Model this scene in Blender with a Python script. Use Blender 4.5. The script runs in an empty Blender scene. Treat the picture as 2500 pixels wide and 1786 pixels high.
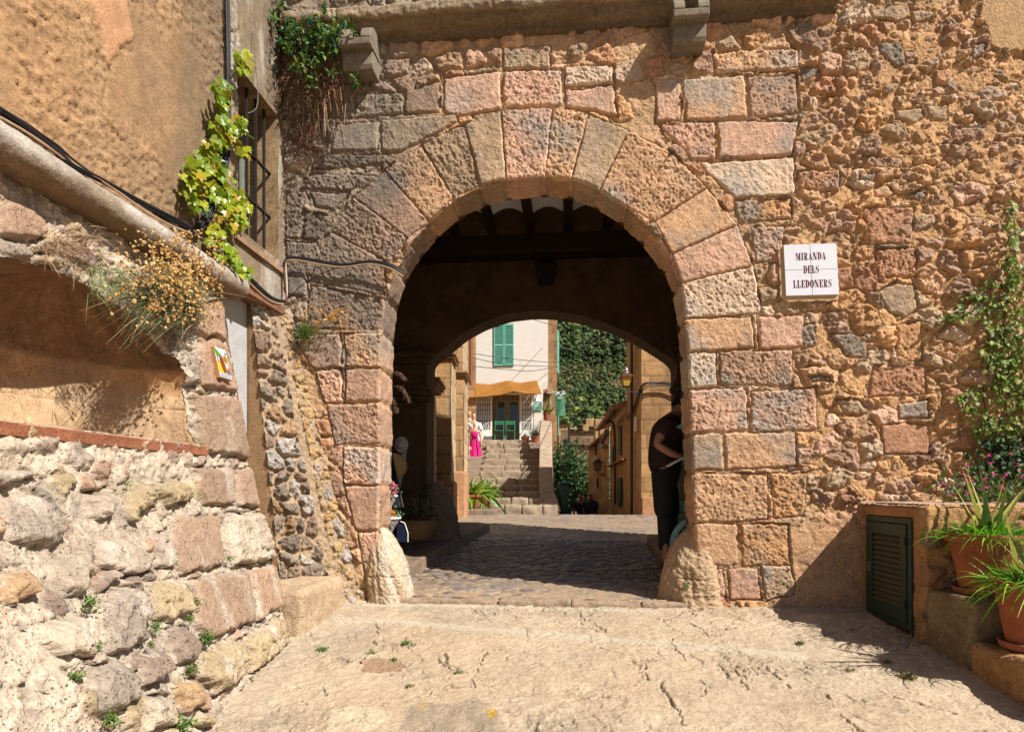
import bpy, math, random
import numpy as np
from mathutils import Vector, Matrix
random.seed(11); RG = np.random.default_rng(11)
SC = bpy.context.scene; COL = SC.collection
TH = math.radians(5.3); F0 = 1500.0; CX = 1250.0; HY = 1200.0
cs, sn = math.cos(TH), math.sin(TH)

# ---------- lines of sight measured on the photograph, met with real planes ----------
def ray(px, py):
    u = (px-CX)/F0
    return np.array([-sn+u*cs, cs+u*sn, (HY-py)/F0])
def onY(px, py, Y): d = ray(px, py); return d*(Y/d[1])
def onX(px, py, X): d = ray(px, py); return d*(X/d[0])
def atD(px, py, D): return ray(px, py)*D
ZR = [(-6,-2.2),(0,-1.55),(5.36,-.985),(5.40,-.95),(6.7,-.905),(8.7,-.75),(11.3,-.64),(14,-.515),(15,-.57),(17,-.85),(22,-1.85),(30,-3.2),(45,-5),(70,-7)]
ZX = np.array([p[0] for p in ZR], float); ZZ = np.array([p[1] for p in ZR], float)
def zg(Y): return np.interp(Y, ZX, ZZ)
def onG(px, py):
    d = ray(px, py); z = -1.0
    for _ in range(30):
        t = z/d[2]; z = .5*z+.5*float(zg(d[1]*t))
    return d*t
SPACE = {'S':(0,0,1),'B':(600,0,2.5256),'C':(1600,0,2.5256),'D':(0,500,2.5256),'E':(0,1140,2.5144),'F':(1600,1140,2.5144),
         'G':(1600,500,2.5256),'H':(700,1140,2.5144),'K':(480,1000,3.248),'N':(480,640,3.531)}
def PX(s, pts):
    ox, oy, k = SPACE[s]
    return [(ox+x/k, oy+y/k) for x, y in pts]

# ---------- noise ----------
def _h(a, b, seed):
    n = (a*374761393 + b*668265263 + seed*1442695041) & 0xffffffff
    n = ((n ^ (n >> 13))*1274126177) & 0xffffffff
    return ((n ^ (n >> 16)) & 0xffff)/65535.0
def vn(x, y, seed=0):
    xi = np.floor(x).astype(np.int64); yi = np.floor(y).astype(np.int64)
    fx = x-xi; fy = y-yi
    fx = fx*fx*(3-2*fx); fy = fy*fy*(3-2*fy)
    a = _h(xi, yi, seed); b = _h(xi+1, yi, seed); c = _h(xi, yi+1, seed); d = _h(xi+1, yi+1, seed)
    return (a*(1-fx)+b*fx)*(1-fy)+(c*(1-fx)+d*fx)*fy
def fbm(x, y, f, octv=3, seed=0):
    x = np.asarray(x, float); y = np.asarray(y, float)
    s = 0; a = 1.0; t = 0
    for i in range(octv):
        s = s + a*vn(x*f+17.3*i, y*f-9.1*i, seed+i*31); t += a; a *= .5; f *= 2.03
    return 2*s/t-1
def sst(a, b, x): t = np.clip((x-a)/(b-a), 0, 1); return t*t*(3-2*t)
def worley(x, y, cw, ch, seed=0, jit=.9, wr=.25):
    """nearest and second nearest seeds of an uneven cell pattern; edge distance, id values, offset"""
    row = np.floor(y/ch)
    gx = x/cw; gy = y/ch
    xi = np.floor(gx).astype(np.int64); yi = np.floor(gy).astype(np.int64)
    d1 = np.full(x.shape, 9e9); d2 = d1.copy(); i1 = np.zeros(x.shape, np.int64); ox = np.zeros(x.shape); oy = np.zeros(x.shape)
    m = min(cw, ch)
    for dj in (-1, 0, 1):
        for di in (-2, -1, 0, 1, 2):
            a = xi+di; b = yi+dj
            sx = a+.5+(_h(a, b, seed)-.5)*jit+.5*(b & 1); sy = b+.5+(_h(a, b, seed+7)-.5)*jit
            ex = (gx-sx); ey = (gy-sy)
            d = np.sqrt(ex*ex+ey*ey)*m - wr*m*_h(a, b, seed+13)
            n = (a*73856093) ^ (b*19349663)
            c = d < d1
            d2 = np.where(c, d1, np.minimum(d2, d)); i1 = np.where(c, n, i1)
            ox = np.where(c, ex, ox); oy = np.where(c, ey, oy); d1 = np.where(c, d, d1)
    return d1, (d2-d1)*.5, i1, ox, oy
def hid(i, k): return _h(i, i >> 7, 900+k)

def facets(x, y, c, amp, seed):
    """broken planes, as on split stone"""
    d1, e, i, ox, oy = worley(x+.25*c*fbm(x, y, .6/c, 2, seed+2), y+.25*c*fbm(x, y, .6/c, 2, seed+3), c, c*.8, seed, wr=.2)
    return amp*(1.6*(hid(i, 21)-.5)*ox+1.6*(hid(i, 22)-.5)*oy+.5*(hid(i, 23)-.5))
def polydist(px, py, poly):
    """signed distance (inside positive) of points to a polygon"""
    n = len(poly); inside = np.zeros(px.shape, bool); dm = np.full(px.shape, 9e9)
    for i in range(n):
        x0, y0 = poly[i]; x1, y1 = poly[(i+1) % n]
        ex, ey = x1-x0, y1-y0; L = ex*ex+ey*ey+1e-12
        t = np.clip(((px-x0)*ex+(py-y0)*ey)/L, 0, 1)
        dm = np.minimum(dm, np.hypot(px-x0-t*ex, py-y0-t*ey))
        c = ((y0 > py) != (y1 > py)) & (px < ex*(py-y0)/(ey if abs(ey) > 1e-9 else 1e-9)+x0)
        inside ^= c
    return np.where(inside, dm, -dm)
def linedist(px, py, pts):
    dm = np.full(px.shape, 9e9)
    for (x0, y0), (x1, y1) in zip(pts[:-1], pts[1:]):
        ex, ey = x1-x0, y1-y0; L = ex*ex+ey*ey+1e-12
        t = np.clip(((px-x0)*ex+(py-y0)*ey)/L, 0, 1)
        dm = np.minimum(dm, np.hypot(px-x0-t*ex, py-y0-t*ey))
    return dm

ALB = .62   # sunlit picture colours down to real albedo
def lin(c):
    c = np.asarray(c, float)/255.0
    return ALB*np.where(c <= .04045, c/12.92, ((c+.055)/1.055)**2.4)

# ---------- objects ----------
def tag(o, label=None, cat=None, group=None, kind=None):
    if label: o['label'] = label
    if cat: o['category'] = cat
    if group: o['group'] = group
    if kind: o['kind'] = kind
    return o
def thing(name, label, cat, loc=(0,0,0), group=None, rz=0):
    o = bpy.data.objects.new(name, None); COL.objects.link(o); o.empty_display_size = .1
    o.location = loc; o.rotation_euler = (0,0,rz)
    return tag(o, label, cat, group)
def link(name, me, mat=None, parent=None):
    o = bpy.data.objects.new(name, me); COL.objects.link(o)
    if mat is not None: me.materials.append(mat)
    if parent is not None:
        o.parent = parent
        M = Matrix(); p = parent
        while p is not None:
            M = p.matrix_parent_inverse @ Matrix.Translation(p.location) @ p.rotation_euler.to_matrix().to_4x4() @ M; p = p.parent
        o.matrix_parent_inverse = M.inverted()
    return o
def setcol(me, col):
    a = me.color_attributes.new('Col', 'FLOAT_COLOR', 'POINT')
    c = np.ones((len(me.vertices), 4), np.float32); c[:, :3] = col
    a.data.foreach_set('color', c.ravel())
def npmesh(name, P, faces, smooth=True, col=None):
    """P (n,3), faces: (m,k) int array"""
    me = bpy.data.meshes.new(name)
    faces = np.asarray(faces, np.int32); m, k = faces.shape
    me.vertices.add(len(P)); me.vertices.foreach_set('co', np.asarray(P, np.float32).ravel())
    me.loops.add(m*k); me.loops.foreach_set('vertex_index', faces.ravel())
    me.polygons.add(m); me.polygons.foreach_set('loop_start', np.arange(0, m*k, k, dtype=np.int32))
    try: me.polygons.foreach_set('loop_total', np.full(m, k, np.int32))
    except Exception: pass
    me.polygons.foreach_set('use_smooth', np.full(m, smooth, bool))
    me.update(calc_edges=True); me.validate()
    if col is not None: setcol(me, col)
    return me
def gridfaces(nu, nv, flip=False):
    i = np.arange(nu-1)[:, None]*nv+np.arange(nv-1)[None, :]
    f = np.stack([i, i+nv, i+nv+1, i+1], -1).reshape(-1, 4)
    return f[:, ::-1] if flip else f
def sub(P, C, faces):
    used = np.unique(faces); mp = np.full(len(P), -1, np.int64); mp[used] = np.arange(len(used))
    return P[used], (C[used] if C is not None else None), mp[faces]

class MB:
    """collects shapes into one mesh; cam=True reads coordinates as (right, forward, up) of the street axis"""
    def __init__(s, cam=False): s.v = []; s.f = []; s.cam = cam; s.c = []; s.cc = None
    def add(s, vs, fs):
        b = len(s.v); s.v += [tuple(map(float, v)) for v in vs]; s.f += [tuple(b+i for i in f) for f in fs]
        s.c += [s.cc if s.cc is not None else (1,1,1)]*len(vs)
        return s
    def box(s, x0, x1, y0, y1, z0, z1):
        return s.add([(x0,y0,z0),(x1,y0,z0),(x1,y1,z0),(x0,y1,z0),(x0,y0,z1),(x1,y0,z1),(x1,y1,z1),(x0,y1,z1)],
                     [(0,3,2,1),(4,5,6,7),(0,1,5,4),(1,2,6,5),(2,3,7,6),(3,0,4,7)])
    def hexa(s, p):
        return s.add(p, [(0,3,2,1),(4,5,6,7),(0,1,5,4),(1,2,6,5),(2,3,7,6),(3,0,4,7)])
    def tube(s, pts, r, n=6, cap=True, r1=None):
        pts = [Vector(p) for p in pts]; N = len(pts); vs = []; fs = []; up = None
        for i, p in enumerate(pts):
            d = (pts[min(i+1, N-1)]-pts[max(i-1, 0)]); d = d.normalized() if d.length > 1e-9 else Vector((0,0,1))
            if up is None: up = Vector((0,0,1)) if abs(d.z) < .9 else Vector((1,0,0))
            a = d.cross(up); a = a.normalized() if a.length > 1e-6 else d.orthogonal().normalized()
            b = d.cross(a).normalized(); up = a.cross(d)*1.0
            up = b*-1
            rr = (r[i] if hasattr(r, '__len__') else (r if r1 is None else r+(r1-r)*i/max(1, N-1)))
            for k in range(n):
                t = 2*math.pi*k/n; vs.append(p+a*(rr*math.cos(t))+b*(rr*math.sin(t)))
        for i in range(N-1):
            for k in range(n):
                fs.append((i*n+k, i*n+(k+1) % n, (i+1)*n+(k+1) % n, (i+1)*n+k))
        if cap: fs.append(tuple(range(n))); fs.append(tuple((N-1)*n+k for k in reversed(range(n))))
        return s.add(vs, fs)
    def lathe(s, prof, c=(0,0,0), n=24, sx=1, sy=1, cap=True):
        vs = []; fs = []
        for r, z in prof:
            for k in range(n):
                t = 2*math.pi*k/n; vs.append((c[0]+r*sx*math.cos(t), c[1]+r*sy*math.sin(t), c[2]+z))
        for i in range(len(prof)-1):
            for k in range(n): fs.append((i*n+k, i*n+(k+1) % n, (i+1)*n+(k+1) % n, (i+1)*n+k))
        if cap: fs.append(tuple(reversed(range(n)))); fs.append(tuple((len(prof)-1)*n+k for k in range(n)))
        return s.add(vs, fs)
    def prism(s, poly, axis, a0, a1):
        """poly of 2-D points pushed along an axis from a0 to a1"""
        n = len(poly)
        def P(p, a):
            return (a, p[0], p[1]) if axis == 'x' else (p[0], a, p[1]) if axis == 'y' else (p[0], p[1], a)
        vs = [P(p, a0) for p in poly]+[P(p, a1) for p in poly]
        return s.add(vs, [tuple(range(n)), tuple(range(2*n-1, n-1, -1))]+[(i, i+n, (i+1) % n+n, (i+1) % n) for i in range(n)])
    def sphere(s, c, r, n=10, m=7, sz=1.0, sx=1.0, sy=1.0):
        vs = []; fs = []
        for i in range(m+1):
            p = math.pi*i/m
            for k in range(n):
                t = 2*math.pi*k/n; vs.append((c[0]+r*sx*math.sin(p)*math.cos(t), c[1]+r*sy*math.sin(p)*math.sin(t), c[2]+r*sz*math.cos(p)))
        for i in range(m):
            for k in range(n): fs.append((i*n+k, i*n+(k+1) % n, (i+1)*n+(k+1) % n, (i+1)*n+k))
        return s.add(vs, fs)
    def build(s, name, mat, parent=None, smooth=False, bevel=0, fixn=True):
        v = s.v
        if s.cam: v = [(x*cs-d*sn, x*sn+d*cs, z) for x, d, z in v]
        me = bpy.data.meshes.new(name); me.from_pydata(v, [], s.f); me.update()
        if any(c != (1,1,1) for c in s.c): setcol(me, np.array(s.c))
        if fixn:
            import bmesh
            bm = bmesh.new(); bm.from_mesh(me); bmesh.ops.recalc_face_normals(bm, faces=bm.faces); bm.to_mesh(me); bm.free()
        if smooth:
            me.polygons.foreach_set('use_smooth', np.ones(len(me.polygons), bool))
            try: me.set_sharp_from_angle(angle=math.radians(42))
            except Exception: pass
        o = link(name, me, mat, parent)
        if bevel:
            b = o.modifiers.new('bevel', 'BEVEL'); b.width = bevel; b.segments = 2; b.limit_method = 'ANGLE'
        return o
def cp(x, d, z): return (x*cs-d*sn, x*sn+d*cs, z)
def cpx(px, d): return (px-CX)/F0*d
def czy(py, d): return (HY-py)/F0*d

# ---------- materials ----------
def newmat(name):
    m = bpy.data.materials.new(name); m.use_nodes = True; nt = m.node_tree
    return m, nt, nt.nodes['Principled BSDF']
def N(nt, t, **kw):
    n = nt.nodes.new(t)
    for k, v in kw.items():
        if k in n.inputs: n.inputs[k].default_value = v
        else: setattr(n, k, v)
    return n
def noise(nt, scale, detail=4, rough=.6, sc=None):
    tc = N(nt, 'ShaderNodeTexCoord'); n = N(nt, 'ShaderNodeTexNoise')
    n.inputs['Scale'].default_value = scale; n.inputs['Detail'].default_value = detail; n.inputs['Roughness'].default_value = rough
    if sc:
        mp = N(nt, 'ShaderNodeMapping'); mp.inputs['Scale'].default_value = sc
        nt.links.new(tc.outputs['Object'], mp.inputs['Vector']); nt.links.new(mp.outputs[0], n.inputs['Vector'])
    else: nt.links.new(tc.outputs['Object'], n.inputs['Vector'])
    return n
def ramp(nt, fac, a, b, ca=(0,0,0,1), cb=(1,1,1,1)):
    r = N(nt, 'ShaderNodeValToRGB'); r.color_ramp.elements[0].position = a; r.color_ramp.elements[1].position = b
    r.color_ramp.elements[0].color = ca; r.color_ramp.elements[1].color = cb
    nt.links.new(fac, r.inputs[0]); return r
def mix(nt, mode, a, b, fac=1.0):
    m = N(nt, 'ShaderNodeMix'); m.data_type = 'RGBA'; m.blend_type = mode
    for i, v in ((6, a), (7, b), (0, fac)):
        if hasattr(v, 'default_value') or hasattr(v, 'is_linked'): nt.links.new(v, m.inputs[i])
        elif i == 0: m.inputs[0].default_value = v
        else: m.inputs[i].default_value = (*v[:3], 1)
    return m.outputs[2]
def bump(nt, bs, h, strength, dist, prev=None):
    b = N(nt, 'ShaderNodeBump'); b.inputs['Strength'].default_value = strength; b.inputs['Distance'].default_value = dist
    nt.links.new(h, b.inputs['Height'])
    if prev is not None: nt.links.new(prev.outputs[0], b.inputs['Normal'])
    return b
def mat_stone(name, color=None, rough=.93, var=.3, scale=26, b1=.006, b2=.002, pits=.0, spec=.25, fine=85, grain=.75):
    """worn stone, render or concrete: own colour (or the Col attribute), mottling, pits and grain"""
    m, nt, bs = newmat(name)
    if color is None:
        a = N(nt, 'ShaderNodeAttribute'); a.attribute_name = 'Col'; base = a.outputs['Color']
    else:
        r = N(nt, 'ShaderNodeRGB'); r.outputs[0].default_value = (*lin(color), 1); base = r.outputs[0]
    n1 = noise(nt, scale, 6, .65); n2 = noise(nt, fine, 3, .6); n3 = noise(nt, scale*.17, 4, .6)
    lo, hi = 1-var, 1+var
    r1 = ramp(nt, n1.outputs['Fac'], .3, .7, (lo, lo*.98, lo*.95, 1), (hi, hi, hi, 1))
    r3 = ramp(nt, n3.outputs['Fac'], .3, .7, (1-var*.5, 1-var*.55, 1-var*.6, 1), (1+var*.45, 1+var*.42, 1+var*.38, 1))
    r2 = ramp(nt, n2.outputs['Fac'], .32, .62, (.55, .52, .49, 1), (1.16, 1.16, 1.16, 1))
    gm = ramp(nt, n3.outputs['Fac'], .35, .65, (grain*.35,)*3+(1,), (grain*1.1,)*3+(1,))
    c = mix(nt, 'MULTIPLY', base, r1.outputs[0]); c = mix(nt, 'MULTIPLY', c, r3.outputs[0]); c = mix(nt, 'MULTIPLY', c, r2.outputs[0], gm.outputs[0])
    nt.links.new(c, bs.inputs['Base Color'])
    bs.inputs['Roughness'].default_value = rough; bs.inputs['Specular IOR Level'].default_value = spec
    b = bump(nt, bs, n1.outputs['Fac'], 1, b1); b = bump(nt, bs, n2.outputs['Fac'], 1, b2, b)
    if pits:
        v = N(nt, 'ShaderNodeTexVoronoi'); tc = N(nt, 'ShaderNodeTexCoord'); nt.links.new(tc.outputs['Object'], v.inputs['Vector'])
        v.inputs['Scale'].default_value = 55
        n4 = noise(nt, 9, 2, .5)
        pr = ramp(nt, v.outputs['Distance'], .05, .34)
        gate = ramp(nt, n4.outputs['Fac'], .42, .6)
        hp = mix(nt, 'MIX', (1,1,1), pr.outputs[0], gate.outputs[0])
        b = bump(nt, bs, hp, 1, pits, b)
    nt.links.new(b.outputs[0], bs.inputs['Normal'])
    return m
def mat_plain(name, color, rough=.6, var=.12, scale=18, metal=0, bmp=.0008, spec=.4, trans=0, streak=None):
    m, nt, bs = newmat(name)
    c = lin(color); n1 = noise(nt, scale, 4, .6, streak)
    r = ramp(nt, n1.outputs['Fac'], .3, .7, (*(c*(1-var)), 1), (*np.minimum(c*(1+var), 1), 1))
    nt.links.new(r.outputs[0], bs.inputs['Base Color'])
    bs.inputs['Roughness'].default_value = rough; bs.inputs['Metallic'].default_value = metal; bs.inputs['Specular IOR Level'].default_value = spec
    if bmp:
        n2 = noise(nt, scale*4, 3, .6, streak); b = bump(nt, bs, n2.outputs['Fac'], 1, bmp); nt.links.new(b.outputs[0], bs.inputs['Normal'])
    return m
def mat_leaf(name, rough=.5, trans=.35, color=None, spec=.35):
    m, nt, bs = newmat(name)
    if color is None:
        a = N(nt, 'ShaderNodeAttribute'); a.attribute_name = 'Col'; base = a.outputs['Color']
    else:
        r = N(nt, 'ShaderNodeRGB'); r.outputs[0].default_value = (*lin(color), 1); base = r.outputs[0]
    n1 = noise(nt, 60, 3, .6); r1 = ramp(nt, n1.outputs['Fac'], .3, .7, (1.0, 1.03, .95, 1), (1.6, 1.56, 1.5, 1))
    c = mix(nt, 'MULTIPLY', base, r1.outputs[0])
    nt.links.new(c, bs.inputs['Base Color']); bs.inputs['Roughness'].default_value = rough; bs.inputs['Specular IOR Level'].default_value = spec
    t = N(nt, 'ShaderNodeBsdfTranslucent'); nt.links.new(c, t.inputs['Color'])
    mx = N(nt, 'ShaderNodeMixShader'); mx.inputs[0].default_value = trans
    nt.links.new(bs.outputs[0], mx.inputs[1]); nt.links.new(t.outputs[0], mx.inputs[2])
    nt.links.new(mx.outputs[0], nt.nodes['Material Output'].inputs['Surface'])
    return m
M = {}
M['relief'] = mat_stone('weathered_stone', None, var=.2, scale=26, b1=.009, b2=.006, pits=.010)
M['lime'] = mat_stone('limewashed_stone', None, var=.16, scale=30, b1=.010, b2=.006, pits=.010)
M['plaster'] = mat_stone('old_plaster', None, var=.2, scale=14, b1=.006, b2=.005)
M['concrete'] = mat_stone('worn_concrete', None, var=.12, scale=20, b1=.003, b2=.003)
M['cobble'] = mat_stone('polished_cobble', None, var=.3, scale=24, b1=.003, b2=.0012, rough=.5, spec=.5)
M['leaf'] = mat_leaf('leaf'); M['dry'] = mat_leaf('dry_leaf', .8, .25); M['pine'] = mat_leaf('pine_needles', .8, .06); M['gloss_leaf'] = mat_leaf('glossy_leaf', .35, .35)
M['twig'] = mat_plain('twig_bark', (112,80,58), .9, .3, 40)
M['cable'] = mat_plain('black_cable', (34,34,38), .5, .2, 20)
M['cable_tan'] = mat_plain('tan_cable', (205,170,135), .6, .15, 20)
M['iron'] = mat_plain('dark_iron', (58,52,50), .6, .3, 40, .3)
M['darkwood'] = mat_plain('dark_wood', (52,34,24), .7, .35, 12, streak=(14,1,14))
M['white'] = mat_plain('white_paint', (272,268,260), .6, .05, 12)
M['mint'] = mat_plain('mint_paint', (120,196,172), .55, .12, 25)
M['lightblue'] = mat_plain('pale_blue_paint', (150,205,208), .5, .1, 18)
M['terracotta'] = mat_stone('terracotta', (182,106,74), var=.24, scale=9, b1=.0012, b2=.0006, rough=.8, fine=60, grain=.25)
M['vent'] = mat_plain('dark_green_paint', (44,66,52), .5, .45, 14, streak=(3,3,6))
M['tile'] = mat_plain('glazed_tile', (258,256,262), .15, .05, 3, bmp=0, spec=.6)
M['letter'] = mat_plain('oxblood_enamel', (104,24,24), .25, .08, 20, bmp=0)
M['skin'] = mat_plain('skin', (178,122,92), .55, .06, 20)
M['mannequin'] = mat_plain('mannequin_plastic', (214,172,140), .45, .04, 12)
M['black'] = mat_plain('black_cloth', (22,21,22), .85, .3, 40)
M['maroon'] = mat_plain('dark_maroon_cloth', (44,20,20), .85, .25, 40)
M['wicker'] = mat_plain('straw', (196,160,104), .8, .25, 60)
M['glass'] = mat_plain('dark_glass', (34,48,62), .08, .1, 4, bmp=0, spec=.7)
M['ochre_stone'] = mat_stone('ochre_ashlar', (176,140,102), var=.2, scale=10, b1=.01, b2=.003)
# =================== THE GATE WALL ===================
YF = 5.40
PAL = {'p':(200,160,132),'t':(198,158,120),'g':(174,148,118),'o':(200,154,108),'d':(146,122,98),'w':(210,182,152),'r':(184,138,104),'k':(148,132,114),'q':(176,142,116)}
PAL = {k: lin(v) for k, v in PAL.items()}
def seg(J): return J
JN = [((752,686),(938,722)),((808,566),(946,640)),((863,481),(998,582)),((938.5,416),(1047,540)),((1029.6,354),(1107,481)),((1132.5,303),(1174,451)),
      ((1223.6,269),(1235.5,439.5)),((1348,263),(1330.5,432)),((1437,277),(1394,439.5)),((1534,319),(1462,468)),((1640,372),(1530,508)),
      ((1727,458),(1597,543)),((1800,549),(1640,620)),((1840,648),(1663,690)),((1861,765),(1668,777))]
VC = ['q','q','q','t','g','g','p','t','g','t','t','t','p','w']
VOUS = []
for i in range(14):
    (o0, i0), (o1, i1) = JN[i], JN[i+1]
    mo = ((o0[0]+o1[0])/2, (o0[1]+o1[1])/2); mi = ((i0[0]+i1[0])/2, (i0[1]+i1[1])/2)
    VOUS.append(([i0, o0, o1, i1], VC[i]))
VOUS[6] = ([(1235.5,448),(1223.6,269),(1348,263),(1331,448)], 'p')
ASH = [('G',[(172,700),(600,690),(620,880),(190,910)],'t'),('G',[(186,915),(380,905),(385,1125),(180,1135)],'w'),('G',[(400,900),(850,890),(850,1115),(400,1115)],'q'),
 ('G',[(630,690),(915,680),(915,880),(640,885)],'p'),('G',[(190,1140),(560,1130),(575,1390),(195,1400)],'p'),('G',[(590,1150),(990,1120),(1000,1380),(590,1400)],'p'),
 ('S',[(1679,1060),(1762,1056),(1767,1145),(1682,1148)],'g'),('S',[(1768,1054),(1942,1053),(1945,1140),(1770,1145)],'t'),
 ('F',[(212,40),(690,35),(695,325),(220,340)],'t'),('F',[(705,40),(930,35),(915,300),(730,310)],'o'),('F',[(225,345),(505,345),(515,600),(245,610)],'t'),
 ('F',[(520,345),(815,345),(830,600),(530,610)],'o'),('F',[(250,620),(420,615),(430,790),(260,795)],'p'),('F',[(450,620),(630,620),(660,810),(450,810)],'p'),('F',[(650,600),(830,600),(860,780),(680,820)],'g'),
 ('C',[(340,320),(890,300),(885,430),(370,450)],'t'),('C',[(165,485),(555,460),(565,735),(190,745)],'t'),('C',[(570,470),(870,455),(885,700),(575,725)],'q'),
 ('C',[(20,765),(365,750),(370,980),(230,990)],'p'),('C',[(380,745),(880,740),(840,960),(385,975)],'p'),('C',[(245,1000),(850,970),(865,1205),(490,1225)],'w'),
 ('C',[(480,1235),(840,1225),(840,1350),(520,1375)],'o'),('C',[(590,1400),(790,1385),(800,1616),(610,1616)],'p'),('C',[(0,490),(160,485),(160,740),(0,750)],'p'),
 ('C',[(1270,1280),(1590,1270),(1590,1500),(1320,1510)],'r'),('G',[(1360,270),(1610,260),(1610,440),(1370,450)],'r'),('G',[(1360,540),(1480,470),(1600,490),(1620,640),(1540,700),(1440,660)],'g'),
 ('G',[(1490,740),(1640,710),(1650,965),(1480,970)],'o'),('G',[(1340,990),(1665,985),(1670,1160),(1310,1190)],'r'),('G',[(1390,1350),(1690,1340),(1700,1540),(1400,1540)],'r'),
 ('G',[(870,260),(1050,250),(1060,420),(880,440)],'q'),('G',[(1080,800),(1220,780),(1310,850),(1300,950),(1180,930)],'k'),('G',[(930,1050),(1080,1050),(1080,1090),(960,1090)],'k'),
 ('G',[(1490,1230),(1680,1190),(1690,1310),(1500,1320)],'k'),('G',[(1120,1200),(1250,1195),(1330,1270),(1180,1300)],'g'),('G',[(880,750),(980,720),(1000,860),(900,900)],'k'),
 ('B',[(1215,480),(1570,440),(1575,670),(1320,720),(1215,690)],'p'),('B',[(1585,440),(1950,430),(1955,650),(1585,665)],'p'),('B',[(1965,410),(2273,400),(2273,520),(1965,540)],'w'),
 ('B',[(1965,560),(2273,525),(2290,720),(1970,660)],'p'),('B',[(1580,290),(1880,280),(1880,420),(1580,435)],'g'),('B',[(680,580),(970,570),(970,700),(670,730)],'g'),
 ('B',[(555,760),(820,745),(820,930),(520,935)],'g'),('B',[(830,740),(1300,700),(1310,745),(960,935),(835,935)],'g'),('B',[(440,950),(880,950),(860,1010),(400,1050)],'d'),
 ('B',[(400,1070),(700,1070),(670,1170),(320,1165)],'q'),('B',[(390,1185),(650,1185),(540,1290),(420,1270)],'q'),('B',[(372,1300),(520,1330),(540,1370),(440,1480),(350,1470)],'d'),
 ('B',[(245,1180),(370,1185),(340,1470),(240,1460)],'q'),('B',[(980,560),(1190,500),(1200,690),(985,700)],'q'),('B',[(245,1485),(440,1490),(470,1570),(400,1700),(250,1700)],'q'),
 ('S',[(757,694),(938,730),(943,806),(750,802)],'q'),('D',[(1770,385),(1880,390),(1900,560),(1770,560)],'q'),('D',[(1800,820),(2105,790),(2105,1005),(1940,1010)],'q'),
 ('D',[(2120,790),(2375,790),(2375,1000),(2125,1000)],'t'),('D',[(1940,1020),(2115,1015),(2115,1215),(2000,1225)],'p'),('D',[(2130,1015),(2370,1000),(2370,1205),(2130,1215)],'q'),
 ('D',[(2010,1225),(2365,1220),(2365,1470),(2060,1480)],'q'),('K',[(1155,295),(1460,285),(1460,595),(1160,590)],'p'),('K',[(1165,605),(1455,600),(1455,945),(1260,950)],'q'),
 ('K',[(1275,965),(1450,960),(1450,1290),(1330,1290)],'p'),('K',[(1335,1300),(1450,1290),(1450,1490),(1350,1500)],'p'),
 ('C',[(1320,60),(1530,20),(1560,110),(1500,140),(1340,110)],'g'),('C',[(1570,60),(1720,70),(1730,110),(1600,140)],'g'),('C',[(1370,270),(1510,250),(1545,390),(1490,415),(1380,320)],'k'),
 ('C',[(1470,680),(1640,660),(1670,730),(1580,760),(1480,735)],'g'),('C',[(1660,650),(1800,640),(1800,740),(1700,740)],'g'),('C',[(1820,790),(2040,780),(2050,845),(1830,850)],'q'),
 ('C',[(1270,960),(1520,970),(1530,1040),(1290,1030)],'q'),('C',[(880,420),(1010,410),(1030,460),(900,510)],'k'),('C',[(860,130),(950,120),(1000,180),(880,210)],'k'),
 ('C',[(870,1060),(1130,1040),(1140,1180),(880,1170)],'r'),('C',[(1720,430),(1790,430),(1840,480),(1780,530),(1720,500)],'r'),('C',[(1970,570),(2060,520),(2160,550),(2170,620),(2030,630)],'o'),
 ('C',[(1950,280),(2030,265),(2035,340),(1950,380)],'k'),('C',[(1340,1170),(1420,1140),(1480,1190),(1440,1220),(1350,1210)],'o'),('C',[(1240,1080),(1370,1060),(1340,1120),(1250,1110)],'k'),
 ('C',[(1540,1210),(1630,1170),(1670,1200),(1640,1250)],'k')]
def planeY(pts, Y): return [(lambda p: (p[0], p[2]))(onY(x, y, Y)) for x, y in pts]
PV = [(planeY(p, YF), PAL[c]) for p, c in VOUS]
PA = [(planeY(PX(s, p), YF), PAL[c]) for s, p, c in ASH]
OUT = [(926,1480),(926,1280),(928,1100),(930,900),(933,800),(943,722),(958,676),(979,632),(1008,588),(1045,543),(1088,505),(1133,475),(1180,455),(1234,441),(1331,434),(1397,439),(1440,454),(1474,473),(1530,508),(1573,550),(1612,596),(1640,638),(1660,690),(1670,740),(1677,836),(1684,1000),(1690,1150),(1697,1320),(1706,1480)]
def resample(pts, step):
    P = np.array(pts, float); d = np.r_[0, np.cumsum(np.hypot(*(P[1:]-P[:-1]).T))]
    t = np.linspace(0, d[-1], int(d[-1]/step)+2)
    return np.stack([np.interp(t, d, P[:, 0]), np.interp(t, d, P[:, 1])], 1)
ARC = resample(planeY(OUT, YF), .02)
for _ in range(3):
    ARC[1:-1] = .25*ARC[:-2]+.5*ARC[1:-1]+.25*ARC[2:]
ARC[:, 1] = np.where(np.arange(len(ARC)) < 3, np.minimum(ARC[:, 1], -.99), ARC[:, 1])
ARCP = [tuple(p) for p in ARC]

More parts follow.
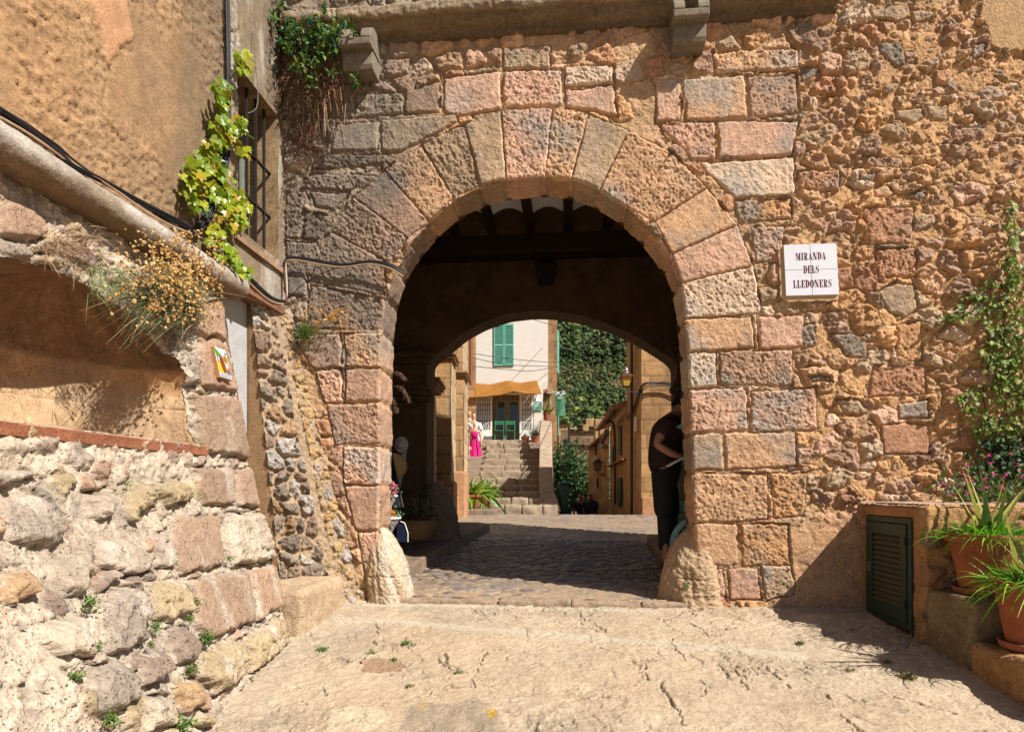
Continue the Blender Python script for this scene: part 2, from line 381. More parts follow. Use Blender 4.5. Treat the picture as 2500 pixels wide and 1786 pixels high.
def polystones(X, Z, polys, wob, seed):
    """for points of a plane: inside distance to the nearest traced stone, its number"""
    d = np.full(X.shape, -9.0); k = np.full(X.shape, -1, int)
    xw = X+wob*fbm(X, Z, 9, 3, seed); zw = Z+wob*fbm(X, Z, 9, 3, seed+5)
    for i, (poly, c) in enumerate(polys):
        p = np.array(poly); m = (X > p[:, 0].min()-.05) & (X < p[:, 0].max()+.05) & (Z > p[:, 1].min()-.05) & (Z < p[:, 1].max()+.05)
        if not m.any(): continue
        q = polydist(xw[m], zw[m], poly); dd = d[m]; kk = k[m]; b = q > dd
        dd[b] = q[b]; kk[b] = i; d[m] = dd; k[m] = kk
    return d, k
def frontwall(X, Z):
    """height out of the wall and own colour at points of the gate wall"""
    n1 = fbm(X, Z, 5, 4, 1); n2 = fbm(X, Z, 28, 3, 2); n3 = fbm(X, Z, 75, 2, 3); n4 = fbm(X, Z, 1.3, 3, 4)
    # mortar ground
    fc1 = facets(X, Z, .045, .011, 71); fc2 = facets(X, Z, .10, .016, 73); n6 = fbm(X, Z, 60, 3, 75)
    h = -.008+.012*n1+.007*n2+.004*n3+.15*fc1
    right = sst(1.75, 2.3, X); topr = sst(2.2, 3.0, X)*sst(1.6, 2.6, Z)
    mort = lin((200,164,124))*(1-right[..., None])+lin((204,160,112))*right[..., None]
    c = mort*(1+.22*n1[..., None]+.12*n2[..., None])
    # rubble
    def layer(cw, ch, seed, pres, marg, H, h, c, cols):
        xw = X+.035*fbm(X, Z, 7, 3, seed); zw = Z+.035*fbm(X, Z, 7, 3, seed+3)
        d1, e, i, ox, oy = worley(xw, zw, cw, ch, seed)
        p = hid(i, 1); e = e-marg*(.4+1.2*hid(i, 2))
        on = (p < pres) & (e > 0)
        hh = h+np.sqrt(np.clip((e+.004*n2)/.016, 0, 1))*H*(.5+.8*hid(i, 3))+.010*fbm(X, Z, 16, 3, seed+9)+fc2+.6*fc1+.004*n6+.016*(ox*(hid(i, 5)-.5)+oy*(hid(i, 6)-.5))
        rim = (e > -.010) & (e <= 0) & (p < pres); hh = np.where(rim, h-.012*vn(X*9, Z*9, seed+2), hh)
        ci = (hid(i, 4)*len(cols)).astype(int) % len(cols)
        cc = np.array([PAL[k] for k in cols])[ci]*(.8+.45*hid(i, 7))[..., None]
        cc = cc*(1+.25*fbm(X, Z, 13, 3, seed+4)[..., None])
        w = (sst(0, .006, e)*on)[..., None]
        c = np.where(rim[..., None], c*.86, c); return np.where(on | rim, hh, h), c*(1-w)+cc*w
    lf = 1-right
    h, c = layer(.11, .085, 21, .62*(right), .008, .016, h, c, 'tqgotqwt')
    h, c = layer(.24, .17, 33, np.where(topr > .5, .34, np.where(X > 1.7, .74, .80)), .012, .026, h, c, 'gotgqqtpowrt')
    h, c = layer(.045, .035, 44, .30*topr, .004, .008, h, c, 'gkwg')
    # flat patch of render at the upper right corner
    pp = planeY([(2392,10),(2385,40),(2405,75),(2420,118),(2470,128),(2560,126),(2560,-40),(2440,-40)], YF)
    d = polydist(X+.03*n1, Z+.03*n2, pp); w = sst(0, .008, d)
    h = np.where(d > 0, .016*w+.004*n1, h); c = c*(1-w[..., None])+lin((196,158,112))*(1+.2*n1[..., None])*w[..., None]
    # plain band of render low on the right, beside the vent
    lp = sst(1.55, 1.8, X)*sst(-.12, -.3, Z+.06*n1)*.85
    h = h*(1-lp)+(.012+.008*n1)*lp; lc = lin((192,152,114))*(1+.25*n1[..., None]+.15*n4[..., None])
    c = c*(1-lp[..., None]*.7)+lc*lp[..., None]*.7
    # dressed stones traced from the photograph
    for polys, wob, sd, gap, H0 in ((PA, .016, 51, .006, .010), (PV, .006, 61, .003, .014)):
        d, k = polystones(X, Z, polys, wob, sd); d = d-gap; on = d > 0; kk = np.maximum(k, 0)
        r = np.array([((i*37+sd) % 19)/19. for i in range(len(polys))])[kk]; r2 = np.array([((i*53+sd) % 23)/23. for i in range(len(polys))])[kk]
        d2_ = d+.006*n2+.004*n3; prof = np.sqrt(np.clip(d2_/.012, 0, 1)); rough = .8+1.3*r2
        pit = np.clip(fbm(X, Z, 55, 3, 77)-.18, 0, 1)*.03*(r2 > .35)
        cx = np.array([np.mean([p[0] for p in q]) for q, _ in polys])[kk]; cz = np.array([np.mean([p[1] for p in q]) for q, _ in polys])[kk]
        hs = -.012+prof*(.015+H0*r)+rough*(.0042*n2+.004*fbm(X, Z, 12, 3, sd+2)+.003*n3+.003*n6)+(.2+.9*r2*r2)*fc1*.7+.35*r2*fc2*sst(.03, 0, d)-pit+(X-cx)*(r-.5)*.04+(Z-cz)*(r2-.5)*.05
        gapz = (d > -gap*2.2) & (d <= 0)
        h = np.where(on, hs, np.where(gapz, np.minimum(h, (-.026 if sd == 61 else -.022)*(.3+.9*vn(X*7, Z*7, sd))), h))
        cc = np.array([q for _, q in polys])[kk]*(.88+.26*r)[..., None]
        cc = cc*(1+.2*fbm(X, Z, 6, 4, sd+8)[..., None]+.14*n2[..., None]); lc_ = np.clip(fbm(X, Z, 3.2, 5, sd+11)+.35*(r-.6), 0, .5)[..., None]*1.5; cc = cc*(1-lc_)+cc.mean(-1, keepdims=True)*np.array([.86,.78,.66])*lc_
        edge = (1+.22*(1-sst(0, .03, d))*on)[..., None]
        w = sst(0, .004, d)[..., None]; c = c*(1-w)+cc*edge*w
        dark = (gapz & (fbm(X, Z, 4, 2, sd+3) > -.1))[..., None]
        c = np.where(dark, c*.72, c)
    # grey lichen and soot on the upper left, damp at the foot
    g = sst(-.9, -1.9, X+.5*n4)*sst(.9, 1.8, Z+.5*n1)
    g = np.maximum(g, .75*np.clip(fbm(X, Z, 2.2, 4, 8)-.05, 0, 1)*sst(-.2, -1.0, X)*sst(1.5, 2.2, Z))
    g = np.maximum(g, .8*sst(3.95, 4.25, Z))
    c = c*(1-.72*g[..., None])+(c.mean(-1, keepdims=True)*np.array([.62,.56,.46]))*.72*g[..., None]
    s = sst(3.98, 3.9, Z)*0
    # rounded arris at the opening
    da = linedist(X, Z, ARCP) if X.size < 4000 else None
    return h, np.clip(c*1.36*np.array([1,1.0,1.04]), .01, .85)

def build_gate():
    st = .0076
    xs = np.arange(-2.78, 4.75, st); zs = np.arange(-1.12, 4.62, st)
    X, Z = np.meshgrid(xs, zs, indexing='ij'); X = X.ravel(); Z = Z.ravel()
    # fit the mesh to the opening
    near = (X > -2.2) & (X < 1.6) & (Z < 3.2)
    sd = np.full(X.shape, 9.0); sd[near] = -polydist(X[near], Z[near], ARCP)
    mv = np.where((sd < st*.45) & (sd > -st*1.3))[0]
    A = ARC
    for ch in np.array_split(mv, max(1, len(mv)//2000)):
        p = np.stack([X[ch], Z[ch]], 1); best = np.full(len(ch), 9e9); bx = p.copy()
        a = A[:-1]; b = A[1:]; e = b-a; L = (e*e).sum(1)
        t = np.clip(((p[:, None, :]-a[None])*e[None]).sum(-1)/L[None], 0, 1); q = a[None]+t[..., None]*e[None]
        dd = ((p[:, None, :]-q)**2).sum(-1); j = dd.argmin(1); bx = q[np.arange(len(ch)), j]
        X[ch] = bx[:, 0]; Z[ch] = bx[:, 1]; sd[ch] = 0
    keep = sd > -1e-6
    h, c = frontwall(X, Z)
    ar = np.clip(1-sd/.03, 0, 1)**2; h = h-ar*.022*(1+.6*fbm(X, Z, 12, 2, 5))
    P = np.stack([X, YF-h, Z], 1)
    f = gridfaces(len(xs), len(zs), True); f = f[keep[f].all(1)]
    # split the ring of voussoirs from the rest
    cx = X[f].mean(1); cz = Z[f].mean(1); ring = np.zeros(len(f), bool); m = (cz > 1.4) & (cz < 3.6) & (cx > -2.5) & (cx < 2)
    q = np.full(m.sum(), -9.0)
    for poly, _ in PV: q = np.maximum(q, polydist(cx[m], cz[m], poly))
    ring[m] = q > 0
    up = cz > 4.2
    root = thing('gate_wall', 'large sunlit stone wall with a round arched gateway, ashlar beside rubble', 'wall', (0,YF,-1.0))
    for nm, mk in (('wall_face', ~ring & ~up), ('arch_ring', ring), ('upper_wall', up)):
        p, cc, ff = sub(P, c, f[mk]); link(nm, npmesh(nm, p, ff, True, cc), M['relief'], root)
    # soffit and reveals of the opening
    nt_ = 26; Nn = np.zeros_like(ARC); T = np.gradient(ARC, axis=0); T /= np.linalg.norm(T, axis=1)[:, None]
    Nn[:, 0] = -T[:, 1]; Nn[:, 1] = T[:, 0]    # towards the masonry (left of travel)
    s = np.arange(len(ARC))*.02
    h0, _ = frontwall(ARC[:, 0], ARC[:, 1]); h0 = h0-.022*(1+.6*fbm(ARC[:, 0], ARC[:, 1], 12, 2, 5))
    _, cs_ = frontwall(ARC[:, 0]+Nn[:, 0]*.09, ARC[:, 1]+Nn[:, 1]*.09)
    kv = polystones(ARC[:, 0]+Nn[:, 0]*.06, ARC[:, 1]+Nn[:, 1]*.06, PV+PA, 0, 1)[1]
    tt = np.linspace(0, 1, nt_); S, Tt = np.meshgrid(s, tt, indexing='ij')
    step = np.array([((k*29) % 11)/11. for k in kv]); jo = np.zeros(len(s)); ch = np.where(np.diff(kv) != 0)[0]
    for j in ch: jo[max(0, j-1):j+2] = 1
    rad = (.012*(step[:, None]-.5)+.014*fbm(S, Tt*.4, 9, 3, 6)+.006*fbm(S, Tt*.4, 40, 2, 7)+.022*jo[:, None])*sst(0, .12, Tt)
    rad -= .02*sst(.45, .6, Tt)*(fbm(S, Tt*0, 3, 2, 3)+.5)*(Tt < .62)*0
    Pq = np.stack([ARC[:, 0][:, None]+Nn[:, 0][:, None]*rad, (YF-h0)[:, None]*(1-Tt)+(YF+.36)*Tt, ARC[:, 1][:, None]+Nn[:, 1][:, None]*rad], -1).reshape(-1, 3)
    Cq = (cs_[:, None, :]*(1+.2*fbm(S, Tt, 10, 3, 4)[..., None])).reshape(-1, 3)
    link('soffit', npmesh('soffit', Pq, gridfaces(len(s), nt_), True, Cq), M['relief'], root)
    # rear face of the same wall, inside the passage
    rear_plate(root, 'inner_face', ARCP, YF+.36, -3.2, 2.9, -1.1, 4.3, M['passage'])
    # cornice
    prof = [(0.0,4.01),(.035,4.015),(.05,4.03),(.055,4.06),(.075,4.075),(.10,4.09),(.115,4.12),(.12,4.145),(.145,4.155),(.165,4.17),(.175,4.2),(.172,4.245),(.16,4.262),(.0,4.275)]
    pr = resample(prof, .012); xs = np.arange(-2.55, 2.23, .012); XX, K = np.meshgrid(xs, np.arange(len(pr)), indexing='ij')
    yy = pr[:, 0][K]; zz = pr[:, 1][K]
    jt = np.zeros(XX.shape)
    for xj in (-2.05,-1.12,-.55,.22,1.0,1.55): jt = np.maximum(jt, np.clip(1-np.abs(XX-xj)/.012, 0, 1))
    wv = 1+.14*fbm(XX, zz*3, 3, 3, 4)+.10*fbm(XX, zz, 22, 3, 5); ero = np.clip(fbm(XX, zz*2, 5, 3, 9)-.25, 0, 1)*.4
    yy2 = yy*np.clip(wv-ero, .3, 1.3)-jt*.02
    Pc = np.stack([XX, YF+.004-yy2, zz+.006*fbm(XX, yy*4, 8, 2, 2)-.008*(XX > .22)], -1).reshape(-1, 3)
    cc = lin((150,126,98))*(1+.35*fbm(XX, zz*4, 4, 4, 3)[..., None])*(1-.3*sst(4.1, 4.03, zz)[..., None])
    pf = (.7*sst(4.15, 4.165, zz)*(.6+.4*fbm(XX, zz, 6, 3, 12)))[..., None]; cc = cc*(1-pf)+lin((212,192,164))*pf  # sunlit top fillet painted paler into the cornice colour
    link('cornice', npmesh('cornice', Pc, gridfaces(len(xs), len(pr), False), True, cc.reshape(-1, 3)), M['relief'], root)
    # two grooved corbels
    for cxp, cyp, lab in ((1682,60,'grey grooved corbel above the arch, right'),(876,128,'grey grooved corbel beside the hanging shrub')):
        b = onY(cxp, cyp, YF-.15); x, z = b[0], b[2]
        mb = MB(); w = .145
        y0 = YF+.02
        mb.prism([(y0,z-.17),(y0-.19,z-.17),(y0-.205,z-.13),(y0-.20,z-.0),(y0,z-.0)], 'x', x-w*.93, x+w*.93)
        mb.prism([(y0,z+.001),(y0-.26,z-.02),(y0-.285,z-.01),(y0-.29,z+.045),(y0,z+.05)], 'x', x-w, x+w)
        side = [(y0,z+.049),(y0-.288,z+.046)]+[(y0-.29+.16*(1-math.cos(a)), z+.046+.15*math.sin(a)) for a in np.linspace(.1, 1.5, 8)]+[(y0,z+.2)]
        mb.prism(side, 'x', x-w*.99, x-w*.36); mb.prism(side, 'x', x+w*.36, x+w*.99)
        o = mb.build('corbel', M['corbel'], root, bevel=.008); o['label'] = lab
    return root

def rear_plate(root, name, hole, Y, x0, x1, z0, z1, mat):
    """flat face with an arched hole, cut as a fan of quads from the hole to the border"""
    H = np.array(hole); n = len(H); cx = H[:, 0].mean(); cz = .5
    vs = []; fs = []
    for x, z in H:
        dx, dz = x-cx, z-cz
        ks = [((x1 if dx > 0 else x0)-cx)/dx if abs(dx) > 1e-6 else 9e9, ((z1 if dz > 0 else z0)-cz)/dz if abs(dz) > 1e-6 else 9e9]
        k = max(1.0, min(ks)); vs.append((x, Y, z)); vs.append((cx+dx*k, Y, cz+dz*k))
    for i in range(n-1): fs.append((2*i, 2*i+1, 2*i+3, 2*i+2))
    b = len(vs); P = [v for v in vs]
    # corners
    mb = MB(); mb.add(vs, fs)
    def cor(i): return vs[2*i+1]
    for i in range(n-1):
        a, c = cor(i), cor(i+1)
        if abs(a[0]-c[0]) > 1e-4 and abs(a[2]-c[2]) > 1e-4:
            for q in ((x0,z1),(x1,z1),(x0,z0),(x1,z0)):
                if min(abs(a[0]-q[0]), abs(c[0]-q[0])) < 1e-3 and min(abs(a[2]-q[1]), abs(c[2]-q[1])) < 1e-3:
                    mb.add([a, c, (q[0], Y, q[1])], [(0,1,2)])
    return mb.build(name, mat, root)
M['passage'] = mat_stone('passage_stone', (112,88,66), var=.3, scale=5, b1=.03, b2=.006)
M['corbel'] = mat_stone('grey_corbel_stone', (150,138,120), var=.25, scale=18, b1=.004, b2=.002)
build_gate()

# =================== THE HOUSE ON THE LEFT ===================
XL = -2.61
def X0(Y, Z):
    Y = np.asarray(Y, float); Z = np.asarray(Z, float)
    b = np.where(Z < 1.5, .19*(1.5-Z), 0)
    return XL+b+.14*np.clip(4.8-Y, 0, 3)*sst(.2, -1.0, Z)
def onL(px, py, off=0.0):
    X = -2.4
    for _ in range(8):
        p = onX(px, py, X); X = float(X0(p[1], p[2]))+off
    return onX(px, py, X)
def planeL(s, pts): return [(lambda p: (p[1], p[2]))(onL(x, y)) for x, y in PX(s, pts)]
LWP = [('E',[(1190,0),(1440,0),(1460,232),(1270,242)],'b'),('E',[(1455,0),(1580,0),(1628,240),(1472,235)],'b'),('E',[(1080,285),(1350,300),(1390,610),(1130,660),(1050,560)],'b'),('E',[(1370,280),(1635,275),(1690,570),(1420,610)],'w'),
 ('E',[(1190,690),(1530,640),(1580,950),(1290,1070),(1210,950)],'b'),('E',[(1540,630),(1705,590),(1745,860),(1590,940)],'p'),('E',[(1260,1110),(1480,1040),(1520,1250),(1340,1420),(1240,1300)],'y'),('E',[(1500,1020),(1740,910),(1760,1100),(1540,1260)],'y'),
 ('E',[(930,700),(1130,670),(1190,780),(1190,900),(1060,950),(960,930)],'y'),('E',[(1040,1000),(1150,970),(1240,1080),(1200,1180),(1090,1220)],'m'),('E',[(850,1150),(1000,1110),(1080,1220),(960,1340),(870,1340)],'m'),
 ('E',[(680,760),(850,730),(930,830),(900,1060),(780,1150),(680,1130),(600,850)],'g'),('E',[(350,540),(530,500),(570,640),(540,800),(380,790),(330,660)],'w'),('E',[(50,200),(300,170),(400,300),(400,440),(280,500),(80,450)],'g'),
 ('E',[(560,140),(700,110),(750,230),(700,330),(570,320)],'w'),('E',[(770,100),(880,70),(980,210),(850,340),(790,300)],'y'),('E',[(920,80),(1180,70),(1190,190),(1060,240),(960,170)],'y'),
 ('E',[(600,430),(800,440),(950,520),(940,640),(750,680),(640,600)],'w'),('E',[(960,420),(1060,400),(1090,520),(1060,620),(970,620)],'g'),('E',[(560,1200),(780,1180),(880,1430),(700,1560),(600,1500)],'g'),
 ('E',[(240,960),(540,880),(570,1150),(400,1180),(250,1100)],'w'),('E',[(0,640),(200,620),(230,760),(100,840),(0,830)],'o'),('E',[(890,1390),(1060,1400),(1100,1600),(890,1624)],'w'),('E',[(1080,1320),(1220,1290),(1270,1480),(1120,1520)],'o'),
 ('E',[(1220,1500),(1330,1520),(1320,1610),(1210,1600)],'y'),('E',[(-100,0),(220,0),(230,60),(30,130),(-100,110)],'g'),('E',[(-80,250),(30,260),(40,430),(-80,450)],'o'),
 ('D',[(1215,800),(1390,850),(1480,1160),(1260,1110)],'p'),('D',[(1180,1140),(1490,1185),(1560,1560),(1250,1530)],'b'),('D',[(1195,640),(1362,560),(1400,850),(1210,780)],'p'),('D',[(1000,880),(1190,900),(1250,1100),(1150,1120)],'g'),
 ('D',[(0,-40),(180,20),(300,170),(240,245),(0,190)],'p'),('D',[(0,200),(200,260),(210,370),(0,375)],'g'),('D',[(220,290),(350,300),(400,400),(240,365)],'y'),
 ('E',[(560,670),(740,640),(740,720),(600,760)],'m'),('E',[(420,1260),(540,1280),(530,1340),(470,1350)],'m'),('E',[(250,1340),(330,1370),(300,1420)],'m'),('E',[(130,970),(190,980),(170,1040)],'y')]
LP = {'b':(180,152,128),'w':(206,188,166),'p':(194,160,134),'y':(200,178,142),'m':(172,150,134),'g':(180,164,148),'o':(196,162,126)}
LPOL = [(planeL(s, p), lin(LP[c])) for s, p, c in LWP]
NC, NZ0 = 2.90, .30
_half = [(.87*math.sin(a), .62+.48*math.cos(a)) for a in np.linspace(0, math.pi/2, 14)]+[(.87,.31)]
NICHE = resample([(NC-a, z) for a, z in reversed(_half[1:])]+[(NC+a, z) for a, z in _half], .02)
def leftlow(Y, Z):
    n1 = fbm(Y, Z, 5, 4, 101); n2 = fbm(Y, Z, 24, 3, 102); n3 = fbm(Y, Z, 70, 2, 103)
    fA = facets(Y, Z, .085, .030, 105); fB = facets(Y, Z, .03, .016, 107); n6 = fbm(Y, Z, 55, 3, 109)
    h = -.030+.026*n1+.018*n2+.007*n3+.7*fA*(n1 > -.1)+.8*fB-.05*np.clip(fbm(Y, Z, 9, 3, 115)-.38, 0, 1)
    mort = lin((222,204,182)); c = mort*(1+.16*n1[..., None]+.14*n2[..., None])
    pk = np.clip(fbm(Y, Z, 3, 3, 99)-.1, 0, 1)[..., None]; c = c*(1-pk*.6)+lin((206,160,130))*pk*.6
    for cw, ch, sd_, pres, H in ((.16,.13,111,.55,.03),(.06,.05,121,.4,.012)):
        yw = Y+.03*fbm(Y, Z, 8, 3, sd_); zw = Z+.03*fbm(Y, Z, 8, 3, sd_+2)
        d1, e, i, ox, oy = worley(yw, zw, cw, ch, sd_); e = e-.008*(1+hid(i, 2)); on = (hid(i, 1) < pres) & (e > 0)
        h = np.where(on, h+np.sqrt(np.clip(e/.03, 0, 1))*H+.006*n2, h)
        cols = np.array([lin(LP[k]) for k in 'wpygmw'])[(hid(i, 4)*6).astype(int) % 6]*(.8+.35*hid(i, 7))[..., None]
        w = (sst(0, .008, e)*on)[..., None]; c = c*(1-w)+cols*(1+.2*n2[..., None])*w
    d, k = polystones(Y, Z, LPOL, .030, 131); d = d-.008; on = d > 0; kk = np.maximum(k, 0)
    r = np.array([((i*37) % 19)/19. for i in range(len(LPOL))])[kk]; isb = np.array([s[2] in 'bp' for s in LWP])[kk]
    hs = -.02+np.sqrt(np.clip((d+.008*n2)/np.where(isb, .022, .038), 0, 1))*np.where(isb, .04, .052+.016*r)+np.where(isb, .35, 1)*(.010*n2+.012*fbm(Y, Z, 9, 3, 133)+.005*n3+.004*n6+.8*fA+.8*fB)-np.clip(fbm(Y, Z, 50, 3, 134)-.25, 0, 1)*.03*(~isb)
    gap = (d <= 0) & (d > -.016)
    h = np.where(on, hs, np.where(gap, np.minimum(h, -.035-.05*np.clip(fbm(Y, Z, 6, 3, 117)+.05, 0, 1)), h))
    cc = np.array([q for _, q in LPOL])[kk]*(.9+.2*r)[..., None]*(1+.14*n1[..., None]+.16*n2[..., None])
    lime = np.clip(fbm(Y, Z*.6, 7, 4, 135)-.12, 0, 1)[..., None]*1.6; lime = np.clip(lime*np.where(isb, .7, 1.2)[..., None], 0, .85)
    cc = cc*(1-lime)+lin((232,218,200))*lime
    w = sst(0, .006, d)[..., None]; c = c*(1-w)+cc*w
    crev = (h < -.034)[..., None]; c = np.where(crev, c*.8, c)
    return h, np.clip(c, .01, .85)
def leftup(Y, Z):
    n1 = fbm(Y, Z, 4, 4, 141); n2 = fbm(Y, Z, 26, 3, 142); n3 = fbm(Y, Z, 80, 2, 143); n4 = fbm(Y, Z*.35, 2.2, 4, 144)
    coarse = sst(.0, .25, fbm(Y+Z*.3, Z, 1.6, 3, 145)+.35-.55*sst(3.0, 4.2, Y))
    h = .006*n1+.003*n2+coarse*(.008*n2+.004*fbm(Y, Z, 13, 3, 146)+.010*fbm(Y, Z, 48, 3, 152)+.006*n3-.016*np.clip(fbm(Y, Z*1.4, 17, 4, 153)-.2, 0, 1)+facets(Y, Z, .03, .008, 154))
    c = lin((194,154,112))*(1+.2*n1[..., None]+.14*n2[..., None])
    st_ = np.clip(n4+.1, 0, 1)[..., None]*.8; c = c*(1-st_*.6)+lin((190,164,130))*st_*.6
    gr = (sst(3.0, 4.3, Y+.5*n4)*.85+.5*np.clip(fbm(Y, Z, 1.7, 3, 147), 0, 1)*sst(2.4, 3.4, Y))[..., None]; gr = np.clip(gr, 0, .85)
    dk = np.clip(fbm(Y+Z*.4, Z*.6, 2.6, 4, 151)-.05, 0, 1)[..., None]; c = c*(1-dk*.9)+lin((150,120,90))*dk*.9
    c = c*(1-gr)+lin((142,122,98))*(1+.2*n1[..., None])*gr
    p1 = planeL('A' if False else 'S', [(222,-30),(240,60),(262,160),(300,110),(325,95),(310,20),(305,-30)])
    d = polydist(Y+.02*n1, Z+.02*n2, p1); w = sst(-.004, .004, d); h = h*(1-w)+.010*w; c = c*(1-w[..., None])+lin((214,164,124))*w[..., None]
    cr = [(255,150),(262,190),(250,250),(262,300),(280,330)]
    for pts, wd, dp in ((cr, .012, .014), ([(290,120),(330,130)], .01, .01), ([(60,0),(130,60),(170,90)], .008, .012), ([(270,305),(295,338)], .012, .016), ([(300,240),(318,262)], .006, .01)):
        q = [(lambda p: (p[1], p[2]))(onL(x, y)) for x, y in pts]
        dd = linedist(Y+.02*n1, Z+.02*n2, q); h = h-dp*np.clip(1-dd/wd, 0, 1)
    # grey cement surround of the window, with whitish run-off
    sur = sst(4.47, 4.5, Y)
    c = c*(1-.75*sur[..., None])+lin((158,140,116))*(1+.22*n1[..., None]+.12*n2[..., None])*.75*sur[..., None]
    wh = (sur*np.clip(fbm(Y*3, Z*.7, 3, 3, 149)-.15, 0, 1)*1.5)[..., None]; c = c*(1-wh)+lin((212,204,192))*wh
    rough = sst(5.0, 5.2, Y+.1*n1)*sst(3.2, 3.5, Z); h = h+rough*(.02*n2+.02*fbm(Y, Z, 9, 3, 150)); c = c*(1-.35*rough[..., None])
    h = h+.012*sur
    return h, np.clip(c, .01, .85)
WY0, WY1, WZ0, WZ1 = 4.62, 5.29, 2.08, 3.36
def build_left():
    root = thing('plastered_house', 'tall ochre plastered house on a whitewashed boulder base, with barred window', 'house', (XL,3,-1.0))
    # lower wall
    st = .0105
    ys = np.arange(.9, 4.42, st); zs = np.arange(-1.5, 1.66, st)
    Y, Z = np.meshgrid(ys, zs, indexing='ij'); Y = Y.ravel(); Z = Z.ravel()
    sd = -polydist(Y, Z, [tuple(p) for p in NICHE]); 
    mv = np.where((sd < st*.4) & (sd > -st*1.2))[0]; A = np.vstack([NICHE, NICHE[:1]])
    p = np.stack([Y[mv], Z[mv]], 1); a = A[:-1]; e = A[1:]-a; L = (e*e).sum(1)
    t = np.clip(((p[:, None, :]-a[None])*e[None]).sum(-1)/L[None], 0, 1); q = a[None]+t[..., None]*e[None]
    j = ((p[:, None, :]-q)**2).sum(-1).argmin(1); b = q[np.arange(len(mv)), j]; Y[mv] = b[:, 0]; Z[mv] = b[:, 1]; sd[mv] = 0
    h, c = leftlow(Y, Z); h = h-np.clip(1-sd/.04, 0, 1)**2*.02
    h = h*sst(4.425, 4.36, Y)**.5 - .02*sst(4.36, 4.42, Y)
    P = np.stack([X0(Y, Z)+h, Y, Z], 1); f = gridfaces(len(ys), len(zs)); f = f[(sd > -1e-6)[f].all(1)]
    p, cc, ff = sub(P, c, f); link('base_wall', npmesh('base_wall', p, ff, True, cc), M['lime'], root)
    # end of the base wall, towards the recess
    zz = np.arange(-1.2, 1.66, .03); mb = MB(); vs = []; fs = []
    for z in zz: x = float(X0(4.41, z)); vs += [(x-.012, 4.408, z), (-2.85, 4.408, z)]
    for i in range(len(zz)-1): fs.append((2*i, 2*i+1, 2*i+3, 2*i+2))
    mb.add(vs, fs).build('wall_end', M['ochre_stone'], root)
    # niche: an apse with a flattened half dome
    R = .87; ph = np.linspace(0, math.pi, 190)
    def apse(name, PH, Z, rad, seed, base):
        n1 = fbm(PH*R, Z, 5, 4, seed); n2 = fbm(PH*R, Z, 26, 3, seed+1)
        he = leftlow(NC+rad*np.cos(PH), Z)[0]-.02; xf = X0(NC+rad*np.cos(PH), Z)-.006+(he+.006)*(1-sst(0, .10, np.sin(PH)))
        r = rad+.010*n1+.005*n2
        jt = np.zeros(PH.shape)
        for j, y in enumerate((.42,.86,1.32,1.8,2.25)): jt = np.maximum(jt, np.clip(1-np.abs(PH+.02*n1-y)/.014, 0, 1)*(Z < .77))
        jt = np.maximum(jt, np.clip(1-np.abs(Z+.012*n1-.775)/.014, 0, 1)); jt = np.maximum(jt, .7*np.clip(1-np.abs(Z+.01*n1-.53)/.010, 0, 1))
        r = r+.014*jt
        c = lin(base)*(1+.22*n1[..., None]+.1*n2[..., None])
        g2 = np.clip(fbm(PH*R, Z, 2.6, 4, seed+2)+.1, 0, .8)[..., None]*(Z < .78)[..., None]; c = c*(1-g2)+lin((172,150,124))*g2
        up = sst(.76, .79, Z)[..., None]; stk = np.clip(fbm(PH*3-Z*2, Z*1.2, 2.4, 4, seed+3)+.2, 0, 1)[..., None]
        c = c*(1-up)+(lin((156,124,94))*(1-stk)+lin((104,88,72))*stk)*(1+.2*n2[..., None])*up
        P = np.stack([xf-r*np.sin(PH)*.66-.004, NC+r*np.cos(PH), Z], -1)
        link(name, npmesh(name, P.reshape(-1, 3), gridfaces(PH.shape[0], PH.shape[1]), True, np.clip(c, .02, .8).reshape(-1, 3)), M['plaster'], root)
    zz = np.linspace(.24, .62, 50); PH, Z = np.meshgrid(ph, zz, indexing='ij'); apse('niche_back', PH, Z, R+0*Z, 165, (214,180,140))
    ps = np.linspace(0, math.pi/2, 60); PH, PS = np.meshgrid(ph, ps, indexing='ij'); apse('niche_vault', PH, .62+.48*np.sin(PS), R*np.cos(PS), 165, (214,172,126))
    ys = np.arange(1.95, 3.86, .015); vs = np.linspace(0, 1, 44); Ys, V = np.meshgrid(ys, vs, indexing='ij')
    xe = X0(Ys, .3)+.012+.016*fbm(Ys, Ys*0, 5, 4, 171); k = np.clip((V-.86)/.14, 0, 1)
    xs_ = np.where(V < .86, -3.1+(xe+3.1)*V/.86, xe-.01*k); zs_ = NZ0+.0-np.where(V < .86, 0, .06*k)+.003*fbm(Ys, xs_, 20, 3, 172)-.004*(V > .84)*(V < .88)
    cs2 = lin((172,112,82))*(1+.3*fbm(Ys, xs_+zs_*4, 6, 4, 173)[..., None]); lm = np.clip(fbm(Ys*.6, xs_, 9, 3, 174)+.15, 0, .8)[..., None]*(V < .86)[..., None]; cs2 = cs2*(1-lm)+lin((226,196,166))*lm
    link('shelf', npmesh('shelf', np.stack([xs_, Ys, zs_], -1).reshape(-1, 3), gridfaces(len(ys), len(vs), True), True, cs2.reshape(-1, 3)), M['plaster'], root)
    # plaster above the ledge, with the window hole
    st = .0125; ys = np.r_[np.arange(1.2, WY0, st), np.arange(WY0, WY1, st), WY1, np.arange(WY1+st, 5.44, st)]
    zs = np.r_[np.arange(1.6, WZ0-.004, st), WZ0, np.arange(WZ0+st, WZ1-.004, st), WZ1, np.arange(WZ1+st, 4.72, st)]
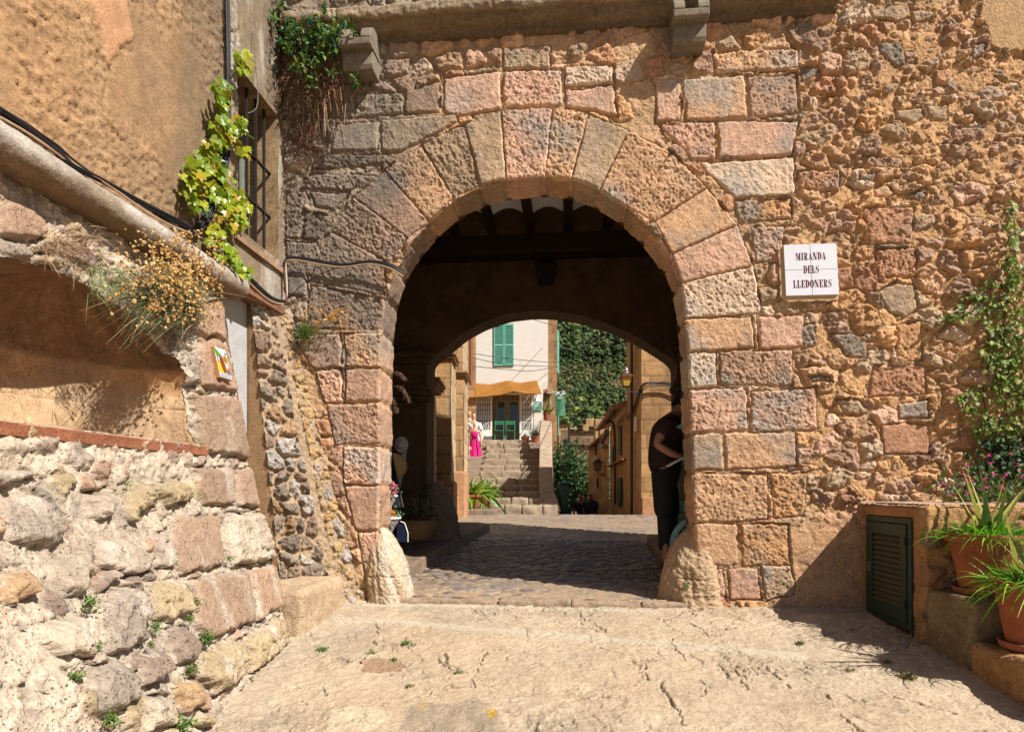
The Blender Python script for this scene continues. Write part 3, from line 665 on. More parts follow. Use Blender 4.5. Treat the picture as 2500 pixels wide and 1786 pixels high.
    Y, Z = np.meshgrid(ys, zs, indexing='ij'); Y = Y.ravel(); Z = Z.ravel(); h, c = leftup(Y, Z); wv = .012*fbm(Y, Z, 14, 3, 181)
    P = np.stack([XL+h, Y, Z], 1); f = gridfaces(len(ys), len(zs))
    cy = Y[f].mean(1); cz = Z[f].mean(1); hole = (cy > WY0) & (cy < WY1) & (cz > WZ0) & (cz < WZ1)
    p, cc, ff = sub(P, c, f[~hole]); link('plaster_wall', npmesh('plaster_wall', p, ff, True, cc), M['plaster'], root)
    # window: reveals, sill, bars
    win = thing('window', None, None, (XL,(WY0+WY1)/2,WZ0)); win.parent = root; win.matrix_parent_inverse = Matrix.Translation((-XL,-3,1.0))
    xb = XL-.36; xo = XL+.012
    mb = MB()
    mb.add([(xo,WY0,WZ0),(xo,WY0,WZ1),(xb,WY0,WZ1),(xb,WY0,WZ0)], [(0,1,2,3)]); mb.add([(xo,WY1,WZ0),(xo,WY1,WZ1),(xb,WY1,WZ1),(xb,WY1,WZ0)], [(3,2,1,0)])
    mb.add([(xo,WY0,WZ1),(xo,WY1,WZ1),(xb,WY1,WZ1),(xb,WY0,WZ1)], [(0,1,2,3)])
    mb.build('reveal', mat_stone('window_reveal', (168,140,104), var=.35, scale=9, b1=.01), win)
    mb = MB(); mb.hexa([(xb,WY0-.06,WZ0-.02),(xb,WY1+.05,WZ0-.02),(xo+.03,WY1+.05,WZ0-.11),(xo+.03,WY0-.06,WZ0-.11),(xb,WY0-.06,WZ0+.05),(xb,WY1+.05,WZ0+.05),(xo+.03,WY1+.05,WZ0-.06),(xo+.03,WY0-.06,WZ0-.06)])
    mb.build('sill', mat_stone('window_sill', (176,146,118), var=.3, scale=12), win)
    MB().box(xb-.01, xb+.02, WY0, WY1, WZ0, WZ1).build('pane', M['glass'], win)
    fr = MB(); fr.box(xb+.02, xb+.055, WY0+.0, WY0+.06, WZ0+.05, WZ1); fr.box(xb+.02, xb+.055, WY1-.06, WY1, WZ0+.05, WZ1); fr.box(xb+.021, xb+.05, WY0+.3, WY0+.35, WZ0+.05, WZ1); fr.box(xb+.022, xb+.052, WY0+.06, WY1-.06, WZ0+.04, WZ0+.1)
    fr.build('window_frame', mat_plain('grey_green_frame', (128,140,128), .6), win)
    for i in range(4):
        y = WY0+.13+i*.145; MB().box(XL-.075, XL-.055, y-.010, y+.010, WZ0-.02, WZ1).build('window_bar', M['iron'], win)
    for z in (2.47, 2.86): MB().box(XL-.079, XL-.051, WY0, WY1+.02, z-.018, z-.006).build('cross_bar', M['iron'], win)
    # half round ledge
    ys = np.arange(1.0, 4.56, .012); an = np.linspace(-.55*math.pi, .62*math.pi, 30); Yl, Al = np.meshgrid(ys, an, indexing='ij')
    R = .092*(1+.10*fbm(Yl, Al*.1, 3, 3, 191)+.05*fbm(Yl, Al*.2, 26, 3, 192))
    Pl = np.stack([XL+.045+R*np.cos(Al)*1.05, Yl, 1.575+R*np.sin(Al)], -1)
    Pl[:, 0, 0] = XL-.02; Pl[:, -1, 0] = XL-.02
    n1 = fbm(Yl, Al*.3, 6, 4, 193); cl = lin((172,156,136))*(1+.25*n1[..., None]); pal = np.clip(fbm(Yl, Al*.15, 4, 3, 194), 0, 1)[..., None]*1.3; cl = cl*(1-np.clip(pal, 0, .8))+lin((222,214,204))*np.clip(pal, 0, .8)
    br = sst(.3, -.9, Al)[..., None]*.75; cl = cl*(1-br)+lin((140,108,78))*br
    led = link('ledge', npmesh('ledge', Pl.reshape(-1, 3), gridfaces(len(ys), len(an), True), True, cl.reshape(-1, 3)), M['plaster'], root)
    # recess beside the base wall: lintel, white panel
    MB().box(-2.9, XL+.045, 4.40, 5.36, 1.60, 1.67).build('lintel', mat_stone('recess_lintel', (150,108,82), var=.3, scale=14), root)
    MB().box(-2.9, -2.74, 4.40, 5.41, -1.05, 1.602).build('recess_panel', mat_stone('recess_limewash', (206,206,206), var=.1, scale=9, b1=.004), root)
    # what stands behind the skin: the solid house
    MB().box(-6.0, -3.45, .8, 5.76, -1.5, 4.70).build('house_core', M['ochre_stone'], root)
    return root
HOUSE = build_left()

# buttress in the corner
def build_buttress():
    TL = np.array([-2.70,5.0,1.62]); TR = np.array([-2.54,5.375,1.62]); BL = np.array([-2.40,4.98,-1.0]); BR = np.array([-1.84,5.375,-1.0])
    n, m = 110, 330; s = np.linspace(0, 1, n); t = np.linspace(0, 1, m); S, T = np.meshgrid(s, t, indexing='ij')
    P = (TL*(1-S[..., None])+TR*S[..., None])*(1-T[..., None])+(BL*(1-S[..., None])+BR*S[..., None])*T[..., None]
    nrm = np.cross(BR-BL, TL-BL); nrm /= np.linalg.norm(nrm); nrm = nrm if nrm[1] < 0 else -nrm
    W = .28+.35*T; x = S*W*1.35; z = -2.8*T
    n1 = fbm(x, z, 6, 4, 201); n2 = fbm(x, z, 30, 3, 202)
    fS = facets(x, z, .055, .030, 231)+facets(x, z, .028, .010, 233); h = -.02+.014*n1+.012*n2+.3*fS; c = lin((190,164,134))*(1+.25*n1[..., None]+.2*n2[..., None])
    lim = .62+.06*n1
    for cw, ch, sd_, lo, hi, cols, H in ((.15,.125,203,-1,.60,('k','q','g','k','w','d'),.055),(.10,.08,213,.74,2,('y','o2','w','y'),.022)):
        P2 = {'k':(150,134,120),'q':(170,144,124),'g':(164,148,130),'w':(196,186,176),'d':(178,144,112),'y':(204,172,124),'o2':(196,160,112)}
        d1, e, i, ox, oy = worley(x+.06*n1, z+.06*fbm(x, z, 6, 3, 207), cw*1.2, ch*1.2, sd_, wr=.55); e = e-.004-.01*hid(i, 9); on = (e > 0) & (S > lo) & (S < hi+.05*n1)
        h = np.where(on, -.015+np.sqrt(np.clip(e/.03, 0, 1))*H*(.6+.6*hid(i, 3))+.012*n2+.010*fbm(x, z, 15, 3, 206)+fS, h)
        cc = np.array([lin(P2[k]) for k in cols])[(hid(i, 4)*len(cols)).astype(int) % len(cols)]*(.8+.35*hid(i, 7))[..., None]*(1+.25*n2[..., None])
        w = (sst(0, .006, e)*on)[..., None]; c = c*(1-w)+cc*w
    P = P+nrm*h[..., None]
    root = thing('corner_buttress', 'sloping rubble buttress in the corner between whitewashed wall and gateway', 'buttress', (-2.2,5.2,-1.0))
    link('rubble_face', npmesh('rubble_face', P.reshape(-1, 3), gridfaces(n, m, True), True, np.clip(c, .02, .85).reshape(-1, 3)), M['lime'], root)
    MB().add([tuple(TL), tuple(BL), (-2.75,5.02,-1.0), (-2.75,5.02,1.8)], [(0,1,2,3)]).add([tuple(TL),tuple(TR),(-2.75,5.4,1.78)], [(0,1,2)]).build('buttress_side', M['ochre_stone'], root)
build_buttress()
# stone step at the foot of the buttress
def lump(name, mat, parent, x0, x1, y0, y1, z0, z1, rnd=.03, amp=.012, seed=0, st=.02, col=(206,176,142), var=.2):
    """a roughly dressed block: box grid pulled to rounded edges and roughened"""
    nx, ny, nz = [max(3, int(abs(b-a)/st)+1) for a, b in ((x0,x1),(y0,y1),(z0,z1))]
    vs = []; fs = []; cnt = 0
    for ax, sgn in ((0,0),(0,1),(1,0),(1,1),(2,1)):
        dims = [nx, ny, nz]; o = [i for i in range(3) if i != ax]
        a, b = np.meshgrid(np.linspace(0,1,dims[o[0]]), np.linspace(0,1,dims[o[1]]), indexing='ij')
        q = np.zeros(a.shape+(3,)); q[..., ax] = sgn; q[..., o[0]] = a; q[..., o[1]] = b
        vs.append(q.reshape(-1, 3)); g = gridfaces(dims[o[0]], dims[o[1]], flip=(sgn == 0) ^ (ax == 1)); fs.append(g+cnt); cnt += len(vs[-1])
    q = np.vstack(vs); f = np.vstack(fs); lo = np.array([x0,y0,z0]); hi = np.array([x1,y1,z1]); p = lo+q*(hi-lo)
    inner = np.clip(p, lo+rnd, hi-rnd); d = p-inner; L = np.linalg.norm(d, axis=1, keepdims=True); n = d/np.maximum(L, 1e-9)
    p = inner+n*np.minimum(L, rnd)
    k = fbm(p[:, 0]+p[:, 2]*.7, p[:, 1]+p[:, 2]*.6, 6, 4, 300+seed)*1.6+.6*fbm(p[:, 0]-p[:, 2], p[:, 1]+p[:, 2], 28, 3, 301+seed)
    p = p+n*(amp*k)[:, None]
    c = lin(col)*(1+var*fbm(p[:, 0]+p[:, 2], p[:, 1]-p[:, 2], 8, 4, 302+seed)[:, None])
    return link(name, npmesh(name, p, f, True, np.clip(c, .02, .9)), mat, parent)
o = lump('stone_step', M['relief'], None, -2.7, -1.98, 4.42, 5.3, -1.3, -.74, .05, .012, 1, .018, (216,188,154))
tag(o, 'worn pale stone step at the foot of the corner buttress', 'step')
# =================== GROUND ===================
CRK = [('H',[(1105,850),(1180,885),(1260,905)],2),('H',[(1250,1030),(1330,1045),(1270,1085),(1130,1120)],2),('H',[(955,1160),(985,1215),(1070,1270)],4),('H',[(905,1180),(950,1215),(1000,1245)],3),
 ('H',[(560,960),(540,1060),(500,1150),(440,1200)],2),('H',[(180,1120),(300,1165),(440,1200),(500,1150)],3),('H',[(720,1030),(770,1100),(700,1160)],3),('H',[(1800,900),(1920,980),(1960,1000)],2.5),
 ('H',[(1920,1110),(2100,1160),(2263,1180)],2.5),('H',[(1160,1340),(1150,1260),(1240,1120)],2),('H',[(700,1400),(860,1420),(900,1360),(1150,1350)],3),('H',[(240,1330),(220,1420)],2),('H',[(80,1430),(130,1470)],2),('H',[(1470,1530),(1560,1610)],3),
 ('H',[(1360,890),(1420,930),(1520,920)],2),('H',[(1160,920),(1180,960)],2),('H',[(800,1180),(870,1200),(910,1170)],2),('H',[(940,1330),(1060,1350)],2),('H',[(1480,1240),(1640,1260)],1.5),('H',[(2200,1190),(2230,1300)],2),
 ('F',[(0,920),(200,950),(310,1000),(490,990)],2.5),('F',[(200,950),(260,900)],2),('F',[(100,1050),(120,1110),(180,1180)],2),('F',[(380,1190),(480,1300)],2.5),('F',[(460,1210),(590,1350)],2.5),('F',[(580,1210),(640,1280)],2),('F',[(690,1210),(800,1340)],3.5),
 ('F',[(910,1280),(970,1330)],2.5),('F',[(1010,1390),(1060,1430)],3),('F',[(1010,1190),(1120,1240),(1280,1270)],3),('F',[(1340,1350),(1500,1420),(1850,1520)],2.5),('F',[(40,1300),(80,1420),(130,1490),(170,1590)],3),('F',[(1130,1510),(1300,1620)],2.5),
 ('F',[(240,1230),(310,1330),(300,1400)],2),('F',[(550,1230),(590,1290)],2),('F',[(1540,1000),(1640,1080)],2),('F',[(300,1000),(330,1030),(420,1030)],2),('F',[(400,940),(510,965)],2)]
def gpl(s, pts): return [(lambda p: (p[0], p[1]))(onG(x, y)) for x, y in PX(s, pts)]
CRG = [(gpl(s, p), w) for s, p, w in CRK]
BANDS = [gpl('H',[(300,930),(700,950),(1100,990),(1700,1030),(2300,1085)])+gpl('F',[(500,1120),(860,1150)]), gpl('H',[(480,842),(1300,850),(2240,885)])]
YEL = [gpl('H',[(1225,1490),(1290,1490),(1310,1624),(1260,1624),(1220,1560)]), gpl('H',[(800,1440),(875,1440),(850,1610),(790,1600)])]
PATCH = gpl('H',[(700,1624),(730,1470),(860,1430),(1000,1460),(1120,1425),(1250,1460),(1330,1560),(1340,1700),(700,1700)])
PALE = gpl('H',[(220,1500),(420,1460),(590,1480),(610,1560),(540,1610),(250,1610)])
DIRT = gpl('H',[(440,1200),(520,1160),(700,1200),(720,1250),(560,1270),(440,1260)])
def ground(X, Y):
    n1 = fbm(X, Y, 1.6, 4, 401); n2 = fbm(X, Y, 14, 4, 402); n3 = fbm(X, Y, 60, 3, 403)
    z = zg(Y)+.016*n1+.007*n2+.0035*n3+.006*fbm(X, Y, 5, 3, 419)
    n5 = fbm(X, Y, 4.5, 4, 409); c = lin((210,190,163))*(1+.12*n1[..., None]+.14*n5[..., None]+.1*n2[..., None]+.2*n3[..., None])
    ag = np.clip(fbm(X, Y, 2.4, 3, 404)+.1, 0, 1)          # exposed aggregate
    d1, e, i, ox, oy = worley(X, Y, .022, .022, 405, wr=.5)
    st = (e > .003)*(hid(i, 1) > .55)*ag; z = z+st*.003; c = c*(1-st[..., None]*.35)+lin((186,150,120))*(.8+.4*hid(i, 2))[..., None]*st[..., None]*.35
    tanp = np.clip(fbm(X, Y, .9, 4, 461)+.05, 0, .6)[..., None]; c = c*(1-tanp*.6)+lin((198,164,126))*tanp*.6; gp = np.clip(fbm(X, Y, 1.3, 4, 463)-.05, 0, .5)[..., None]; c = c*(1-gp*.7)+lin((170,160,146))*gp*.7
    for b, wd in zip(BANDS, (.07,.05)):
        d = linedist(X+.02*n1, Y+.03*n2, b); w = sst(wd, wd*.6, d); z = z*(1-w)+(zg(Y)+.004+.004*n1)*w; c = c*(1-w[..., None])+lin((214,198,174))*(1+.05*n2[..., None])*w[..., None]
    d = polydist(X+.04*n2, Y+.04*n2, PATCH); w = sst(-.02, .03, d)[..., None]; c = c*(1-w)+lin((176,158,136))*(1+.2*n2[..., None]+.15*n3[..., None])*w
    inner = np.clip(fbm(X, Y, 5, 3, 407)-.05, 0, 1)*w[..., 0]*2; c = c*(1-np.clip(inner, 0, .8)[..., None])+lin((214,188,160))*np.clip(inner, 0, .8)[..., None]
    d = polydist(X+.03*n2, Y+.03*n2, PALE); w = sst(-.01, .02, d); z = z+.006*w; c = c*(1-w[..., None]*.8)+lin((222,204,174))*w[..., None]*.8
    d = polydist(X+.03*n2, Y+.03*n2, DIRT); w = sst(-.01, .02, d); z = z-.012*w+.004*w*n3; c = c*(1-w[..., None])+lin((176,146,116))*(1+.25*n3[..., None])*w[..., None]
    for k, p in enumerate(YEL):
        d = polydist(X+.02*n2, Y+.02*n2, p); w = (sst(0, .01, d)*sst(-.05, .15, fbm(X, Y, 10, 3, 408+k)))[..., None]
        c = c*(1-w*.8)+lin((214,172,40) if k == 0 else (196,168,120))*w*.8
    for p, wd in CRG:
        d = linedist(X+.05*fbm(X, Y, 13, 4, 411), Y+.05*fbm(X, Y, 13, 4, 412), p); r = .0036*wd*(.5+1.2*vn(X*9, Y*9, 431))
        k = np.clip(1-d/r, 0, 1)*(vn(X*14, Y*14, 432) > .22); z = z-.018*k**.5; lip = np.clip(1-d/(r*4), 0, 1); z = z+.005*lip*(1-k)
        c = c*(1-.72*k[..., None])
    xw = X+.10*fbm(X, Y, 5, 4, 441); yw = Y+.10*fbm(X, Y, 5, 4, 442)
    for cw, sd_, gate, wd, dp in ((.75,443,-.05,.0045,.013),(.28,445,.12,.003,.009),(.12,447,.30,.0025,.007)):
        d1, e, i, ox, oy = worley(xw, yw, cw, cw*.8, sd_, wr=.2); k = np.clip(1-e/(wd*(.3+1.3*vn(X*6, Y*6, sd_))), 0, 1)*sst(gate, gate+.12, fbm(X, Y, 1.5 if cw > .5 else 1.9, 3, sd_+1))
        z = z-dp*k**.6+.006*(hid(i, 3)-.5)*(cw > .5)*sst(gate, gate+.3, fbm(X, Y, 1.5, 3, sd_+1)); c = c*(1-.62*k[..., None])
    br = sst(.22, .34, fbm(X, Y, 1.7, 4, 451)); z = z+br*(facets(X, Y, .07, .016, 453)+facets(X, Y, .03, .008, 455)-.006); c = c*(1-.12*br[..., None])
    fc = fbm(X, Y, 3.2, 5, 421); k = np.clip(1-np.abs(fc)/.012, 0, 1)*(fbm(X, Y, 1.1, 2, 422) > .12); z = z-.006*k; c = c*(1-.5*k[..., None])
    rough = sst(.15, .45, fbm(X, Y, 1.3, 3, 423)); z = z+rough*(.008*fbm(X, Y, 22, 3, 424)); 
    near_right = (sst(1.6, 2.5, X)*sst(3.6, 2.6, Y)*(n2 > -.1))[..., None]*.55; c = c*(1-near_right)+lin((150,128,100))*near_right  # browner, darker ground towards the near right corner
    return z, np.clip(c, .02, .85)
xs = np.arange(-2.45, 3.7, .0066); ys = np.arange(2.5, 5.375, .0066)
X, Y = np.meshgrid(xs, ys, indexing='ij'); z, c = ground(X, Y)
tag(link('ground', npmesh('ground', np.stack([X, Y, z], -1).reshape(-1, 3), gridfaces(len(xs), len(ys)), True, c.reshape(-1, 3)), M['concrete']), kind='structure', label='cracked sunlit concrete forecourt before the gateway')
# the land that carries everything: forecourt behind the viewer, valley beyond the crest, out to the hills
xs = np.r_[np.arange(-600, -40, 40), np.arange(-40, 41, 4), np.arange(80, 601, 40)]; ys = np.r_[np.arange(-60, 0, 10), np.arange(0, 60, 2), np.arange(60, 900, 30)]
X, Y = np.meshgrid(xs, ys, indexing='ij')
z = zg(Y)-.12-.5*((Y > 15) & (Y < 70))*0; z = np.where(Y < 3, z-.1, z); z = np.where(Y > 70, -7-(Y-70)*.01, z)-sst(15, 30, Y)*.3
tag(link('terrain', npmesh('terrain', np.stack([X, Y, z], -1).reshape(-1, 3), gridfaces(len(xs), len(ys)), True), mat_stone('dry_earth', (168,140,104), scale=1.2, b1=.02, b2=.01)), kind='structure', label='dry earth falling away beyond the crest of the lane')

xs = np.arange(-2.6, 7.1, .25); ys = np.arange(-6, 2.51, .25); X, Y = np.meshgrid(xs, ys, indexing='ij')
tag(link('forecourt', npmesh('forecourt', np.stack([X, Y, zg(Y)-.03], -1).reshape(-1, 3), gridfaces(len(xs), len(ys)), True, np.tile(lin((206,188,162)), (X.size, 1))), M['concrete']), kind='structure', label='unseen concrete forecourt behind the viewer, added to bounce light')  # unseen paving, added to bounce light into the passage
# cobbled lane under and beyond the gateway
def cobbles(x0, x1, y0, y1, st, cw, ch, seed, name, lab, sandy):
    xs = np.arange(x0, x1, st); ys = np.arange(y0, y1, st); X, Y = np.meshgrid(xs, ys, indexing='ij')
    n1 = fbm(X, Y, 3, 3, seed); n2 = fbm(X, Y, 30, 3, seed+1)
    d1, e, i, ox, oy = worley(X+.02*fbm(X, Y, 6, 2, seed+2), Y+.02*fbm(X, Y, 6, 2, seed+3), cw, ch, seed, wr=.3)
    dome = np.sqrt(np.clip((e-.004)/.03, 0, 1)); h = -.012+.019*dome*(.6+.6*hid(i, 1))+.004*n2+.010*n1+.014*(ox*(hid(i, 2)-.5)+oy*(hid(i, 3)-.5))
    cols = np.array([lin(q) for q in ((166,152,138),(150,140,134),(178,156,134),(136,128,126),(170,144,122),(156,144,132))])[(hid(i, 4)*6).astype(int) % 6]
    c = cols*(1+.2*n2[..., None]); j = sst(.012, .004, e)[..., None]; sd = (sandy(X, Y) if sandy else X*0)[..., None]
    c = c*(1-j)+(lin((206,178,142))*sd+lin((96,84,72))*(1-sd))*j
    f = np.clip(sd[..., 0]*sst(.0, .35, fbm(X, Y, 2.2, 3, seed+5)+.1), 0, 1); h = h*(1-.75*f); c = c*(1-.55*f[..., None])+lin((196,168,136))*.55*f[..., None]
    return tag(link(name, npmesh(name, np.stack([X, Y, zg(Y)+h], -1).reshape(-1, 3), gridfaces(len(xs), len(ys)), True, np.clip(c, .02, .8).reshape(-1, 3)), M['cobble']), kind='structure', label=lab)
cobbles(-2.9, 2.6, 5.46, 9.25, .0135, .155, .088, 501, 'cobbled_lane', 'dark polished cobbles under the gateway', lambda X, Y: sst(6.6, 5.7, Y))
cobbles(-4.2, 5.2, 9.25, 14.6, .026, .17, .095, 511, 'cobbled_square', 'pale cobbles of the little square beyond the gateway', lambda X, Y: .6+0*X)
cobbles(-1.5, 6.0, 14.6, 23.0, .08, .3, .2, 521, 'lane_beyond', 'lane dropping away beyond the crest', lambda X, Y: .6+0*X)
# threshold kerb of long slabs
xa = -1.62
for k, xb in enumerate((-.62,.02,.62,1.08)):
    o = lump('threshold_slab', M['relief'], None, xa, xb-.004, 5.33, 5.50, -1.1, -.950+.004*(k % 2), .02, .010, 20+k, .016, (182,158,134), .35)
    tag(o, ('longest threshold slab, beside the left guard stone','threshold slab left of the middle of the gateway','threshold slab right of the middle of the gateway','threshold slab beside the right guard stone')[k], 'kerb stone', 'threshold slabs of the gateway')
    xa = xb
# raised pavements inside
def walk(name, lab, poly, z0, z1, mat, kind='structure'):
    n = len(poly); vs = [(x, y, float(zg(y))+z0) for x, y in poly]+[(x, y, float(zg(y))+z1) for x, y in poly]
    mb = MB().add(vs, [tuple(range(n, 2*n))]+[(i, (i+1) % n, (i+1) % n+n, i+n) for i in range(n)])
    return tag(mb.build(name, mat, None, bevel=.015), label=lab, kind=kind)
M['pave'] = mat_stone('pavement_slab', (150,130,110), var=.3, scale=7, b1=.012, b2=.004, rough=.75, spec=.4)
walk('pavement', 'raised stone pavement along the left side of the passage', [(-2.75,5.78),(-1.66,6.0),(-1.70,6.5),(-1.62,7.3),(-1.54,8.2),(-1.47,9.0),(-1.42,9.7),(-1.36,10.5),(-1.6,10.75),(-2.75,10.75)], -.2, .13, M['pave'])
walk('pavement', 'raised stone pavement along the right side of the passage', [(1.3,5.9),(1.1,6.0),(1.05,7.2),(1.12,9.0),(2.9,9.0),(2.9,5.8)], -.2, .13, M['pave'])

# guard stones
def guard(lab, x, y, zb, R, H, col, seed, lean=(0,0), whit=0):
    na, nz = 140, 110; a = np.linspace(0, 2*math.pi, na); t = np.linspace(0, 1, nz); A, T = np.meshgrid(a, t, indexing='ij')
    r = R*np.power(np.clip(1-T**2.5, 0, 1), .55)*(1+.08*np.clip(.12-T, 0, 1)/.12)
    sx = np.cos(A)*3; sy = np.sin(A)*3
    k = fbm(sx+T*2.1, sy+T*2.6, 1.4, 4, seed)*.12+.05*fbm(sx+T*8, sy-T*7, 5, 4, seed+1)+facets(sx+T*3, sy-T*4, .35, .035, seed+9)
    r = r*(1+k)
    P = np.stack([x+r*np.cos(A)+lean[0]*T, y+r*np.sin(A)+lean[1]*T, zb+H*T], -1)
    c = lin(col)*(1+.22*fbm(sx+T*3, sy+T*4, 1.6, 4, seed+2)[..., None]+.18*fbm(sx+T*9, sy+T*9, 4, 3, seed+3)[..., None])
    if whit:
        w = np.clip(fbm(sx*1.2+T, sy*1.2+T*2.2, 1.3, 4, seed+4)+.25, 0, 1)[..., None]*whit; c = c*(1-w)+lin((232,226,216))*w
        ochre = (sst(.0, -.9, np.cos(A))*.8)[..., None]; c = c*(1-ochre*.6)+lin((224,182,122))*ochre*.6
    crk = np.clip(1-np.abs(T-.36+.05*fbm(sx, sy, .8, 3, seed+6))/.012, 0, 1)*(np.cos(A-5.4) > -.2); P[..., 0] -= crk*.012*np.cos(A); P[..., 1] -= crk*.012*np.sin(A)
    o = link('guard_stone', npmesh('guard_stone', P.reshape(-1, 3), gridfaces(na, nz), True, np.clip(c, .02, .88).reshape(-1, 3)), M['relief'])
    return tag(o, lab, 'guard stone', 'rounded guard stones of the gateway')
guard('whitewashed rounded guard stone in the sun at the left front corner', -1.62, 5.50, -1.0, .205, .68, (216,190,156), 601, (-.10,.02), .85)
guard('brown rounded guard stone in shade at the right front corner', 1.08, 5.60, -1.0, .28, .72, (214,182,146), 611, (.07,.02))
guard('dark rounded guard stone by the plant basket, far left corner', -1.80, 8.55, -.70, .29, .83, (150,130,108), 621, (-.10,0))
guard('dark rounded guard stone behind the reader, far right corner', 1.55, 8.55, -.74, .30, .80, (150,130,108), 631, (.08,0))

# =================== TERRACE ON THE RIGHT ===================
TX, TY0, TZ = 2.46, 4.55, -.085
DY0, DY1, DZ0, DZ1 = 4.655, 5.335, -1.0, -.185
def build_terrace():
    root = thing('garden_terrace', 'low plastered stone terrace with worn top and steps, right of the gateway', 'terrace', (3,4.9,-1.1))
    st = .011; ys = np.r_[np.arange(TY0, DY0, st), np.arange(DY0, DY1, st), np.arange(DY1, 5.41, st)]; zs = np.r_[np.arange(-1.15, DZ1, st), np.arange(DZ1, TZ+.001, st), TZ]
    Y, Z = np.meshgrid(ys, zs, indexing='ij'); n1 = fbm(Y, Z, 5, 4, 701); n2 = fbm(Y, Z, 30, 3, 702)
    h = .012*n1+.006*n2; rnd = sst(TZ-.04, TZ, Z)*.025+sst(TY0+.05, TY0, Y)*.03; x = TX-h+rnd
    c = lin((192,142,98))*(1+.22*n1[..., None]+.15*n2[..., None]); lo = (sst(-.8, -1.05, Z+.1*n1)*.6)[..., None]; c = c*(1-lo)+lin((160,132,98))*lo
    P = np.stack([x, Y, Z], -1).reshape(-1, 3); f = gridfaces(len(ys), len(zs), True); cy = Y.ravel()[f].mean(1); cz = Z.ravel()[f].mean(1)
    f = f[~((cy > DY0) & (cy < DY1) & (cz < DZ1))]; p, cc, ff = sub(P, np.clip(c, .02, .8).reshape(-1, 3), f)
    link('side_wall', npmesh('side_wall', p, ff, True, cc), M['plaster'], root)
    # stony front
    xs = np.arange(TX, 4.4, .012); zs = np.arange(-1.25, TZ+.001, .012); X, Z = np.meshgrid(xs, zs, indexing='ij'); n1 = fbm(X, Z, 6, 4, 711); n2 = fbm(X, Z, 26, 3, 712)
    d1, e, i, ox, oy = worley(X+.03*n1, Z+.03*n2, .2, .11, 713); e = e-.008; on = (e > 0) & (hid(i, 1) < .7)
    h = .015*n1+.008*n2+np.where(on, np.sqrt(np.clip(e/.03, 0, 1))*.035, 0)
    c = lin((206,158,106))*(1+.2*n1[..., None]); cc = np.array([lin(q) for q in ((196,146,108),(168,138,108),(206,164,120),(150,128,106))])[(hid(i, 4)*4).astype(int) % 4]
    w = (sst(0, .006, e)*on)[..., None]; c = c*(1-w)+cc*(1+.2*n2[..., None])*w
    rn = sst(TX+.04, TX, X)*.03+sst(TZ-.04, TZ, Z)*.02
    link('front_wall', npmesh('front_wall', np.stack([X, TY0-h+rn, Z], -1).reshape(-1, 3), gridfaces(len(xs), len(zs), True), True, np.clip(c, .02, .8).reshape(-1, 3)), M['relief'], root)
    xs = np.arange(TX, 4.6, .015); ys = np.arange(TY0, 5.42, .015); X, Y = np.meshgrid(xs, ys, indexing='ij'); n1 = fbm(X, Y, 5, 4, 721); n2 = fbm(X, Y, 26, 3, 722)
    ed = np.minimum(X-TX, Y-TY0); z = TZ+.012*n1+.006*n2-.02*sst(.05, 0, ed); c = lin((222,190,158))*(1+.15*n1[..., None]+.12*n2[..., None]); gr = np.clip(n1+.1, 0, 1)[..., None]; c = c*(1-gr*.5)+lin((206,200,196))*gr*.5
    link('terrace_top', npmesh('terrace_top', np.stack([X, Y, z], -1).reshape(-1, 3), gridfaces(len(xs), len(ys)), True, np.clip(c, .02, .85).reshape(-1, 3)), M['relief'], root)
    lump('step', M['relief'], root, TX+.03, 4.2, 4.06, TY0+.02, -1.25, -.68, .04, .014, 31, .018, (160,140,108), .35)['label'] = 'darker upper step under the larger pot'  # upper step in a darker tone than the lower one
    lump('step', M['relief'], root, TX+.02, 4.2, 3.30, 4.07, -1.35, -.925, .05, .016, 32, .018, (204,158,108), .25)['label'] = 'ochre lower step'
    # the pocket behind the vent
    MB().box(TX+.12, TX+.16, DY0-.02, DY1+.02, DZ0-.05, DZ1+.02).build('vent_pocket', M['black'], root)
    MB().add([(TX+.02,DY0,DZ0-.1),(TX+.02,DY0,DZ1),(TX+.14,DY0,DZ1),(TX+.14,DY0,DZ0-.1)], [(0,1,2,3)]).add([(TX+.02,DY0,DZ1),(TX+.02,DY1,DZ1),(TX+.14,DY1,DZ1),(TX+.14,DY0,DZ1)], [(0,1,2,3)]).build('opening_reveal', M['ochre_stone'], root)
build_terrace()
v = thing('vent_door', 'small dark green louvred door in the side of the terrace', 'vent door', (TX,5.0,-1.0))
fr = MB(); x0, x1 = TX-.015, TX+.035
fr.box(x0,x1,DY0+.005,DY0+.05,DZ0,DZ1-.005).box(x0,x1,DY1-.045,DY1-.005,DZ0,DZ1-.005).box(x0+.001,x1,DY0+.05,DY1-.045,DZ1-.05,DZ1-.006).box(x0+.001,x1,DY0+.05,DY1-.045,DZ0,DZ0+.04)
fr.build('frame', M['vent'], v, bevel=.003)
lf = MB(); a0, a1, b0, b1 = DY0+.055, DY1-.05, DZ0+.045, DZ1-.055
lf.box(x0-.012,x0+.02,a0,a0+.07,b0,b1).box(x0-.012,x0+.02,a1-.07,a1,b0,b1).box(x0-.011,x0+.02,a0+.07,a1-.07,b1-.09,b1-.001).box(x0-.011,x0+.02,a0+.07,a1-.07,b0+.001,b0+.10)
leaf_o = lf.build('door_leaf', M['vent'], v, bevel=.003)
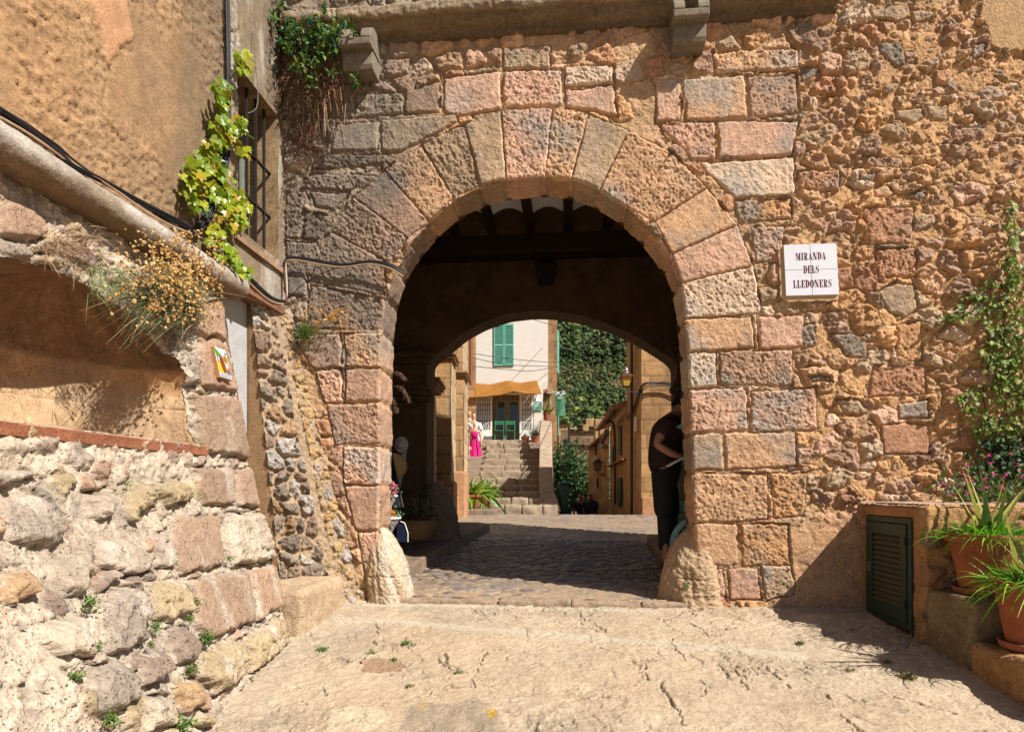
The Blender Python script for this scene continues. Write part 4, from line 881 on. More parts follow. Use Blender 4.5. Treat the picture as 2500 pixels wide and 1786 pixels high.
for k in range(13):
    z = b0+.115+k*.0405
    s = MB().hexa([(x0-.006,a0+.07,z-.012),(x0-.002,a0+.07,z-.016),(x0+.030,a0+.07,z+.02),(x0+.026,a0+.07,z+.024),(x0-.006,a1-.07,z-.012),(x0-.002,a1-.07,z-.016),(x0+.030,a1-.07,z+.02),(x0+.026,a1-.07,z+.024)])
    s.build('louvre', mat_plain('louvre_paint', (88,86,66), .6, .2, 30) if k == 0 else bpy.data.materials['louvre_paint'], leaf_o)
MB().box(x0-.026,x0-.012,a1-.05,a1-.038,-.64,-.56).build('handle', mat_plain('steel', (190,186,176), .35, .1, 20, .8), v)
for z in (-.36,-.82): MB().tube([(x0-.018,a0-.001,z-.03),(x0-.018,a0-.001,z+.03)], .008, 8).build('hinge', M['iron'], v)

# =================== PASSAGE: rear wall, ceiling ===================
YR = 8.70
RO = [onY(x, y, YR) for x, y in ((1043,1330),(1043,1000),(1046,880),(1085,850),(1130,812),(1180,785),(1240,765),(1300,758),(1350,759),(1420,770),(1500,795),(1570,830),(1630,868),(1650,885),(1652,1000),(1652,1330))]
ROP = resample([(p[0], p[2]) for p in RO], .05)
for _ in range(2): ROP[1:-1] = .25*ROP[:-2]+.5*ROP[1:-1]+.25*ROP[2:]
ROP[0, 1] = ROP[-1, 1] = -1.0
ga = thing('passage', 'dark vaulted passage behind the arch with a wide rear arch and beamed ceiling', 'passage', (-.3,7.3,-.9))
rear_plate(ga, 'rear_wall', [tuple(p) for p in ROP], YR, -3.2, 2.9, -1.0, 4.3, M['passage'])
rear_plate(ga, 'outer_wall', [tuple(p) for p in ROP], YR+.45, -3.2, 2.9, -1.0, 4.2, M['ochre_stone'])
Tn = np.gradient(ROP, axis=0); Tn /= np.linalg.norm(Tn, axis=1)[:, None]
vs = []; fs = []
for x, z in ROP: vs += [(x, YR, z), (x, YR+.45, z)]
for i in range(len(ROP)-1): fs.append((2*i, 2*i+1, 2*i+3, 2*i+2))
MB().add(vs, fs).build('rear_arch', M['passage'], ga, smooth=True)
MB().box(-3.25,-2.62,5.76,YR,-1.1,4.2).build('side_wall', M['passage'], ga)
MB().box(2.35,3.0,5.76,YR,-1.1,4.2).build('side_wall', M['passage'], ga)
MB().box(-3.25,3.0,5.70,YR+.5,4.2,4.32).build('roof_light_block', M['ochre_stone'], ga)  # unseen slab added to keep daylight out of the passage
for sx, x in ((-1, ROP[:, 0].min()), (1, ROP[:, 0].max())):
    mb = MB(); xa, xb = (x-.55, x+.015) if sx < 0 else (x-.015, x+.55)
    mb.box(xa, xb, YR-.10, YR-.001, -.8, 1.28)
    mb.build('pilaster', M['passage'], ga, bevel=.01)
    for z0, z1, p in ((1.28,1.36,.05),(1.361,1.44,.09),(1.441,1.52,.05),(1.82,1.90,.07),(1.901,1.98,.11)):
        MB().box(xa-(p if sx > 0 else 0), xb+(p if sx < 0 else 0), YR-.10-p, YR-.002, z0, z1).build('moulding', M['passage'], ga, bevel=.015)
    MB().box(xa, xb, YR-.099, YR-.0015, 1.521, 1.819).build('capital_block', M['passage'], ga)
ZB = 3.54; bx = [onY(p, 583, 8.5)[0] for p in (1023,1116,1204,1296,1387,1480,1573)]
M['cream'] = mat_stone('cream_plaster', (285,285,288), var=.05, scale=5, b1=.004, grain=.15)
for x in bx: MB().box(x-.06, x+.06, 5.762, YR-.02, ZB, ZB+.2).build('beam', M['darkwood'], ga, bevel=.008)
xx = [bx[0]-.55]+bx+[bx[-1]+.55]
for a, b in zip(xx[:-1], xx[1:]):
    vs = []; fs = []; n = 10
    for i in range(n+1):
        t = i/n; x = a+.055+(b-a-.11)*t; z = ZB+.09+.08*math.sin(math.pi*t); vs += [(x, 5.762, z), (x, 8.0, z), (x, 8.0, ZB-.05), ]
    for i in range(n): fs.append((3*i, 3*i+1, 3*i+4, 3*i+3))
    MB().add(vs, fs).build('ceiling_vault', M['cream'], ga, smooth=True)
    vs2 = []; fs2 = []
    for i in range(n+1):
        t = i/n; x = a+.055+(b-a-.11)*t; vs2 += [(x, 8.36, ZB-.02), (x, 8.36, ZB+.09+.08*math.sin(math.pi*t)), (x, 8.0, ZB+.09+.08*math.sin(math.pi*t))]
    for i in range(n): fs2 += [(3*i, 3*i+3, 3*i+4, 3*i+1), (3*i+1, 3*i+4, 3*i+5, 3*i+2)]
    MB().add(vs2, fs2).build('vault_end', M['passage'], ga)
MB().box(-2.62,2.35,8.38,YR-.01,3.27,3.535).build('cross_beam', M['darkwood'], ga, bevel=.01)
la = onY(1332, 660, YR-.12)
l = thing('wall_lantern', 'dark lantern hanging on the inner wall above the rear arch', 'lantern', tuple(la))
MB().tube([(la[0]-.03,YR,la[2]+.17),(la[0]-.03,YR-.12,la[2]+.17)], .04, 8).build('wall_plate', M['iron'], l)
mb = MB(); x, y, z = la
mb.hexa([(x-.10,y-.10,z-.15),(x+.10,y-.10,z-.15),(x+.10,y+.10,z-.15),(x-.10,y+.10,z-.15),(x-.13,y-.11,z+.06),(x+.13,y-.11,z+.06),(x+.13,y+.11,z+.06),(x-.13,y+.11,z+.06)])
mb.build('lamp_glass', mat_plain('dusty_glass', (44,32,26), .3, .3, 10), l)
mb = MB()
for sx, sy in ((-1,-1),(1,-1),(1,1),(-1,1)): mb.tube([(x+sx*.103,y+sy*.103,z-.16),(x+sx*.133,y+sy*.113,z+.07)], .009, 6)
mb.hexa([(x-.15,y-.12,z+.06),(x+.15,y-.12,z+.06),(x+.15,y+.119,z+.06),(x-.15,y+.119,z+.06),(x-.05,y-.05,z+.15),(x+.05,y-.05,z+.15),(x+.05,y+.05,z+.15),(x-.05,y+.05,z+.15)])
mb.box(x-.11,x+.11,y-.11,y+.11,z-.175,z-.152)
mb.build('lamp_frame', M['iron'], l)

# =================== LIGHT AND CAMERA ===================
A_, C_ = .85, .55
el = math.atan2(1, math.hypot(A_, C_))
sun = bpy.data.lights.new('sun', 'SUN'); sun.energy = 4.9; sun.angle = math.radians(.55); sun.color = (1, .955, .89)
so = bpy.data.objects.new('sun', sun); COL.objects.link(so); so.rotation_euler = Vector((-A_, C_, -1)).to_track_quat('-Z', 'Y').to_euler()
W = bpy.data.worlds.new('World'); SC.world = W; W.use_nodes = True; nt = W.node_tree
sky = nt.nodes.new('ShaderNodeTexSky'); sky.sky_type = 'NISHITA'; sky.sun_disc = False; sky.sun_elevation = el
sky.sun_rotation = math.atan2(A_, -C_); sky.altitude = 400; sky.dust_density = 1.2
nt.links.new(sky.outputs[0], nt.nodes['Background'].inputs[0]); nt.nodes['Background'].inputs[1].default_value = .05
cam = bpy.data.cameras.new('camera'); co = bpy.data.objects.new('camera', cam); COL.objects.link(co); SC.camera = co
cam.sensor_width = 36; cam.lens = F0/2500*36; cam.shift_y = (HY-893)/2500.0; cam.clip_start = .05; cam.clip_end = 5000
co.location = (0,0,0); co.rotation_euler = (math.pi/2, 0, TH)
SC.view_settings.view_transform = 'Standard'; SC.view_settings.look = 'None'; SC.view_settings.gamma = 1; SC.view_settings.exposure = .82
SC.cycles.max_bounces = 6; SC.cycles.diffuse_bounces = 5; SC.cycles.use_denoising = True
# =================== FOLIAGE BUILDERS ===================
IVY = [(0,-.02),(.3,-.1),(.52,.22),(.27,.4),(.34,.66),(.12,.64),(0,1),(-.12,.64),(-.34,.66),(-.27,.4),(-.52,.22),(-.3,-.1)]
LANCE = [(0,0),(.17,.28),(.2,.5),(.12,.78),(0,1),(-.12,.78),(-.2,.5),(-.17,.28)]
DISC = [(math.cos(a)*.5, .5+math.sin(a)*.5) for a in np.linspace(0, 2*math.pi, 8)[:-1]]
def unit(v): return v/np.maximum(np.linalg.norm(v, axis=-1, keepdims=True), 1e-9)
def leafmesh(name, pos, dirs, nrm, size, tmpl, col, mat, parent=None, fold=.25, curl=.2):
    pos = np.asarray(pos, float); n = len(pos); T = np.array(tmpl); k = len(T)
    d = unit(np.asarray(dirs, float)); nn = np.asarray(nrm, float); s = unit(np.cross(d, nn)); nn = np.cross(s, d)
    size = np.broadcast_to(np.asarray(size, float), (n,))[:, None, None]
    P = pos[:, None, :]+size*(s[:, None, :]*T[None, :, 0:1]+d[:, None, :]*T[None, :, 1:2]+nn[:, None, :]*(fold*np.abs(T[None, :, 0:1])-curl*T[None, :, 1:2]**2))
    f = np.arange(n*k).reshape(n, k); c = np.repeat(np.asarray(col, float), k, axis=0)
    return link(name, npmesh(name, P.reshape(-1, 3), f, False, np.clip(c, .005, .9)), mat, parent)
def blades(name, base, dirs, length, width, droop, col, mat, parent=None, seg=5, side=None, tip=.15):
    base = np.asarray(base, float); n = len(base); d = unit(np.asarray(dirs, float)); L = np.broadcast_to(length, (n,))[:, None]; Wd = np.broadcast_to(width, (n,))[:, None]; Dp = np.broadcast_to(droop, (n,))[:, None]
    s = unit(np.cross(d, RG.normal(size=(n, 3))+np.array([0,0,.3]))) if side is None else unit(side)
    V = []
    for i in range(seg+1):
        t = i/seg; c = base+d*L*t+np.array([0,0,-1.0])*Dp*L*t*t
        w = Wd*(1-(1-tip)*t**1.6)*.5*(.6+.4*min(1, t*4)); V += [c-s*w, c+s*w]
    P = np.stack(V, 1); k = 2*(seg+1); idx = np.arange(n)[:, None]*k
    f = np.concatenate([idx+np.array([2*i,2*i+1,2*i+3,2*i+2]) for i in range(seg)], 0)
    return link(name, npmesh(name, P.reshape(-1, 3), f, True, np.clip(np.repeat(np.asarray(col, float), k, axis=0), .005, .9)), mat, parent)
def cols(n, *cs_, jit=.18):
    C = np.array([lin(c) for c in cs_]); i = RG.integers(0, len(C), n); return C[i]*(1+RG.uniform(-jit, jit, (n, 1)))
def curve(pts, n=24):
    """smooth path through points"""
    P = np.array(pts, float); m = len(P); out = []
    for i in range(m-1):
        p0, p1, p2, p3 = P[max(i-1,0)], P[i], P[i+1], P[min(i+2,m-1)]
        for t in np.linspace(0, 1, max(2, n//(m-1)), endpoint=False):
            out.append(.5*((2*p1)+(-p0+p2)*t+(2*p0-5*p1+4*p2-p3)*t*t+(-p0+3*p1-3*p2+p3)*t**3))
    out.append(P[-1]); return out
def rnd(n, s): return RG.normal(size=(n, 3))*s

# ---- bright ivy on the left house
root = thing('ivy', 'bright lime-green ivy climbing the cables beside the barred window', 'ivy', tuple(onL(555, 640, .03)))
pos = []
for px, py, r, n in ((590,148,28,22),(537,215,22,16),(540,250,18,10),(548,285,18,10),(545,312,30,22),(575,305,28,16),(535,340,20,10),(505,385,36,30),(480,420,38,26),(520,420,34,24),(465,455,26,14),(535,465,30,14),(560,480,38,26),(590,490,26,14),(480,490,20,10),(560,530,30,14),(590,525,20,10),(515,565,22,14),(540,585,20,8),(555,620,24,16),(575,645,24,14),(600,660,14,8),(600,350,20,6),(590,375,16,5)):
    for _ in range(n):
        a, q = RG.uniform(0, 6.28), r*math.sqrt(RG.uniform(0, 1)); pos.append(onL(px+q*math.cos(a), py+q*math.sin(a)*1.05, RG.uniform(.04, .16)))
pos = np.array(pos); n = len(pos)
leafmesh('leaves', pos, np.array([.25,-.1,-.8])+rnd(n, .45), np.array([1,-.7,.55])+rnd(n, .35), RG.uniform(.045, .10, n), IVY, cols(n, (128,152,26),(150,166,36),(104,132,28),(140,156,34),(162,166,44),(178,150,40)), M['gloss_leaf'], root)
mb = MB()
for pts in ([(545,640),(548,560),(520,470),(530,380),(545,300),(550,210),(590,150)],[(430,540),(445,500),(500,470)],[(600,560),(608,530),(590,490),(560,470)]):
    mb.tube(curve([onL(x, y, .035) for x, y in pts], 30), .006, 5)
mb.build('stem', M['twig'], root, smooth=True)

# ---- ivy on the right wall
root = thing('ivy', 'green ivy sheet hanging down the rubble wall at the right edge', 'ivy', tuple(onY(2450, 1190, YF-.03)))
pos = []; cc = []
for px, py, rx, ry, n in ((2470,520,10,30,16),(2475,580,14,40,26),(2462,640,18,36,30),(2480,680,26,30,34),(2440,700,40,14,30),(2380,725,30,10,22),(2320,775,26,12,20),(2350,760,20,20,16),(2420,740,40,30,44),(2480,760,30,40,52),(2440,810,40,40,70),(2490,850,36,50,80),(2420,860,30,30,40),(2460,900,44,40,80),(2500,960,40,60,80),(2440,960,30,40,50),(2380,960,16,20,18),(2345,970,26,10,18),(2370,1000,16,14,14),(2410,1030,26,20,28),(2395,1050,30,14,18),(2450,1050,44,50,90),(2500,1090,50,60,110),(2460,1120,44,40,90),(2420,1150,36,30,50),(2510,1160,50,40,70),(2405,1085,14,20,12),(2370,1110,12,10,8),(2570,800,60,200,90),(2570,1050,60,120,90)):
    for _ in range(int(n*1.1)):
        pos.append(onY(px+RG.normal()*rx*.55, py+RG.normal()*ry*.55, YF-RG.uniform(.03, .12)))
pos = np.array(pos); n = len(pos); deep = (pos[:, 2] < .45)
C = cols(n, (116,142,54),(138,158,70),(92,122,46),(150,160,78)); C[deep] = cols(deep.sum(), (46,74,34),(60,92,40),(84,116,46),(38,62,32))  # lower leaves painted darker green for the shade they hang in
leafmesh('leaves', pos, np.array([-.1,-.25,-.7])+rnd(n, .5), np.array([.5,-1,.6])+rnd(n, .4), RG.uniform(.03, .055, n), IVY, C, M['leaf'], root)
mb = MB()
for pts in ([(2470,500),(2480,600),(2465,690),(2450,800),(2470,920),(2440,1050),(2460,1180)],[(2465,690),(2400,715),(2310,785)],[(2450,810),(2420,870),(2400,960),(2420,1040)],[(2440,940),(2380,965),(2330,975)]):
    mb.tube(curve([onY(x, y, YF-.025) for x, y in pts], 30), .005, 5)
mb.build('stem', M['twig'], root, smooth=True)

# ---- shrub rooted above the left corbel, with its dead stems hanging
def hang_shrub(lab, spots, dead, droots, seed_px):
    root = thing('shrub', lab, 'shrub', tuple(onY(*seed_px, YF-.05)))
    P = []; D = []
    for px, py, r, n in spots:
        for _ in range(n):
            a, q = RG.uniform(0, 6.28), r*math.sqrt(RG.uniform(0, 1)); c = onY(px+q*math.cos(a), py+q*math.sin(a), YF-RG.uniform(.06, .30)); ax = unit(np.array([RG.normal()*.6, -.8, RG.normal()*.6-.1]))
            for _ in range(7): P.append(c+rnd(1, .012)[0]); D.append(ax*.5+rnd(1, .6)[0])
    P = np.array(P); D = np.array(D); n = len(P)
    leafmesh('leaves', P, D, np.array([.3,-.6,.8])+rnd(n, .4), RG.uniform(.035, .075, n), LANCE, cols(n, (62,104,56),(84,124,60),(104,140,62),(52,92,60),(134,152,66)), M['leaf'], root)
    B = []; DD = []
    for px, py, r, n in dead:
        for _ in range(n): B.append(onY(px+RG.normal()*r*.6, py+RG.normal()*r*.6, YF-RG.uniform(.03, .2))); DD.append(np.array([RG.normal()*.5, -.3+RG.normal()*.3, RG.normal()*.5-.3]))
    n = len(B); blades('dead_leaves', B, DD, RG.uniform(.03, .09, n), RG.uniform(.006, .014, n), .2, cols(n, (118,70,42),(96,58,36),(140,92,56),(84,56,40)), M['dry'], root, seg=3)
    B = []; DD = []
    for px, py, r, n in droots:
        for _ in range(n): B.append(onY(px+RG.uniform(-r, r), py+RG.uniform(-r, r)*.6, YF-RG.uniform(.03, .16))); DD.append(np.array([RG.normal()*.25, RG.normal()*.1-.05, -1]))
    if B:
        n = len(B); blades('hanging_stem', B, DD, RG.uniform(.15, .42, n), .007, RG.uniform(-.1, .25, n), cols(n, (150,118,90),(120,86,60),(96,66,48),(176,146,116)), M['dry'], root, seg=6, tip=.5)
    return root
hang_shrub('leafy green shrub with rusty dead stems hanging beside the left corbel', ((760,80,44,26),(800,60,44,24),(720,60,30,12),(840,95,26,10),(730,110,30,14),(770,130,40,22),(700,95,22,8),(820,110,24,6),(850,75,20,5),(740,160,30,8),(800,160,24,6),(760,190,24,5),(860,190,22,5),(700,70,16,4),(775,215,18,3)), ((760,170,55,240),(740,90,60,140),(800,50,60,60),(700,190,30,80),(790,200,50,160)), ((760,200,70,70),(720,220,40,24),(810,210,40,24)), (760,160))
hang_shrub('small tuft of green shrub over brown dead leaves in the top corner', ((650,20,22,8),(640,45,16,5),(690,25,20,6),(665,55,16,4)), ((655,60,24,120),(690,50,18,40)), ((650,70,18,12),), (655,50))
root = thing('dead_plant', 'reddish brown dried plant clinging to the sooty wall left of the arch', 'dead plant', tuple(onY(745, 370, YF-.03)))
B = [onY(750+RG.normal()*26, 335+RG.normal()*42, YF-RG.uniform(.02, .1)) for _ in range(420)]; n = len(B)
blades('dead_foliage', B, np.array([0,-.3,-.2])+rnd(n, .6), RG.uniform(.03, .12, n), RG.uniform(.004, .009, n), .25, cols(n, (112,66,46),(92,60,44),(128,84,60)), M['dry'], root, seg=3)
B = [onY(690+RG.normal()*14, 480+RG.normal()*40, YF-RG.uniform(.01, .06)) for _ in range(40)]; n = len(B)
blades('dry_tendril', B, np.array([0,-.1,-.3])+rnd(n, .6), RG.uniform(.1, .24, n), .005, .3, cols(n, (170,140,116),(140,112,92)), M['dry'], root, seg=6, tip=.6)

# ---- everlasting bush on the ledge, with golden dry heads
root = thing('everlasting_bush', 'grey-green bush with masses of golden dried flower heads below the ledge', 'bush', tuple(onL(430, 790, 0)))
ctr = onL(430, 770, .02); n = 2300; B = np.repeat(ctr[None], n, 0)+rnd(n, .02)+np.stack([RG.uniform(0,.04,n), RG.uniform(-.3,.22,n), RG.uniform(-.02,.14,n)], 1)
tgt = np.array([onL(RG.normal(385, 75), RG.normal(690, 48), RG.uniform(.05, .38)) for _ in range(n)])
dv = tgt-B; blades('stems', B, dv+np.array([0,0,.06]), np.linalg.norm(dv, axis=1)*RG.uniform(.5, .95, n), RG.uniform(.003, .006, n), .2, cols(n, (124,132,92),(146,148,110),(168,158,120),(104,114,76)), M['dry'], root, seg=5)
m = 1250; tg = []
while len(tg) < m:
    x, y = RG.normal(440, 68), RG.normal(672, 60)
    if y > 560+.0*x and y < 800 and x < 548 and x > 230: tg.append(onL(x, y, RG.uniform(.06, .42)))
tg = np.array(tg); D = np.array([.5,-.3,.5])+rnd(m, .5); sz = RG.uniform(.010, .021, m)
leafmesh('flower_heads', np.vstack([tg, tg]), np.vstack([D, D+rnd(m, .6)]), np.array([.6,-.6,.6])+rnd(2*m, .5), np.r_[sz, sz*.8], DISC, cols(2*m, (212,170,104),(190,142,82),(232,204,150),(164,116,66),(222,186,124)), M['dry'], root, fold=.5, curl=.4)
B = np.array([onL(RG.uniform(215, 330), RG.uniform(650, 720), RG.uniform(.01,.06)) for _ in range(260)]); n = len(B)
blades('low_stems', B, np.array([.45,.0,-.25])+rnd(n, .4), RG.uniform(.04, .13, n), RG.uniform(.003,.006,n), .4, cols(n, (112,132,72),(136,150,92),(160,160,112)), M['dry'], root, seg=4)
root = thing('dry_grass', 'greyish dry grass tuft on the stones under the ledge, far left', 'dry grass', tuple(onL(160, 620, 0)))
B = np.array([onL(RG.normal(170, 40), RG.normal(600, 22), RG.uniform(.0,.04)) for _ in range(320)]); n = len(B)
blades('stems', B, np.array([.3,.1,.3])+rnd(n, .6), RG.uniform(.05, .15, n), .0035, .3, cols(n, (176,140,116),(150,118,98),(196,168,140)), M['dry'], root, seg=4)
root = thing('everlasting_tuft', 'small green tuft with golden dry flowers rooted in the buttress top', 'tuft', tuple(onY(745, 810, YF-.06)))
c0 = onY(745, 818, YF-.08); n = 420
blades('stems', np.repeat(c0[None], n, 0)+rnd(n, .022), np.array([.15,-.35,.7])+rnd(n, .45), RG.uniform(.06, .15, n), .005, .25, cols(n, (92,124,56),(112,140,66),(128,150,84)), M['leaf'], root, seg=4)
tg = np.array([onY(RG.uniform(735, 850), RG.normal(772, 18), YF-RG.uniform(.05, .2)) for _ in range(60)]); n = len(tg)
for t_ in tg: leafmesh('flower_head', [t_, t_], np.array([.3,-.5,.5])+rnd(2, .5), np.array([.4,-.8,.5])+rnd(2, .4), RG.uniform(.014, .024, 2), DISC, cols(2, (210,156,70),(190,132,60)), M['dry'], root)
n = 60; dv = tg-c0; blades('dry_stems', np.repeat(c0[None], n, 0), dv, np.linalg.norm(dv, axis=1), .003, .02, cols(n, (170,150,100)), M['dry'], root, seg=4, tip=.8)

# ---- weeds
WEED = [('E',780,105,'L',.035,'small weed in the joint beside the yellow boulder, upper base wall'),('E',545,835,'L',.045,'weed under the pale block at the left of the boulder wall'),('E',1200,830,'L',.06,'tall narrow weed left of the big tan block'),
 ('E',1165,935,'L',.05,'weed under the cream boulder in the base wall'),('E',1265,1062,'L',.06,'bushy weed where the base wall meets the yellow boulder'),('E',955,975,'L',.04,'weed between two boulders in the middle of the base wall'),
 ('E',920,1085,'L',.035,'flat weed under the big mauve-grey boulder'),('E',595,1095,'L',.03,'tiny dark weed in a hole of the base wall'),('E',460,1280,'L',.05,'dark green weed left of a round grey pebble'),
 ('E',685,1552,'L',.05,'weed near the bottom of the base wall'),('E',1175,1240,'L',.06,'weed hanging between boulders near the wall foot'),('E',1405,560,'L',.035,'weed in the upright joint between two dressed blocks'),
 ('E',1125,1595,'L',.10,'broad-leaved weed at the bottom edge of the base wall'),('E',1510,1320,'G',.08,'largest weed at the foot of the base wall'),('E',1560,1255,'G',.05,'weed at the foot of the ochre corner block'),
 ('K',950,1385,'S',.07,'grey-green weed on the stone step'),('K',1125,1160,'B',.03,'bright weed on the mortar strip of the buttress'),('K',1040,1245,'B',.035,'bright weed near the foot of the buttress'),
 ('H',215,1120,'G',.07,'round weed tuft in the concrete near the step'),('H',525,1145,'G',.05,'weed tuft by the dirt-filled hole'),('H',735,1080,'G',.045,'weed in the broken hollow of the concrete'),('H',660,1182,'G',.04,'weed at the edge of the dirt patch'),
 ('H',1045,1265,'G',.035,'weed at the end of the deep crack'),('H',755,1345,'G',.04,'dry weed in the cracked concrete, bottom left of centre'),('H',520,805,'G',.05,'weed at the foot of the left jamb'),
 ('F',890,1080,'G',.06,'dry weed at the edge of the terrace shadow'),('F',1190,1245,'G',.06,'flat dry weed along the long crack'),('F',1420,1195,'G',.05,'dry weed inside the plant shadow'),('F',1540,1290,'G',.09,'largest dry weed, near the lower step'),('F',190,725,'J',.06,'leafy weed against the right jamb')]
for s, x, y, w, r, lab in WEED:
    (px, py), = PX(s, [(x, y)])
    c = {'L': lambda: onL(px, py, .02), 'G': lambda: onG(px, py), 'S': lambda: onG(px, py)*np.array([1,1,0])+np.array([0,0,-.72]), 'B': lambda: onY(px, py, 5.1), 'J': lambda: onY(px, py, 5.34)}[w]()
    if w == 'S': c = onY(px, py, 5.05)
    dry = 'dry' in lab; n = int((60+900*r)*RG.uniform(.5, 1.3)); r = r*RG.uniform(.6, 1.05)
    up = np.array([.7,-.2,.5]) if w == 'L' else np.array([.2,-.8,.4]) if w in 'BJ' else np.array([0,-.1,.8])
    rt = thing('weed', lab, 'weed', tuple(c), 'weeds in the cracks and joints')
    P = c+rnd(n, .33*r)*np.array([1,1,.4 if w in 'GS' else 1]); D = up+rnd(n, .7)
    leafmesh('leaves', P, D, np.array([.4,-.4,.9])+rnd(n, .4), RG.uniform(.25, .5, n)*r, LANCE, cols(n, *(((96,110,54),(124,116,66),(140,112,70)) if dry else ((84,122,52),(110,146,62),(66,100,46),(140,140,76)))), M['leaf'], rt)

# =================== POTS ON THE TERRACE STEPS ===================
def pot_plant(lab, base, rt, hgt, seed, sword, tall=1.0):
    root = thing('potted_plant', lab, 'potted plant', tuple(base), 'terracotta pots on the terrace steps')
    x, y, z = base; rb = rt*.68; prof = [(rb,.03),(rb*1.04,.05),(rt*.93,hgt*.82),(rt*.94,hgt*.84),(rt*1.04,hgt*.86),(rt*1.07,hgt*.93),(rt*1.05,hgt),(rt*.97,hgt),(rt*.93,hgt*.93),(0.01,hgt*.9)]
    MB().lathe(prof, base, 48).build('pot', M['terracotta'], root, smooth=True)
    MB().lathe([(rb*.9,0),(rb*1.22,.003),(rb*1.3,.04),(rb*1.25,.042),(rb*1.1,.012),(0.01,.011)], base, 40).build('saucer', mat_plain('stained_saucer', (176,110,74), .8, .3, 25) if 'stained_saucer' not in bpy.data.materials else bpy.data.materials['stained_saucer'], root, smooth=True)
    top = np.array([x, y, z+hgt*.92]); n = 620
    B = top+np.stack([RG.normal(size=n)*rt*.42, RG.normal(size=n)*rt*.42, np.zeros(n)], 1); D = (B-top)*3.2+np.array([0,0,.45])+rnd(n, .25)
    blades('grass', B, D, RG.uniform(.12, .30, n), RG.uniform(.007, .013, n), RG.uniform(.25, .85, n), cols(n, (96,158,32),(122,178,44),(76,136,34),(146,190,60)), M['gloss_leaf'], root, seg=6)
    m = sword; B = top+np.stack([RG.normal(size=m)*.035, RG.normal(size=m)*.035, np.zeros(m)], 1); a = np.linspace(0, 6.28, m)+RG.uniform(-.3, .3, m); tl = RG.uniform(.25, 1.1, m)
    D = np.stack([np.cos(a)*tl, np.sin(a)*tl, np.ones(m)], 1)
    blades('sword_leaves', B, D, RG.uniform(.38, .60, m)*tall, RG.uniform(.028, .042, m), RG.uniform(.02, .35, m), cols(m, (82,112,50),(110,138,62),(176,180,88),(62,92,48),(196,190,110)), M['gloss_leaf'], root, seg=8, tip=.04, side=np.stack([-np.sin(a), np.cos(a), RG.normal(size=m)*.25], 1))
pot_plant('large terracotta pot with sword leaves and bright grass on the upper step', (2.78,4.36,-.675), .235, .40, 1, 15)
pot_plant('terracotta pot with yellow-edged sword leaves on the lower step, cut by the edge', (2.735,3.87,-.92), .215, .40, 2, 13)
root = thing('flower_bush', 'dark leafy bush with small magenta flowers on the terrace behind the pots', 'flower bush', (3.35,5.1,TZ))
n = 900; P = np.stack([RG.normal(3.45,.36,n), RG.normal(5.12,.1,n), TZ+np.abs(RG.normal(0,.14,n))], 1); P = P[P[:, 0] > 2.85]; n = len(P)
leafmesh('leaves', P, np.array([-.1,-.2,.5])+rnd(n, .6), np.array([.3,-.7,.6])+rnd(n, .4), RG.uniform(.03, .055, n), LANCE, cols(n, (56,92,40),(76,112,46),(44,76,38),(98,128,52)), M['leaf'], root)
n = 70; P = np.stack([RG.normal(3.4,.36,n), RG.normal(5.0,.08,n), TZ+.06+np.abs(RG.normal(0,.12,n))], 1); P = P[P[:, 0] > 2.85]
for p_ in P: leafmesh('flower', np.repeat(p_[None], 5, 0), rnd(5, 1), np.array([.2,-1,.4])+rnd(5, .3), .024, LANCE, cols(5, (214,48,140),(190,40,120),(228,84,160)), M['leaf'], root)

# =================== STREET SIGN AND TILE PICTURE ===================
zs8 = lambda x, y: onY(1880+x/9.555, 570+y/9.555, YF-.045)
sg = thing('street_sign', 'white four-tile street sign with dark red lettering on the gate wall', 'street sign', tuple(zs8(950, 850)))
q00, q10, q01, q11 = zs8(303,272), zs8(1537,236), zs8(362,1463), zs8(1603,1430)
def bil(u, v, o=0.0): p = (q00*(1-u)+q10*u)*(1-v)+(q01*(1-u)+q11*u)*v; return (p[0], p[1]-o, p[2])
out = []
for t in np.linspace(0, 1, 60, endpoint=False):
    if t < .25: u, v = t*4, -.005
    elif t < .5: u, v = 1.012, (t-.25)*4
    elif t < .75: u, v = 1-(t-.5)*4, 1.10
    else: u, v = -.085, 1-(t-.75)*4
    j = .012*math.sin(t*71)+.010*math.sin(t*163); out.append(bil(u+(j if .25 <= t < .5 or t >= .75 else 0), v+(j if t < .25 or .5 <= t < .75 else 0)*.9))
MB().add([(x, YF+.03, z) for x, y, z in out]+[(x, YF-.037, z) for x, y, z in out], [tuple(range(60,120))]+[(i, (i+1)%60, (i+1)%60+60, i+60) for i in range(60)]).build('mortar_bed', mat_stone('bed_mortar', (224,190,146), var=.12, scale=14, b1=.002), sg, bevel=.004)
for i in (0, 1):
    for j in (0, 1):
        g = .0035; a, b, c, d = i*.5+g, i*.5+.5-g, j*.5+g, j*.5+.5-g
        f = [bil(a,c,.010), bil(b,c,.010), bil(b,d,.010), bil(a,d,.010)]; k = [bil(a,c,-.012), bil(b,c,-.012), bil(b,d,-.012), bil(a,d,-.012)]
        MB().hexa(f+k).build('tile', M['tile'], sg, bevel=.0015)
def ell(cx, cy, rx, ry, a0, a1, n=14): return [(cx+rx*math.cos(a), cy+ry*math.sin(a)) for a in np.linspace(a0, a1, n)]
def band(o, i): return [(o[k], o[k+1], i[k+1], i[k]) for k in range(len(o)-1)]
def bx4(a, b, c, d): return [((a,c),(b,c),(b,d),(a,d))]
H2 = math.pi/2
def srf(a, b, y): return bx4(a, b, *((0,.045) if y == 0 else (.955,1)))
